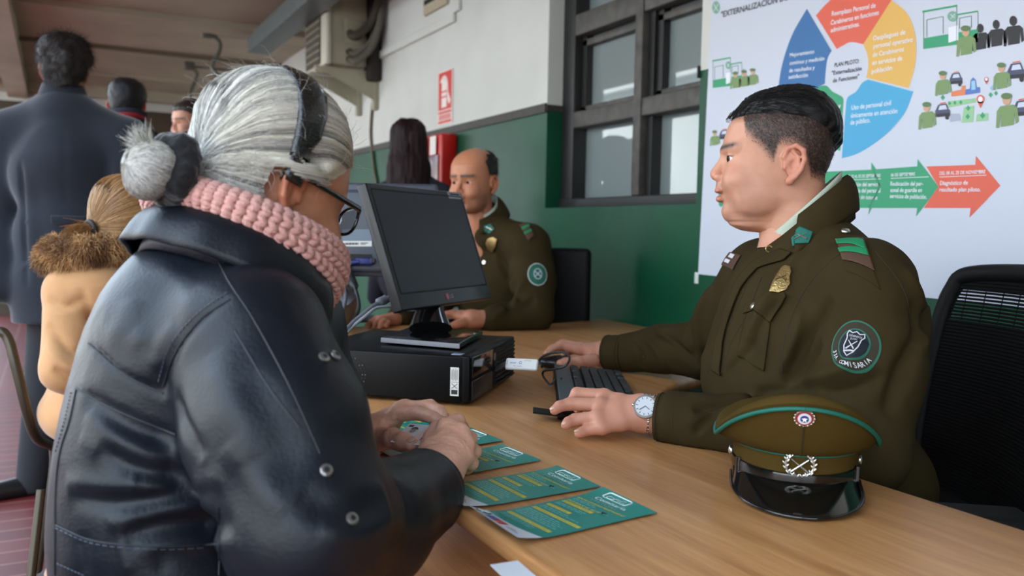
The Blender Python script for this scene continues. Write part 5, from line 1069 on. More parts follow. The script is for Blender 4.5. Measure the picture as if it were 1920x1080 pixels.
    # hair: glossy top combed back, short strands on the sides
    line = np.interp(vs[:, 0], [-.1, -.088, -.08, -.06, -.02, .03, .08, .105, .13], [-.02, .0, .03, .066, .086, .092, .092, .088, .086]); up_ = vs[:, 2]-line
    hh = np.where(up_ > 0, .0095*ss(0, .030, up_)*(1+.25*ss(.03, .09, vs[:, 0]))+.0004, 0)
    v, f, u_ = shell(vs, fs, hh); v = relax(v, f, 2); Nn = vnormals(v, f); g = np.sin(v[:, 1]*620+3*noise(v, 30, 2))*.5+noise(v*np.array([.25, 1, 1]), 260, 5)*.6; v = v+Nn*(g*.0011)[:, None]
    hm = mat('black_hair', rgb(15, 13, 13), .46, spec=.35, bump=.3, bscale=500, stretch=(.15, 1, 1)); link('hair', quads_mesh('hair', pose(v, O, F, L, U), f, hm), man)
    # strands
    rs = np.random.default_rng(3); paths = []; fn = slices(HEAD_T, .0)
    top = v[(v[:, 2] > .088) & (Nn[:, 2] > -.1)]; top = top[top[:, 0] > -.055]; pick = top[rs.integers(0, len(top), 2600)]
    for p in pick:
        q = p+rs.normal(0, .0006, 3); d_ = unit(V(-1, np.sign(p[1])*.10+rs.normal(0, .07), .05 if p[0] > .05 else (-.25 if p[0] > -.03 else -1.2))); n_ = unit(V(p[0]*.6, p[1]*1.5, p[2]*1.1)); L_ = rs.uniform(.008, .018)
        paths.append([q+d_*L_*t+n_*(.0014+.0022*math.sin(t*2.6)+(.002 if rs.random() < .04 else 0)*t) for t in np.linspace(0, 1, 5)])
    front = [(x_, y_) for x_ in np.linspace(.085, .118, 7) for y_ in np.linspace(-.05, .06, 26)]
    for x_, y_ in front:
        z_ = .090+(.118-x_)*.9+rs.normal(0, .001); q = V(x_-.012*(abs(y_)/.05)**2, y_, z_); paths.append([q+V(-.5, .1, .86)*t*.016+V(0, rs.normal(0, .001), 0) for t in np.linspace(0, 1, 5)])
    strands('hair_strands', pose(np.array(paths).reshape(-1, 3), O, F, L, U).reshape(-1, 5, 3), .00042, hm, None, man)
    sd = vs[(den > .12) & (y > 25)]; dn = den[(den > .12) & (y > 25)]; k = rs.integers(0, len(sd), 9000); keep = rs.random(9000) < dn[k]; k = k[keep]; ps = []
    for p in sd[k]:
        n_ = unit(V(p[0]*.3, p[1]*1.4, p[2]*.3)); d_ = unit(V(-.55, 0, -.8)+rs.normal(0, .25, 3)); q = p+rs.normal(0, .0008, 3); L_ = rs.uniform(.002, .0045)+.003*ss(.05, .1, p[2]); ps.append([q, q+n_*.0012+d_*L_*.5, q+n_*.0016+d_*L_])
    strands('cropped_hair', pose(np.array(ps).reshape(-1, 3), O, F, L, U).reshape(-1, 3, 3), .00028, mat('cropped_hair_dark', rgb(30, 24, 21), .5), None, man)
# ------------------------------------------------------------------ the grey-haired woman
def slerp_paths(roots, rb, cen, bvh, t0, t1, S, lift, rs):
    """strands that run over a rounded surface from their roots towards the direction rb"""
    out = []
    for i, p in enumerate(roots):
        a = unit(p-cen); w = math.acos(np.clip(a@rb, -1, 1)); row = []
        for t in np.linspace(t0[i], t1[i], S):
            d = (math.sin((1-t)*w)*a+math.sin(t*w)*rb)/max(math.sin(w), 1e-4); d = unit(d); h = bvh.ray_cast(Vector(cen+d*.3), Vector(-d))
            row.append((V(*h[0]) if h[0] is not None else cen+d*.1)+d*lift[i])
        out.append(row)
    return np.array(out)
def flow_angle(P, rb, cen):
    """angle about the axis rb: constant along a strand"""
    a = V(0, 0, 1); u = unit(a-rb*(a@rb)); w = np.cross(rb, u); q = P-cen; return np.arctan2(q@w, q@u)
def make_woman():
    rs = np.random.default_rng(11); sk = np.array(rgb(186, 128, 98)); U0 = V(0, 0, 1); yaw = math.radians(37); vr = unit(ray(545, 368)*V(1, 1, 0)); rt = V(vr[1], -vr[0], 0)
    F0 = unit(rt*math.cos(yaw)+vr*math.sin(yaw)); p = math.radians(21); F = F0*math.cos(p)-U0*math.sin(p); U = U0*math.cos(p)+F0*math.sin(p); L = np.cross(U, F); sc = .93
    ear = W(545, 362, 1.0); O = ear+L*.074*sc; PO = lambda v: pose(np.atleast_2d(v), O, F, L, U, sc)
    s = head_sdf(.0022, nose=(134, -12, 9), chin2=True, neck=((-12, -58, 52), (-20, -150, 52))); vs, fs = s.mesh(); vs = relax(vs, fs, 1, .4)
    c = skin_cols(vs, sk); n = noise(vs, 160, 2); c *= (1+.07*n)[:, None]; pieces = [(PO(vs), fs, c)]
    # hands
    P = W; hc = np.array(rgb(226, 172, 146))
    def hand(wrist, mc, fin, th, arm, pr=.015, wr_=.025):
        allp = [wrist]+mc+[q for f in fin for q in f[0]]+th[0]+arm[0]; lo, hi = box_of(allp, .045); s = SDF(lo, hi, .0018); hand_sdf(s, wrist, mc, fin, pr, wr_, th, arm=arm); v, f = s.mesh(); v = relax(v, f, 1, .4)
        Nn = vnormals(v, f); v = v+Nn*(noise(v, 330, 4)*.00045+noise(v, 120, 6)*.0006)[:, None]; col = np.tile(hc, (len(v), 1)); kn = np.zeros(len(v))
        for ch in [q[0] for q in fin]:
            for q in ch[:2]: kn += .55*np.exp(-(np.linalg.norm(v-q, axis=1)/.011)**2)
        kn = np.clip(kn+.25*noise(v, 90, 7), 0, 1); col[:, 1:] *= (1-.17*kn)[:, None]; pieces.append((v, f, col))
    # left hand, lying behind: index and middle stretched over the card, thumb in front
    wL = P(694, 818, 1.345); mL = [P(742, 778, 1.335), P(752, 767, 1.355), P(758, 764, 1.375), P(760, 768, 1.395)]
    fL = [([mL[0], P(784, 774, 1.315), P(812, 783, 1.285), P(830, 792, 1.265)], [.0118, .0112, .0096, .008]), ([mL[1], P(806, 762, 1.34), P(824, 772, 1.315), P(832, 781, 1.30)], [.0118, .0112, .0096, .008]), ([mL[2], P(808, 764, 1.37), P(826, 778, 1.345), P(828, 788, 1.33)], [.0115, .0105, .009, .008]), ([mL[3], P(802, 772, 1.39), P(816, 784, 1.37)], [.0105, .0095, .008])]
    tL = ([P(712, 824, 1.315), P(738, 822, 1.275), P(756, 828, 1.25), P(772, 833, 1.235)], [.0175, .0150, .0128, .0108])
    hand(wL, mL, fL, tL, ([wL, P(652, 832, 1.34)], [.026, .032]))
    # right hand, nearer: back of the hand, fingers curled, index on the card
    wR = P(822, 882, 1.135); mR = [P(836, 800, 1.195), P(862, 812, 1.190), P(872, 834, 1.18), P(870, 856, 1.165)]
    fR = [([mR[0], P(858, 790, 1.225), P(866, 803, 1.25), P(850, 812, 1.262), P(838, 812, 1.262)], [.0122, .0112, .0098, .009, .0085]), ([mR[1], P(880, 822, 1.215), P(876, 838, 1.24), P(860, 840, 1.245)], [.0122, .0112, .0095, .0085]), ([mR[2], P(888, 846, 1.200), P(880, 860, 1.225), P(864, 858, 1.23)], [.0118, .0108, .0092, .0085]), ([mR[3], P(884, 868, 1.185), P(876, 878, 1.205), P(862, 874, 1.21)], [.0112, .0098, .0085, .008])]
    tR = ([P(806, 846, 1.155), P(812, 822, 1.20), P(820, 806, 1.225), P(828, 798, 1.245)], [.0165, .0140, .0118, .010])
    hand(wR, mR, fR, tR, ([wR, P(790, 935, 1.08)], [.027, .034]), .0165, .027)
    # trunk and limbs
    BF = unit(V(.90, .43, 0)); BL = np.cross(U0, BF); AX = np.array([BF, BL, U0])
    hip = V(.02, 1.06, .52); che = W(420, 680, 1.08); bel = W(385, 900, 1.06); shR = W(468, 640, .945); shL = W(540, 610, 1.26); elR = W(578, 985, .865); elL = W(590, 850, 1.33)
    s = SDF(V(-.35, .5, 0), V(1.0, 1.75, 1.3), .014); s.chain([hip, bel, che, O-U*.13+F*.01], [.12, .11, .07, .035], .03); s.chain([shR, elR, wR], [.05, .04, .025], .02); s.chain([shL, elL, wL], [.05, .04, .025], .02); s.chain([shR, che, shL], [.05, .06, .05], .03)
    kn = [V(.40, 1.05, .5), V(.36, 1.28, .5)]; ft = [V(.36, 1.02, .06), V(.32, 1.25, .06)]
    for i, sg in ((0, -1), (1, 1)): s.chain([hip+BL*.09*sg, kn[i], ft[i]], [.085, .06, .04], .02)
    v, f = s.mesh(); pieces.append((v, f, np.tile(sk, (len(v), 1))))
    wo = join_body('person', pieces, [SKIN_M()]); tag(wo, 'grey-haired woman in dark jacket and pink knitted cowl, bending over a card at the desk', 'person')
    nm = mat('nail_pale', rgb(214, 170, 150), .25); d_ = unit(tL[0][3]-tL[0][2]); up = unit(unit(CAM-tL[0][3])*.7+U0*.7-d_*.2); up = unit(up-d_*(up@d_)); b = MB(); b.ball(tL[0][3]+up*.0088+d_*.002, (.0082, .0068, .0025), nm, 14, 8, np.array([d_, np.cross(up, d_), up])); b.build('fingernail', wo)
    # trousers and shoes
    s = SDF(V(-.3, .7, 0), V(.65, 1.6, .8), .010); pm = mat('dark_trousers', rgb(24, 25, 30), .85, bump=.2, bscale=700); s.chain([bel-U0*.12, hip], [.14, .16], .03)
    for i, sg in ((0, -1), (1, 1)): s.chain([hip+BL*.09*sg, kn[i], ft[i]+U0*-.02], [.10, .08, .055], .02)
    s.cut(V(hip[0], hip[1], .452), (0, 0, -1), .30)
    Cloth(s).build('trousers', pm, wo)
    for q in ft: s = SDF(q-.16, q+.22, .006); s.chain([q-U0*.02, q+BF*.12-U0*.03], [.043, .036], .01); s.cut((0, 0, .002), (0, 0, -1)); Cloth(s).build('shoe', mat('black_leather', rgb(14, 14, 15), .3), wo)
    # ---- jacket
    jm = mat('navy_coated_jacket', rgb(15, 20, 28), .42, bump=.25, bscale=240, var=.12, vscale=9, spec=.3)
    s = SDF(V(-.30, .62, .36), V(.62, 1.58, 1.22), .0046)
    K = lambda x, y, Z, rx, rd, ry, k=.03: s.ell(W(x, y, Z), (rx, rd, ry), np.array([unit(RIGHT), unit(np.cross(U0, RIGHT)), U0]), k)
    K(392, 650, 1.08, .128, .19, .14); K(356, 790, 1.08, .130, .20, .16); K(350, 960, 1.07, .140, .20, .18, .04); K(385, 1130, 1.07, .155, .21, .14, .04); K(392, 545, 1.06, .075, .13, .06); s.ell(O-U*.20-F*.02, (.085, .095, .06), None, .02)
    s.cone(W(372, 590, 1.06), shR, .085, .078, .03); s.cone(W(420, 560, 1.12), shL, .08, .075, .03); K(470, 760, 1.15, .12, .15, .17); K(490, 900, 1.13, .13, .16, .18); s.ell(W(440, 520, 1.06), (.10, .11, .08), None, .03)
    s.chain([shR, W(520, 800, .90), elR], [.082, .090, .082], .03); s.chain([elR, W(690, 985, .97), W(790, 925, 1.085)], [.080, .068, .056], .03)
    s.chain([shL, W(590, 760, 1.30), elL], [.078, .072, .06], .03); s.chain([elL, W(662, 833, 1.345)], [.058, .049], .02)
    s.cut(W(800, 912, 1.10), unit(wR-W(770, 945, 1.05)), .12); s.cut(W(672, 828, 1.345), unit(wL-W(640, 835, 1.34)), .10); s.ell(O-U*.13-F*.01, (.054, .056, .06), None, .01, '-')
    c = Cloth(s, 2); c.crumple(.003, 10, 1); c.crumple(.0010, 30, 4)
    for px, w_, dp in (([(160, 745), (240, 800), (330, 830)], .010, -.012), ([(165, 770), (235, 830), (320, 862)], .012, .010), ([(185, 840), (260, 880), (370, 900)], .011, -.013), ([(150, 815), (230, 870), (330, 905)], .011, .007), ([(240, 905), (320, 915), (420, 895)], .010, .011), ([(130, 930), (230, 945), (330, 925), (400, 900)], .010, -.013), ([(120, 905), (190, 915), (260, 905)], .010, .008), ([(200, 985), (290, 955), (400, 945)], .010, .010), ([(230, 1005), (330, 985), (440, 985)], .011, -.011), ([(250, 1030), (360, 1015), (450, 1020)], .009, .006),
                       ([(270, 640), (300, 690), (310, 740)], .010, -.008), ([(250, 620), (280, 660), (300, 700)], .012, .006), ([(330, 610), (300, 650), (290, 690)], .010, .006), ([(330, 740), (350, 800), (380, 860)], .008, -.010), ([(400, 660), (430, 760), (480, 860)], .016, .006), ([(470, 700), (520, 800), (560, 900)], .018, -.006), ([(430, 830), (480, 900), (540, 960)], .013, .007), ([(560, 930), (640, 960), (720, 950)], .014, -.008), ([(600, 990), (680, 1000), (760, 960)], .012, .007), ([(740, 900), (760, 930), (770, 970)], .008, -.006), ([(700, 900), (720, 940), (720, 990)], .009, .006),
                       ([(300, 500), (340, 540), (360, 600)], .013, .004), ([(250, 560), (230, 600), (200, 660)], .014, .004), ([(150, 1000), (155, 1040), (160, 1078)], .007, -.004), ([(230, 1015), (235, 1050), (240, 1078)], .007, .004), ([(300, 1030), (305, 1060), (300, 1078)], .007, -.004)): c.fold(px, w_*1.1, dp*.55)
    c.fold([(168, 645), (230, 700), (305, 738)], .0035, -.0035); c.fold([(140, 728), (220, 770), (335, 818)], .0035, -.003); c.fold([(432, 560), (375, 600), (330, 660), (305, 725), (312, 745)], .006, -.003)
    c.upd(); jk = c.build('jacket', jm, wo); sm = mat('jacket_seam', rgb(16, 20, 27), .6); sl = mat('jacket_stitch', rgb(64, 72, 86), .6)
    b = MB()
    for px in ([(166, 644), (230, 700), (306, 738)], [(142, 728), (220, 770), (330, 815)], [(432, 560), (375, 600), (330, 660), (305, 725)], [(143, 730), (130, 790), (112, 850), (104, 930), (103, 1078)], [(402, 475), (430, 530), (470, 590), (520, 680), (560, 760), (600, 850)], [(105, 985), (180, 1015), (300, 1025), (440, 1018)], [(410, 950), (412, 1020), (410, 1078)], [(440, 620), (500, 720), (560, 800)]): c.seam(b, px, .0011, sm, .0004)
    b.build('seam', jk)
    for px in ([(426, 549), (366, 592), (318, 652), (296, 718)], [(134, 735), (121, 790), (104, 850)], [(105, 990), (180, 1020), (300, 1030), (440, 1023)], [(108, 1056), (160, 1080)]):
        Q = c.path(px, .0008); b = MB()
        for i in range(0, len(Q)-1, 1):
            if np.linalg.norm(Q[i+1]-Q[i]) > .03: break
            a_, e_ = Q[i], Q[i]*.35+Q[i+1]*.65; b.tube([a_, e_], .0006, sl, 4)
        if b.v: b.build('stitching', jk)
    # collar following the neck
    TLT = .0; nc = W(450, 468, 1.045); e1 = unit(F0*math.cos(.47)-U0*math.sin(.47)); e3 = unit(U0*math.cos(.47)+F0*math.sin(.47)); e2 = np.cross(e3, e1)
    ring = lambda a, r, z: nc+e1*(math.cos(a)*r*1.0)+e2*(math.sin(a)*r*.98)+e3*z
    rows = []
    for x in np.linspace(28, 332, 60):
        a = math.radians(x); e = max(0, (abs(x-180)/152-.6)/.4); row = []; wv = .0025*math.sin(x*.21)+.002*math.sin(x*.083+1)
        for t in np.linspace(0, 1, 4): row.append(ring(a, .100+.004*t, -.05+.055*t))
        for t in np.linspace(.12, 1, 9): row.append(ring(a, .104+(.020+.02*e)*t**.8+.004*math.sin(t*3.1)+wv*t, .005+.006*math.sin(t*3.1)-.052*t**1.25*(1+.5*e)))
        rows.append(row)
    b = MB(); b.grid(rows, jm); solidify(b.build('collar', jk), .004)
    # cuffs
    def cuff(a, e, r0, r1):
        ax = unit(e-a); u = unit(np.cross(ax, U0)); w_ = np.cross(u, ax); b = MB(); R = []
        for i in range(33):
            q = 2*math.pi*i/32; rr = lambda r: r*(u*math.cos(q)+w_*math.sin(q)); R.append([a+rr(r0*.9), a+rr(r0), a*.5+e*.5+rr((r0+r1)/2+.001), e+rr(r1), e+rr(r1*.9)])
        b.grid(R, jm); b.build('cuff', jk)
    cuff(W(806, 905, 1.108), W(782, 933, 1.075), .0500, .0555); cuff(W(680, 825, 1.347), W(656, 834, 1.343), .0445, .048)
    # snaps and front details
    sv = mat('snap_metal', rgb(150, 148, 145), .3, metal=.85); 
    for x, y in ((611, 883), (659, 974), (627, 668), (606, 672)):
        q, n_ = c.at(x, y)
        if q is None: continue
        b = MB(); b.disc(q+n_*.001, n_, .0062, sv, .002, 18, .001); b.disc(q+n_*.0034, n_, .0030, sm, .0008, 12); b.build('snap', jk)
    # ---- hair
    rb = unit(V(-.93, 0, -.27)); cen = V(0, 0, .028); x, y, z = vs[:, 0], np.abs(vs[:, 1]), vs[:, 2]
    line = np.interp(x, [-.1, -.07, -.035, -.022, .0, .022, .035, .06, .085, .11, .13], [-.058, -.058, -.045, -.01, .036, .034, .02, .045, .072, .082, .09]); upz = z-line
    hh = np.where((upz > 0) & ~((y > .062) & (x > -.030) & (x < .034) & (z < .030)), .0155*ss(0, .035, upz)*(1-.72*ss(.0, .085, x))+.007*ss(.05, .12, z)*ss(.09, .04, x)+.001, 0)
    hv, hf, _ = shell(vs, fs, hh); hv = relax(hv, hf, 6, .6); Nn = vnormals(hv, hf); ang = flow_angle(hv, rb, cen)
    def streak(a, seed=0): q = np.stack([np.cos(a)*3, np.sin(a)*3, 0*a], -1); return noise(q, 4.3, seed)*.5+noise(q, 13, seed+1)*.6+noise(q, 34, seed+2)*.45
    st = streak(ang, 3); wob = noise(hv, 28, 9); st2 = streak(ang+.03*wob, 3)
    hv = hv+Nn*(st2*.0016+noise(hv, 24, 5)*.0012)[:, None]
    lt, dk, ye = np.array(rgb(240, 238, 230)), np.array(rgb(96, 96, 96)), np.array(rgb(218, 208, 176))
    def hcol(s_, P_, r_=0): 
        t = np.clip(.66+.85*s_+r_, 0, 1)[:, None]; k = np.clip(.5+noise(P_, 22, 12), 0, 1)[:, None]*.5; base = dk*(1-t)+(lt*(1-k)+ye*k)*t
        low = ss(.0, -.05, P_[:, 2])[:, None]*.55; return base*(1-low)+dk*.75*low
    gm = mat('grey_hair', (.6, .6, .55), .42, attr=True, spec=.45)
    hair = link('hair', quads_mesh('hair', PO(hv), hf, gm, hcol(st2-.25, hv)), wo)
    hb = BVHTree.FromPolygons([Vector(q) for q in hv], hf.tolist())
    idx = rs.integers(0, len(hv), 15000); roots = hv[idx]; dot = np.array([unit(q-cen)@rb for q in roots]); keep = dot < .93; roots = roots[keep]; N = len(roots)
    t1 = np.clip(rs.uniform(.25, .6, N), 0, .97); ps = slerp_paths(roots, rb, cen, hb, np.zeros(N), t1, 7, rs.uniform(.0002, .0022, N), rs)
    wav = noise(ps.reshape(-1, 3), 40, 3).reshape(N, 7)*.002+noise(ps.reshape(-1, 3), 90, 4).reshape(N, 7)*.0012*(ps[..., 2] < .05); ps[..., 2] += wav; ps[..., 1] += wav*.5
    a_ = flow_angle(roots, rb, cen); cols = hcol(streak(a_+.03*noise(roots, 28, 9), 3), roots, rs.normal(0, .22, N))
    strands('hair_strands', PO(ps.reshape(-1, 3)).reshape(N, 7, 3), rs.uniform(.00022, .00042, N), gm, cols, wo)
    fly = []
    for q in hv[rs.integers(0, len(hv), 420)]:                    # loose flyaway hairs
        n_ = unit(q-cen); d_ = unit(rb-n_*(rb@n_)+rs.normal(0, .35, 3)); l_ = rs.uniform(.012, .035); k_ = rs.uniform(.1, .55)
        fly.append([q+n_*.001+d_*l_*t+n_*l_*k_*math.sin(t*2.4)+rs.normal(0, .0004, 3) for t in np.linspace(0, 1, 6)])
    for q in hv[(hv[:, 2] < .03) & (hv[:, 0] > -.09)][rs.integers(0, ((hv[:, 2] < .03) & (hv[:, 0] > -.09)).sum(), 900)]:  # curls at the nape and behind the ear
        n_ = unit(q-cen); l_ = rs.uniform(.01, .03); ph = rs.uniform(0, 6); d_ = unit(V(-.5, 0, -.6)+rs.normal(0, .4, 3)); s_ = np.cross(n_, d_)
        fly.append([q+n_*(.002+.004*t)+d_*l_*t+s_*.004*math.sin(ph+t*5) for t in np.linspace(0, 1, 6)])
    fly = np.array(fly); strands('loose_hairs', PO(fly.reshape(-1, 3)).reshape(-1, 6, 3), .00022, gm, np.tile(lt*.9, (len(fly), 1))*rs.uniform(.6, 1.05, (len(fly), 1)), wo)
    # eyebrow-side skin hairs, hair band
    bk = mat('black_hair_band', rgb(8, 8, 9), .18, bump=1.0, bscale=330, coat=.6); G = []
    for th in np.radians(np.linspace(-103, 103, 50)):
        row = []
        for w_ in np.linspace(-1, 1, 7):
            d_ = unit(V(-.016+.0165*w_-.006*(abs(math.degrees(th)) > 75)*0, math.sin(th)*.1, math.cos(th)*.1+.00)); h = hb.ray_cast(Vector(cen+V(0, 0, -.01)+d_*.3), Vector(-d_)); q = V(*h[0]) if h[0] is not None else cen+d_*.09; row.append(q+d_*(.0036+.0038*(1-w_*w_)**.5+.0010*math.sin(math.degrees(th)*.55+w_*3)))
        G.append(PO(np.array(row)))
    b = MB(); b.grid(G, bk); solidify(b.build('hair_band', wo), .002)
    # bun with black scrunchie
    B0 = V(-.102, 0, -.016); B1 = V(-.150, 0, -.030); ax = unit(B1-B0); u_ = V(0, 1, 0); w_ = np.cross(ax, u_); sc_m = mat('velvet_black', rgb(9, 9, 12), .9, bump=.8, bscale=160, sheen=.5); s = SDF(V(-.18, -.06, -.1), V(-.07, .06, .05), .0022)
    for i in range(26):
        q = 2*math.pi*i/26; q2 = 2*math.pi*(i+1)/26; r_ = lambda t, i_: .027+.0035*math.sin(5*t+.6)+.002*math.sin(11*t); pt_ = lambda t, i_: B0+ax*(.017+.004*math.sin(3*t))+(u_*math.cos(t)+w_*math.sin(t))*r_(t, i_); s.cone(pt_(q, i), pt_(q2, i), .0165+.002*math.sin(7*q), None, .004)
    v, f = s.mesh(); v = relax(v, f, 1); v = v+vnormals(v, f)*(noise(v, 160, 4)*.0016)[:, None]; link('scrunchie', quads_mesh('scrunchie', PO(v), f, sc_m), wo)
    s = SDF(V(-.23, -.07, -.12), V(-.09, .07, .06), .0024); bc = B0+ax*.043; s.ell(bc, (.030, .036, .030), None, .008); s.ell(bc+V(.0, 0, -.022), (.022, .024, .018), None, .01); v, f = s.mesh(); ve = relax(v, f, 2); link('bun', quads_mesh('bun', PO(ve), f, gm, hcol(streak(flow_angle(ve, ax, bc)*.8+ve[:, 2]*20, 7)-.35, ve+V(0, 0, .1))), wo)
    bb = BVHTree.FromPolygons([Vector(q) for q in ve], f.tolist()); bp = []
    for i in range(2600):                                          # hair looping out of the scrunchie and round the bun
        q0 = rs.uniform(0, 2*math.pi); sw = rs.normal(.9, .5); row = []
        for t in np.linspace(.05, rs.uniform(.55, .98), 8):
            th = t*math.pi; aa = q0+sw*t; d_ = unit(-ax*math.cos(th)+(u_*math.cos(aa)+w_*math.sin(aa))*math.sin(th)); h = bb.ray_cast(Vector(bc+d_*.2), Vector(-d_)); row.append((V(*h[0]) if h[0] is not None else bc+d_*.03)+d_*(.0006+.001*rs.random()))
        bp.append(row)
    for i in range(380):                                           # short ends sticking up and back
        d0 = unit(V(-.85, rs.normal(0, .5), rs.normal(.55, .4))); q = bc+V(-.004, 0, .014)+d0*.014; l_ = rs.uniform(.010, .026); sd_ = rs.normal(0, .25, 3); bp.append([q+d0*l_*t+sd_*l_*t*t*.6 for t in np.linspace(0, 1, 8)])
    bp = np.array(bp); strands('bun_strands', PO(bp.reshape(-1, 3)).reshape(-1, 8, 3), rs.uniform(.00022, .0004, len(bp)), gm, hcol(rs.normal(.0, .55, len(bp)), bp[:, 4]+V(0, 0, .1)), wo)
    # ---- glasses and earring
    gk = mat('glasses_black', rgb(12, 12, 14), .2, coat=.4); t = empty('glasses', tuple(PO(V(.1, 0, .02))[0])); t.parent = wo; t.matrix_parent_inverse = wo.matrix_world.inverted()
    gx = .134; lens = lambda sg, k=40: [V(gx-.010*(abs(yy)/.06)**2, sg*yy, zz) for yy, zz in [(.036+.026*np.sign(math.cos(q))*abs(math.cos(q))**.75, .015+.020*np.sign(math.sin(q))*abs(math.sin(q))**.75) for q in np.linspace(0, 2*math.pi, k+1)]]
    for sg in (1, -1):
        b = MB(); b.tube(PO(np.array(lens(sg))), .0022, gk, 8); b.build('rim', t)
        b = MB(); b.tube(PO(np.array([V(gx-.012, sg*.062, .026), V(gx-.02, sg*.072, .026), V(.06, sg*.0765, .026), V(.018, sg*.078, .026), V(-.005, sg*.080, .030), V(-.022, sg*.080, .012)])), [.0032, .0032, .0026, .0024, .0022, .002], gk, 8, flat=1.5); b.build('temple', t)
        lm = mat('lens_glass', rgb(70, 72, 70), .06, trans=.0, alpha=.55, spec=.7); b = MB(); b.poly(list(PO(np.array(lens(sg)[:-1]))), lm); b.build('lens', t)
    b = MB(); b.tube(PO(np.array([V(gx-.001, .011, .016), V(gx+.002, 0, .019), V(gx-.001, -.011, .016)])), .002, gk, 8); b.build('bridge', t)
    b = MB(); q = PO(V(.004, -.083, -.040))[0]; b.ball(q, .0032, mat('earring_silver', rgb(190, 185, 180), .2, metal=.9), 10, 8); b.ball(q-U0*.008, (.0025, .0025, .005), mat('earring_silver', (.7, .7, .7)), 10, 8); b.build('earring', wo)
    for sg in (1, -1): b = MB(); b.ball(PO(V(.1005, sg*.031, .015))[0], .0119, mat('eye_white', (.6, .6, .6)), 16, 12); b.build('eye', wo)
    # ---- knitted cowl: rows of plump V stitches round a tilted ring
    kp = mat('pink_wool', rgb(214, 160, 150), .92, bump=.9, bscale=520, var=.1, vscale=150, sheen=.3); b = MB(); kc = W(428, 470, 1.04); nst = 62
    k1 = unit(F0*math.cos(.46)-U0*math.sin(.46)); k3 = unit(U0*math.cos(.46)+F0*math.sin(.46)); k2 = np.cross(k3, k1)
    def cowl(a, v):                                                # v 0..1 round the rolled section
        fr = .5+.5*math.cos(a); h_ = .013+.032*fr**1.2; th_ = .014+.005*fr; q = 2*math.pi*v; R_ = .104+.008*fr
        return kc+k1*(math.cos(a)*(R_*1.09+th_*math.cos(q)*1.0)+.012)+k2*(math.sin(a)*(R_*.94+th_*math.cos(q)))+k3*(.030+h_*math.sin(q)-.016*fr)
    b.grid([[cowl(2*math.pi*i/72, j/20) for j in range(21)] for i in range(73)], kp)
    nr = 11
    for i in range(nst):
        for j in range(nr):
            v0 = (j+.5)/nr
            for sg in (-1, 1):
                a0 = 2*math.pi*(i+.5*(j % 2)*0)/nst; a1 = a0+2*math.pi/nst*.95; p0 = cowl(a0, v0+sg*.030); p1 = cowl(a1, v0+sg*.006); ctr = cowl((a0+a1)/2, v0+sg*.02); inn = (cowl((a0+a1)/2, v0)+cowl((a0+a1)/2, v0+.5))/2; nn = unit(ctr-inn); dd = p1-p0; l_ = np.linalg.norm(dd); dd = dd/l_; sd_ = np.cross(nn, dd)
                b.ball(ctr+nn*.0012, (l_*.66, .0045, .0045), kp, 7, 5, np.array([dd, unit(sd_), np.cross(dd, unit(sd_))]))
    b.build('cowl', wo)
def make_card():
    cm = mat('card_blue_white', rgb(214, 226, 232), .35); pk = mat('card_pink', rgb(228, 206, 200), .4); ink = mat('card_ink', rgb(60, 62, 70), .5); wt = mat('card_white', rgb(214, 214, 208), .4)
    A, B_, D_ = W(747, 809, 1.272), W(768, 794, 1.290), W(790, 838, 1.250); ux = unit(D_-A); uy = B_-A; uy = unit(uy-ux*(uy@ux)); n = np.cross(ux, uy); n = n if n[2] > 0 else -n
    o = A; ux = unit(W(832, 800, 1.262)-B_); uy = unit((B_-A)-ux*((B_-A)@ux)); n = np.cross(ux, uy); n = n if n@(CAM-o) > 0 else -n; Lc, Wc = .0856, .054
    o = B_-uy*Wc; S = lambda u, v, z=.0006: o+ux*u*Lc+uy*v*Wc+n*z
    b = MB(); b.box(S(.5, .5, 0), (Lc, Wc, .001), cm, np.array([ux, uy, n]), bev=.0004)
    b.poly([S(u, v) for u, v in ((.3, .05), (.97, .05), (.97, .95), (.42, .95))], pk)
    for k in range(5):
        for j in range(3): b.box(S(.52+.09*k, .28+.22*j, .0009), (.0012, .008, .0004), ink, np.array([ux, uy, n]))
    b.poly([S(.22+.10*math.cos(q), .62+.20*math.sin(q), .0009) for q in np.linspace(0, 6.28, 20)], wt); b.poly([S(.22+.06*math.cos(q), .62+.11*math.sin(q), .0012) for q in np.linspace(0, 6.28, 16)], mat('card_face', rgb(150, 140, 132), .5)); b.poly([S(.22+.075*math.cos(q), .70+.12*math.sin(q), .0011) for q in np.linspace(0, 3.14, 12)], ink)
    b.box(S(.10, .86, .0009), (.008, .005, .0004), ink, np.array([ux, uy, n])); b.box(S(.12, .2, .0009), (.014, .012, .0004), mat('card_stamp', rgb(120, 150, 180), .5), np.array([ux, uy, n]))
    tag(b.build('identity_card'), 'pale blue and pink identity card with a portrait, held in the woman\'s hands', 'card')
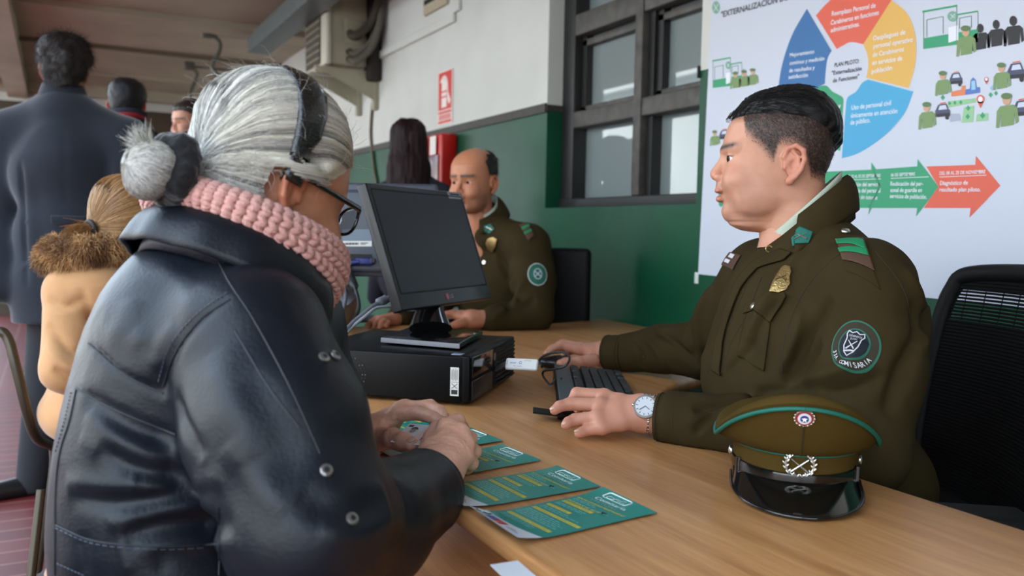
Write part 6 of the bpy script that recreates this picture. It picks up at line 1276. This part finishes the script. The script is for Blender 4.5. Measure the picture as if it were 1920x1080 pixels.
# ------------------------------------------------------------------ people farther off
def basis(dx, dy, pitch=0, roll=0):
    F0 = unit(V(dx, dy, 0)); U0 = V(0, 0, 1); F = F0*math.cos(pitch)-U0*math.sin(pitch); U = U0*math.cos(pitch)+F0*math.sin(pitch); return F, np.cross(U, F), U
def figure(label, O, F, L, U, skin, line, thick, haircol, limbs, body_core, sc=.93, face=False, seed=1, strandn=900, tous=.0, bald=None, res=.004):
    """person mesh with head, neck and covered trunk, and a hair child; returns the person"""
    s = head_sdf(res, face=face, chin2=False, neck=((-9, -62, 54), (-14, -150, 54))); vs, fs = s.mesh(); vs = relax(vs, fs, 1, .4); c = skin_cols(vs, np.array(skin)); PO = lambda v: pose(np.atleast_2d(v), O, F, L, U, sc)
    x, y, z = vs[:, 0], np.abs(vs[:, 1]), vs[:, 2]; up = z-np.interp(x, *line); earx = (y > .073) & (x > -.027) & (x < .026) & (z < .040); m = (up > 0) & ~earx
    if bald is not None: m &= ~bald(x, y, z)
    if face:
        n = noise(vs, 420, 3); eb = np.exp(-((z-.0385)/.0062)**2)*ss(.004, .010, y)*ss(.062, .050, y)*(x > .078)*np.clip(1.0+.3*n, 0, 1); c = c*(1-eb[:, None])+np.array(haircol)*eb[:, None]
        st = ss(-.02, -.045, z)*(x > .02)*.35; c = c*(1-st[:, None])+np.array(rgb(70, 55, 50))*st[:, None]
    pieces = [(PO(vs), fs, c)]
    lo, hi = box_of([p for ch in body_core for p in ch[0]], .25); s = SDF(lo, hi, .018)
    for pts, rs in body_core: s.chain(pts, rs, .03)
    v, f = s.mesh(); pieces.append((v, f, np.tile(np.array(skin), (len(v), 1))))
    for q in limbs: pieces.append(q)
    o = join_body('person', pieces, [SKIN_M()]); tag(o, label, 'person')
    hh = np.where(m, thick*ss(0, .022, up)+.0008, 0); v, f, _ = shell(vs, fs, hh); v = relax(v, f, 2); N = vnormals(v, f); v = v+N*(noise(v, 60, seed)*.002+noise(v, 28, seed+1)*tous)[:, None]
    hm = mat('hair_%d' % seed, haircol, .5, bump=.5, bscale=300, spec=.4); link('hair', quads_mesh('hair', PO(v), f, hm), o)
    if strandn:
        rs = np.random.default_rng(seed); k = rs.integers(0, len(v), strandn); ps = []
        for p, n_ in zip(v[k], N[k]):
            d_ = unit(V(-.4, 0, -.8)-n_*(n_@V(-.4, 0, -.8))+rs.normal(0, .35, 3)); l_ = rs.uniform(.008, .02)*(1+tous*120); ps.append([p+d_*l_*t+n_*(.001+.3*l_*t*(rs.random() < .3)) for t in (0, .5, 1)])
        ps = np.array(ps); strands('hair_strands', PO(ps.reshape(-1, 3)).reshape(-1, 3, 3), .0006, hm, None, o)
    return o, vs, fs, PO
FULL = ([-.1, -.06, -.03, -.022, 0, .026, .04, .08, .11, .13], [-.05, -.05, -.04, 0, .036, .02, .05, .075, .085, .09])
def trousers(o, hipc, feet, m, shoe, fdir, r=.095):
    s = SDF(*box_of([hipc]+feet, .2), .014)
    for ft, sg in zip(feet, (1, -1)): s.chain([hipc, hipc*.5+ft*.5, ft+V(0, 0, .04)], [r, .08, .062], .02)
    s.cut((0, 0, .004), (0, 0, -1)); Cloth(s).build('trousers', m, o)
    for ft in feet: s = SDF(ft-.2, ft+.25, .008); s.chain([ft+V(0, 0, .03), ft+fdir*.15+V(0, 0, .022)], [.05, .042], .01); s.cut((0, 0, .001), (0, 0, -1)); Cloth(s).build('shoe', shoe, o)
def make_crowd():
    U0 = V(0, 0, 1); bt = mat('black_trousers', rgb(26, 28, 33), .9); bs = mat('black_leather', rgb(14, 14, 15), .3)
    # ---- balding officer at the far desk
    F, L, U = basis(-.84, -.54, .10); O = W(893, 347, 3.30); sk = rgb(186, 124, 92); om = OLIVE(); AX = np.array([unit(V(F[0], F[1], 0)), np.cross(U0, unit(V(F[0], F[1], 0))), U0])
    che = W(938, 530, 3.44); hip = V(che[0]+.03, che[1]+.03, .55); shL = W(992, 462, 3.22); shR = W(868, 470, 3.50); elL = W(1000, 590, 3.12); wr = W(884, 598, 3.03); elR = W(800, 600, 3.42); wr2 = W(735, 600, 3.15)
    hc = np.array(rgb(190, 128, 100)); mc = [W(846, 590, 3.03), W(848, 588, 3.06), W(851, 587, 3.09), W(856, 588, 3.12)]
    fin = [([mc[0], W(828, 594, 3.01), W(820, 603, 3.0)], [.0125, .0115, .009]), ([mc[1], W(829, 590, 3.04), W(819, 599, 3.03)], [.0125, .0115, .009]), ([mc[2], W(832, 589, 3.08), W(823, 596, 3.07)], [.012, .011, .009]), ([mc[3], W(840, 590, 3.12), W(832, 596, 3.11)], [.011, .010, .009])]
    th = ([W(868, 604, 3.0), W(856, 608, 2.98), W(846, 610, 2.97)], [.016, .013, .010]); s = SDF(*box_of([wr]+mc+[p for f in fin for p in f[0]]+th[0], .05), .003); hand_sdf(s, wr, mc, fin, .016, .026, th, arm=([wr, W(915, 598, 3.05)], [.028, .034])); v, f = s.mesh(); lim = [(v, f, np.tile(hc, (len(v), 1)))]
    s = SDF(wr2-.14, wr2+.14, .004); hand_sdf(s, wr2, [wr2+V(-.07, -.03, .01), wr2+V(-.06, -.05, .01)], [([wr2+V(-.07, -.03, .01), wr2+V(-.10, -.05, .0), wr2+V(-.115, -.06, -.02)], [.012, .010, .009]), ([wr2+V(-.06, -.05, .01), wr2+V(-.09, -.075, 0), wr2+V(-.10, -.085, -.02)], [.012, .010, .009]), ([wr2+V(-.05, -.065, .005), wr2+V(-.075, -.095, 0), wr2+V(-.085, -.1, -.02)], [.011, .010, .009]), ([wr2+V(-.04, -.075, .0), wr2+V(-.06, -.1, -.01)], [.010, .009])], .015, .025, ([wr2+V(-.02, .03, 0), wr2+V(-.06, .04, -.01), wr2+V(-.085, .03, -.02)], [.015, .012, .010])); v, f = s.mesh(); lim.append((v, f, np.tile(hc, (len(v), 1))))
    bald = lambda x, y, z: (z > .085+.02*ss(-.02, -.08, x)) & (x > -.045) & (y < .062) | (x > .035) & (z > .03) & (y < .070)
    LN = ([-.1, -.06, -.03, -.022, 0, .02, .03, .05, .13], [-.05, -.05, -.04, .0, .036, .012, .04, .09, .2])
    o, hv, hf, PO = figure('balding officer in olive uniform jacket seated behind the two monitors', O, F, L, U, sk, LN, .006, rgb(24, 20, 18), lim, [([hip, che, O-U*.12], [.13, .12, .05]), ([shR, che, shL], [.05, .09, .05]), ([shL, elL, wr], [.05, .04, .03]), ([shR, elR, wr2], [.05, .04, .03])], .98, True, 21, 700, 0, bald, .0026)
    for sg in (1, -1):
        b = MB(); q = PO(V(.1005, sg*.031, .0150))[0]; b.ball(q, .0122, mat('eye_white', (.6, .55, .5)), 16, 12); g = unit(F-U*.12); b.disc(q+g*.0108, g, .0062, mat('iris_brown', (.02, .01, .01)), .0016, 16); b.build('eye', o)
    trousers(o, hip, [V(hip[0]-.3, hip[1]-.05, .03), V(hip[0]-.2, hip[1]-.25, .03)], mat('olive_trousers', (.04, .03, .01)), bs, unit(V(-.8, -.5, 0)))
    s = SDF(*box_of([hip, che, shL, shR, elL, wr, elR, wr2], .24), .008); s.ell(che, (.16, .20, .2), AX, .03); s.ell(hip+V(0, 0, .12), (.18, .2, .2), AX, .04); s.cone(shL, W(925, 436, 3.32), .078, .07, .03); s.cone(shR, W(925, 436, 3.32), .075, .07, .03); s.ell(W(960, 500, 3.38), (.13, .18, .14), AX, .03)
    s.chain([shL, (shL+elL)/2+AX[0]*-.01, elL], [.080, .082, .072], .03); s.chain([elL, W(925, 600, 3.06)], [.070, .054], .02); s.chain([shR, elR, wr2*.8+elR*.2], [.08, .07, .052], .03); s.cut(W(890, 599, 3.03), unit(wr-elL), .12); s.cut(wr2*.92+elR*.08, unit(wr2-elR), .12); s.ell(O-U*.12, (.055, .055, .07), None, .01, '-')
    c = Cloth(s, 2); c.crumple(.005, 9, 4); c.crumple(.002, 24, 6)
    for px, w_, d_ in (([(935, 480), (960, 540), (950, 600)], .014, -.012), ([(985, 520), (960, 570), (920, 600)], .014, .010), ([(940, 570), (975, 575), (1005, 560)], .012, -.012)): c.fold(px, w_, d_)
    c.upd(); jk = c.build('jacket', om, o); nc = O-F*.028
    ring = lambda a, r, z: nc+F*(math.cos(a)*r*1.02)+L*(math.sin(a)*r)+U*(z-.045*math.cos(a)); rows = []
    for q in np.linspace(26, 334, 36):
        a = math.radians(q); rows.append([ring(a, .070+.003*t, -.14+.05*t) for t in (0, .5, 1)]+[ring(a, .074+.040*t**.8, -.088-.055*t**1.2+.004*math.sin(3*t)) for t in np.linspace(.15, 1, 6)])
    b = MB(); b.grid(rows, om); solidify(b.build('collar', jk), .004); b = MB(); b.grid([[ring(math.radians(q), .066, -.115+.035*t) for t in (0, .5, 1)] for q in np.linspace(14, 346, 30)], mat('shirt_grey_green', (.4, .5, .4))); solidify(b.build('shirt_collar', o), .002)
    class CC: pass
    cc = CC(); P_ = [Vector(p) for r in rows for p in r]; n1 = len(c.vs); cc.bvh = BVHTree.FromPolygons([Vector(v) for v in c.vs]+P_, c.fs.tolist()+[[n1+q for q in (i*9+j, i*9+j+1, (i+1)*9+j+1, (i+1)*9+j)] for i in range(35) for j in range(8)]); cc.frame = lambda *a: Cloth.frame(cc, *a)
    gp = mat('patch_green', (.01, .1, .08)); gd = mat('badge_bronze', (.4, .3, .1)); sv = mat('badge_silver_metal', (.5, .5, .5)); wt = mat('thread_white', (.5, .5, .5))
    b = MB(); px_decal(cc, b, [(908, 424), (920, 420), (928, 430), (918, 438), (910, 436)], gp, .003); b.build('collar_patch', jk); p, ux, uy, n = cc.frame(918, 429, 922, 429); b = MB(); [b.tube([p+n*.005-ux*.013*sg-uy*.006, p+n*.005+ux*.013*sg+uy*.006], .0018, sv, 5) for sg in (1, -1)]; b.build('crossed_rifles', jk)
    b = MB(); px_decal(cc, b, [(916, 447), (924, 445), (932, 449), (931, 462), (922, 473), (914, 468), (913, 455)], gd, .004); solidify(b.build('chest_badge', jk), .003)
    b = MB(); px_decal(c, b, [(974, 424), (986, 416), (1001, 442), (990, 450)], mat('rank_brown', (.06, .03, .02)), .008); solidify(b.build('rank_slide', jk), .003)
    for q in ([(978, 430), (992, 424), (994, 428), (980, 435)], [(982, 438), (996, 432), (998, 436), (984, 443)]): b = MB(); px_decal(c, b, q, mat('rank_green', (.01, .2, .08)), .012); b.build('rank_bar', jk)
    p, ux, uy, n = c.frame(1008, 514, 1011, 514); b = MB(); ci = lambda r: [(r*math.cos(2*math.pi*i/28), r*1.2*math.sin(2*math.pi*i/28)) for i in range(28)]; R = .036
    decal(b, c.bvh, p, ux, uy, [ci(R)], wt, .002, .01); decal(b, c.bvh, p, ux, uy, [ci(R*.93)], mat('patch_border_green', (.01, .1, .05)), .003, .01); decal(b, c.bvh, p, ux, uy, [ci(R*.6)], gp, .004, .01); [b.tube(lay(c.bvh, p, ux, uy, n, [(-.3*R*sg, .3*R), (.3*R*sg, -.3*R)], .006), .0016, wt, 5) for sg in (1, -1)]; b.tube(lay(c.bvh, p, ux, uy, n, [(.40*R*math.cos(t), .55*R*math.sin(t)) for t in np.linspace(0, 6.3, 14)], .006), .0013, wt, 5); b.build('sleeve_patch', jk)
    p, n = c.at(908, 492); 
    if p is not None: b = MB(); b.disc(p, n, .008, sv, .004, 14); b.build('button', jk)
    b = MB(); b.tube([fin[2][0][0]*.45+fin[2][0][1]*.55+(.0118*(math.cos(t)*U0+math.sin(t)*V(.5, .86, 0))) for t in np.linspace(0, 2*math.pi, 14)], .0018, mat('ring_gold', rgb(200, 150, 60), .25, metal=.9), 6); b.build('finger_ring', o)
    # ---- tall man in a dark overcoat, back turned
    F, L, U = basis(.16, 1, .10); Z0 = 3.45; O = W(121, 136, Z0); hip = V(*W(110, 560, Z0)[:2], .86); sh = [W(22, 250, Z0), W(236, 262, Z0+.06)]; el = [W(-2, 400, Z0-.02), W(252, 400, Z0)]; wrs = [W(2, 540, Z0-.1), W(242, 530, Z0-.1)]; nk = W(119, 205, Z0)
    o, *_ = figure('tall man with dark tousled hair in a long navy overcoat, back turned', O, F, L, U, rgb(190, 120, 92), ([-.1, -.06, -.03, -.022, 0, .026, .04, .08, .11, .13], [-.09, -.09, -.075, 0, .036, .02, .05, .075, .085, .09]), .019, rgb(34, 25, 21), [], [([hip, nk], [.1, .06]), ([sh[0], nk, sh[1]], [.05, .06, .05]), ([sh[0], el[0], wrs[0]], [.05, .04, .035]), ([sh[1], el[1], wrs[1]], [.05, .04, .035])], 1.0, False, 31, 3200, .009)
    nv = mat('navy_wool_coat', rgb(22, 28, 38), .95, bump=.4, bscale=500, var=.1, vscale=12, sheen=.35); s = SDF(*box_of([hip-V(0, 0, .3), nk]+sh+el+wrs, .22), .010); A2 = np.array([unit(V(F[0], F[1], 0)), np.cross(U0, unit(V(F[0], F[1], 0))), U0])
    s.ell(W(125, 330, Z0), (.14, .21, .20), A2, .05); s.cone(sh[0]-U0*.03, sh[1]-U0*.03, .105, .105, .05); s.chain([nk-U0*.05, W(122, 300, Z0)], [.11, .15], .05); s.ell(W(128, 450, Z0), (.14, .20, .22), A2, .05); s.ell(W(128, 540, Z0), (.16, .215, .2), A2, .05); s.cone(W(128, 540, Z0), W(128, 604, Z0), .185, .20, .04, flat=(A2[0], .8)); s.cone(sh[0], nk, .085, .085, .05); s.cone(sh[1], nk, .085, .085, .05)
    for k in (0, 1): s.chain([sh[k], el[k], wrs[k]], [.085, .075, .06], .025)
    s.cut(W(128, 602, Z0), (0, 0, -1)); c = Cloth(s, 2); c.crumple(.006, 6, 5, (1, 1, .35))
    for px, w_, d_ in (([(38, 300), (44, 380), (50, 540)], .012, -.010), ([(66, 330), (75, 420), (80, 580)], .03, -.004), ([(225, 300), (224, 380), (228, 500)], .012, -.010), ([(119, 235), (120, 300), (122, 420)], .006, -.003)): c.fold(px, w_, d_)
    cj = c.build('overcoat', nv, o); b = MB(); b.grid([[nk+A2[0]*(math.cos(a)*r*.95)+A2[1]*math.sin(a)*r*1.05+U0*z for r, z in ((.080, -.01), (.074, .04), (.066, .090), (.073, .096), (.090, .045), (.112, -.02))] for a in np.radians(np.linspace(35, 325, 34))], nv); solidify(b.build('collar', cj), .006); b = MB(); b.box(W(128, 412, Z0-.15), (.12, .012, .03), nv, A2[[1, 0, 2]], bev=.005); b.build('half_belt', cj)
    trousers(o, V(hip[0], hip[1], .80), [V(-.09, 3.90, .0), V(.16, 3.96, .0)], bt, bs, unit(V(-.75, -.2, 0)), .11)
    # ---- second man, dark cropped hair and red-striped scarf
    F, L, U = basis(.22, 1, .08); Z0 = 4.1; O = W(238, 204, Z0); nk = W(240, 238, Z0); hip = V(*W(245, 600, Z0)[:2], .88); sh = [W(178, 300, Z0), W(306, 300, Z0)]; el = [W(165, 420, Z0), W(320, 420, Z0)]
    o, *_ = figure('man with short black hair and red-striped scarf, standing behind the overcoat man', O, F, L, U, rgb(190, 104, 76), FULL, .009, rgb(16, 15, 17), [], [([hip, nk], [.1, .06]), ([sh[0], nk, sh[1]], [.05, .06, .05])], .98, False, 41, 700)
    s = SDF(*box_of([hip, nk]+sh+el, .22), .012); s.chain([hip, W(242, 400, Z0), nk], [.19, .2, .08], .06, flat=(unit(V(.22, 1, 0)), .75)); s.cone(sh[0], nk, .085, .07, .04); s.cone(sh[1], nk, .085, .07, .04)
    for k in (0, 1): s.chain([sh[k], el[k], el[k]-V(0, .1, .25)], [.08, .07, .055], .03)
    c = Cloth(s, 2); c.crumple(.006, 7, 2); c.build('jacket', mat('black_jacket', rgb(22, 25, 33), .8, bump=.2, bscale=300), o); b = MB(); sc_, rd = mat('scarf_dark', rgb(44, 48, 62), .95, bump=.5, bscale=300), mat('scarf_red', rgb(150, 36, 40), .95)
    for j, (m_, r_) in enumerate(((sc_, .086), (rd, .089), (sc_, .090), (rd, .089), (sc_, .088))): b.grid([[nk+V(math.cos(a)*r_, math.sin(a)*r_, .062-.022*(j+q)-.02*math.sin(a)) for q in (0, .5, 1)] for a in np.linspace(0, 2*math.pi, 30)], m_)
    solidify(b.build('scarf', o), .006); trousers(o, hip, [V(hip[0]-.1, hip[1], .0), V(hip[0]+.1, hip[1], .0)], bt, bs, unit(F*V(1, 1, 0)))
    # ---- person half hidden by the grey hair
    F, L, U = basis(-.75, -.4, .1); Z0 = 4.7; O = W(362, 236, Z0); nk = W(372, 285, Z0); hip = V(*W(372, 560, Z0)[:2], .88); sh = [W(315, 325, Z0), W(425, 325, Z0)]
    o, *_ = figure('dark-haired person in a black coat, face half hidden behind the grey-haired woman', O, F, L, U, rgb(206, 150, 124), FULL, .013, rgb(40, 30, 26), [], [([hip, nk], [.1, .06]), ([sh[0], nk, sh[1]], [.05, .06, .05])], .92, True, 51, 500)
    s = SDF(*box_of([hip, nk]+sh, .25), .013); s.chain([hip, W(372, 420, Z0), nk], [.18, .19, .07], .06); s.cone(sh[0], nk, .08, .06, .04); s.cone(sh[1], nk, .08, .06, .04)
    for k in (0, 1): s.chain([sh[k], sh[k]-V(0, 0, .3), sh[k]-V(.1, .1, .5)], [.08, .07, .05], .03)
    c = Cloth(s, 2); c.crumple(.006, 7, 9); c.build('coat', mat('black_coat', rgb(20, 22, 27), .9), o); trousers(o, hip, [V(hip[0]-.1, hip[1], .0), V(hip[0]+.1, hip[1], .0)], bt, bs, unit(F*V(1, 1, 0)))
    # ---- woman with long dark red hair
    F, L, U = basis(.3, 1, .02); Z0 = 4.25; O = W(766, 280, Z0); nk = W(770, 335, Z0); hip = V(*W(770, 600, Z0)[:2], .86); sh = [W(718, 372, Z0), W(828, 372, Z0)]
    o, hv, hf, PO = figure('woman with long dark red hair seen from behind, beside the red cabinet', O, F, L, U, rgb(200, 140, 115), FULL, .016, rgb(38, 12, 14), [], [([hip, nk], [.1, .06]), ([sh[0], nk, sh[1]], [.05, .06, .05])], .95, False, 61, 400)
    s = SDF(V(-.20, -.19, -.42), V(.16, .19, .2), .006); s.field(slices(HEAD_T, .017), 0); s.cut((.055, 0, 0), (1, 0, 0)); s.chain([V(-.03, 0, .03), V(-.05, 0, -.10), V(-.06, 0, -.26), V(-.07, 0, -.37)], [.09, .105, .125, .12], .03, flat=(V(1, 0, 0), .62)); v, f = s.mesh(); v = relax(v, f, 2); v = v+vnormals(v, f)*(noise(v*np.array([1, 1, .12]), 70, 3)*.006+noise(v*np.array([1, 1, .1]), 200, 5)*.002)[:, None]; link('long_hair', quads_mesh('long_hair', PO(v), f, mat('red_hair', rgb(30, 8, 10), .6, spec=.25, bump=.6, bscale=200, stretch=(1, 1, .1), var=.35, vscale=40)), o)
    s = SDF(*box_of([hip, nk]+sh, .25), .013); s.chain([hip, W(772, 440, Z0), nk], [.16, .17, .06], .06); s.cone(sh[0], nk, .07, .06, .04); s.cone(sh[1], nk, .07, .06, .04)
    for k in (0, 1): s.chain([sh[k], sh[k]-V(0, 0, .3), sh[k]-V(0, -.1, .5)], [.07, .06, .045], .03)
    c = Cloth(s, 2); c.crumple(.006, 7, 9); c.build('coat', mat('dark_blue_coat', rgb(22, 24, 36), .9), o); trousers(o, hip, [V(hip[0]-.09, hip[1], .0), V(hip[0]+.09, hip[1], .0)], bt, bs, unit(F*V(1, 1, 0)))
    # ---- fair-haired person in a camel coat, seated
    rs = np.random.default_rng(5); F, L, U = basis(.75, .75, .30); Z0 = 2.3; O = W(230, 430, Z0); nk = W(215, 490, Z0); hip = V(*W(195, 740, Z0)[:2], .55); sh = [W(136, 548, Z0-.10), W(262, 540, Z0+.16)]; el = [W(124, 692, Z0-.15), W(270, 690, Z0+.2)]; wrs = [W(205, 745, Z0-.02), W(300, 760, Z0+.32)]
    LN = ([-.1, -.06, -.03, -.022, 0, .026, .04, .08, .11, .13], [-.07, -.06, -.05, -.04, -.03, -.02, .05, .075, .085, .09]); bl = rgb(176, 130, 84)
    o, hv, hf, PO = figure('fair-haired person in camel coat with fur-trimmed hood, seated behind the grey-haired woman', O, F, L, U, rgb(212, 160, 132), LN, .015, bl, [], [([hip, nk], [.1, .05]), ([sh[0], nk, sh[1]], [.05, .05, .05]), ([sh[0], el[0], wrs[0]], [.04, .04, .03]), ([sh[1], el[1], wrs[1]], [.04, .04, .03])], .93, False, 71, 0)
    x, y, z = hv[:, 0], np.abs(hv[:, 1]), hv[:, 2]; up = z-np.interp(x, *LN); v, f, _ = shell(hv, hf, np.where(up > 0, .017*ss(0, .02, up)+.001, 0)); v = relax(v, f, 4); hb = BVHTree.FromPolygons([Vector(q) for q in v], f.tolist()); rb = unit(V(-.86, .25, -.5)); cen = V(0, 0, .028); rt_ = v[rs.integers(0, len(v), 4200)]; rt_ = rt_[[unit(q-cen)@rb < .93 for q in rt_]]; N = len(rt_)
    ps = slerp_paths(rt_, rb, cen, hb, np.zeros(N), rs.uniform(.3, .7, N), 6, rs.uniform(.0002, .003, N), rs); a_ = flow_angle(rt_, rb, cen); t_ = np.clip(.5+.5*noise(np.stack([np.cos(a_)*4, np.sin(a_)*4, a_*0], -1), 6, 2)+rs.normal(0, .2, N), 0, 1)[:, None]; hm = mat('fair_hair', (.5, .3, .2), .38, attr=True, spec=.5)
    strands('hair_strands', PO(ps.reshape(-1, 3)).reshape(N, 6, 3), rs.uniform(.0005, .0009, N), hm, np.array(rgb(124, 84, 50))*(1-t_)+np.array(rgb(206, 164, 112))*t_, o)
    B0 = cen+rb*.112; tl = []
    for i in range(500): d0 = unit(rb+V(-.5, .2, .1)+rs.normal(0, .28, 3)); l_ = rs.uniform(.03, .07); q = B0+rs.normal(0, .006, 3); tl.append([q+d0*l_*t+V(0, 0, -.02)*t*t+rs.normal(0, .002, 3) for t in np.linspace(0, 1, 5)])
    tl = np.array(tl); t_ = rs.random((500, 1)); strands('ponytail', PO(tl.reshape(-1, 3)).reshape(-1, 5, 3), .0008, hm, np.array(rgb(120, 80, 48))*(1-t_)+np.array(rgb(196, 146, 96))*t_, o)
    b = MB(); w1 = unit(np.cross(rb, V(0, 0, 1))); w2 = np.cross(rb, w1); b.tube(PO(np.array([B0-rb*.004+(w1*math.cos(t)+w2*math.sin(t))*.017 for t in np.linspace(0, 2*math.pi, 20)])), .0075, mat('hair_tie', rgb(48, 44, 42), .6), 8); b.build('hair_tie', o)
    cam = mat('camel_wool', rgb(184, 138, 94), .92, bump=.35, bscale=400, sheen=.3, var=.06, vscale=20); s = SDF(*box_of([hip, nk]+sh+el+wrs, .2), .008); A3 = np.array([unit(V(.75, .75, 0)), np.cross(U0, unit(V(.75, .75, 0))), U0])
    s.ell(W(210, 600, Z0+.03), (.12, .15, .18), A3, .03); s.ell(W(205, 690, Z0+.03), (.125, .15, .15), A3, .03); s.ell(hip+V(0, 0, .04), (.15, .17, .10), A3, .03); s.cone(sh[0], nk, .07, .06, .03); s.cone(sh[1], nk, .07, .06, .03); s.ell(W(175, 545, Z0-.07), (.10, .11, .08), A3, .02)
    for k in (0, 1): s.chain([sh[k], el[k], wrs[k]], [.066, .060, .048], .012)
    s.ell(W(140, 735, Z0), (.05, .07, .07), A3, .02); c = Cloth(s, 2); c.crumple(.004, 10, 6)
    for px, w_, d_ in (([(88, 610), (140, 660), (190, 640)], .012, -.014), ([(84, 650), (130, 690), (180, 690)], .012, .010), ([(100, 690), (140, 715), (170, 720)], .012, -.014), ([(150, 540), (170, 590), (185, 640)], .012, -.008), ([(90, 560), (120, 575), (160, 560)], .01, -.008)): c.fold(px, w_, d_)
    cj = c.build('coat', cam, o)
    fc = W(160, 492, Z0-.07); s = SDF(fc-.19, fc+.19, .007); fx = [W(100, 482, Z0-.10), W(122, 476, Z0-.13), W(160, 470, Z0-.13), W(210, 470, Z0-.08), W(240, 478, Z0)]; s.chain(fx, [.034, .036, .034, .032, .028], .01); s.chain([W(100, 482, Z0-.10), W(104, 468, Z0), W(140, 462, Z0+.08)], [.034, .030, .028], .01); fv, ff = s.mesh(); fu = mat('fur_brown', (.3, .2, .1), .9, attr=True); N_ = vnormals(fv, ff); link('hood_fur', quads_mesh('hood_fur', fv, ff, fu, np.tile(np.array(rgb(110, 76, 44)), (len(fv), 1))), cj)
    k = rs.integers(0, len(fv), 6500); fp = []; fcol = []
    for q, n_ in zip(fv[k], N_[k]): d_ = unit(n_*.8+V(-.1, 0, -.55)+rs.normal(0, .35, 3)); l_ = rs.uniform(.012, .026); fp.append([q-n_*.003, q+d_*l_*.5+n_*.003, q+d_*l_+V(0, 0, -.004)]); t = np.clip(.5+noise(q[None], 40, 2)[0]+rs.normal(0, .2), 0, 1); fcol.append(np.array(rgb(116, 80, 48))*(1-t)+np.array(rgb(216, 170, 116))*t)
    strands('fur_hairs', np.array(fp), .0009, fu, np.array(fcol), cj)
    trousers(o, hip, [V(hip[0]+.24, hip[1]+.10, .0), V(hip[0]+.18, hip[1]+.34, .0)], bt, bs, unit(V(.5, .8, 0)), .1)
    # ---- tube chairs: one under the camel coat, one under the grey-haired woman
    tb = mat('chair_tube', rgb(66, 60, 48), .35, metal=.5); st = mat('chair_vinyl', rgb(28, 28, 30), .6)
    def tube_chair(label, c0, fd, back_px=None, Zb=None):
        t = tag(empty('tube_chair', tuple(V(c0[0], c0[1], 0))), label, 'chair'); A = unit(V(fd[0], fd[1], 0)); S = np.cross(U0, A); Q = lambda a, s_, z: V(c0[0], c0[1], 0)+A*a+S*s_+U0*z
        b = MB(); b.box(Q(0, 0, .43), (.40, .40, .04), st, np.array([A, S, U0]), bev=.015); b.build('seat', t)
        for sg in (-1, 1):
            b = MB(); b.tube(bez([Q(.20, sg*.21, 0.01), Q(.17, sg*.21, .25), Q(.10, sg*.21, .41)], 4), .011, tb, 8); b.build('leg', t)
            b = MB(); b.tube(bez([Q(-.24, sg*.21, 0.01), Q(-.19, sg*.21, .25), Q(-.10, sg*.21, .41)], 4), .011, tb, 8); b.build('leg', t)
        b = MB(); b.tube(bez([Q(.05, -.21, .40), Q(-.20, -.215, .46), Q(-.255, -.21, .62), Q(-.28, -.20, .78), Q(-.285, -.14, .82), Q(-.285, .14, .82), Q(-.28, .20, .78), Q(-.255, .21, .62), Q(-.20, .215, .46), Q(.05, .21, .40)], 6), .012, tb, 8); b.build('back_frame', t)
        b = MB(); b.grid([[Q(-.272-.012*math.cos(s_*7), s_, z) for z in np.linspace(.62, .79, 5)] for s_ in np.linspace(-.2, .2, 9)], st); solidify(b.build('backrest', t), .012)
    tube_chair('metal tube chair under the grey-haired woman', V(.03, 1.06, 0), (.90, .43))
    t = tag(empty('tube_chair', (-.28, 2.0, 0)), 'metal tube chair under the camel-coated person', 'chair'); P0 = [W(-60, 640, 2.25), W(-8, 622, 2.2), W(14, 634, 2.2), W(30, 690, 2.2), W(50, 770, 2.22), W(68, 820, 2.28), W(100, 838, 2.4)]
    b = MB(); b.tube(bez(P0, 6), .013, tb, 10); b.build('back_frame', t); b = MB(); q = hip; b.box(V(q[0]+.10, q[1]+.10, .44), (.30, .34, .04), st, bev=.015); b.build('seat', t)
    b = MB(); b.tube(bez([V(*W(100, 838, 2.4)), V(*(D(96, 936, .2)*.5+W(100, 838, 2.4)*.5)), V(*D(72, 1078, .0))+V(0, 0, .01)], 5), .011, tb, 8); b.build('leg', t); b = MB(); b.tube([V(q[0]-.15, q[1]-.1, .42), V(q[0]-.2, q[1]-.2, .01)], .011, tb, 8); b.build('leg', t)
SKY = 5.4; SUN = 18.0; EXPO = 0.12
make_camera(); make_light(); make_room(); make_window(); make_wall_things()
make_desk(); make_computer(); make_brochures(); make_cap(); make_poster(); make_chairs()
make_officer()
make_woman(); make_card()
make_crowd()
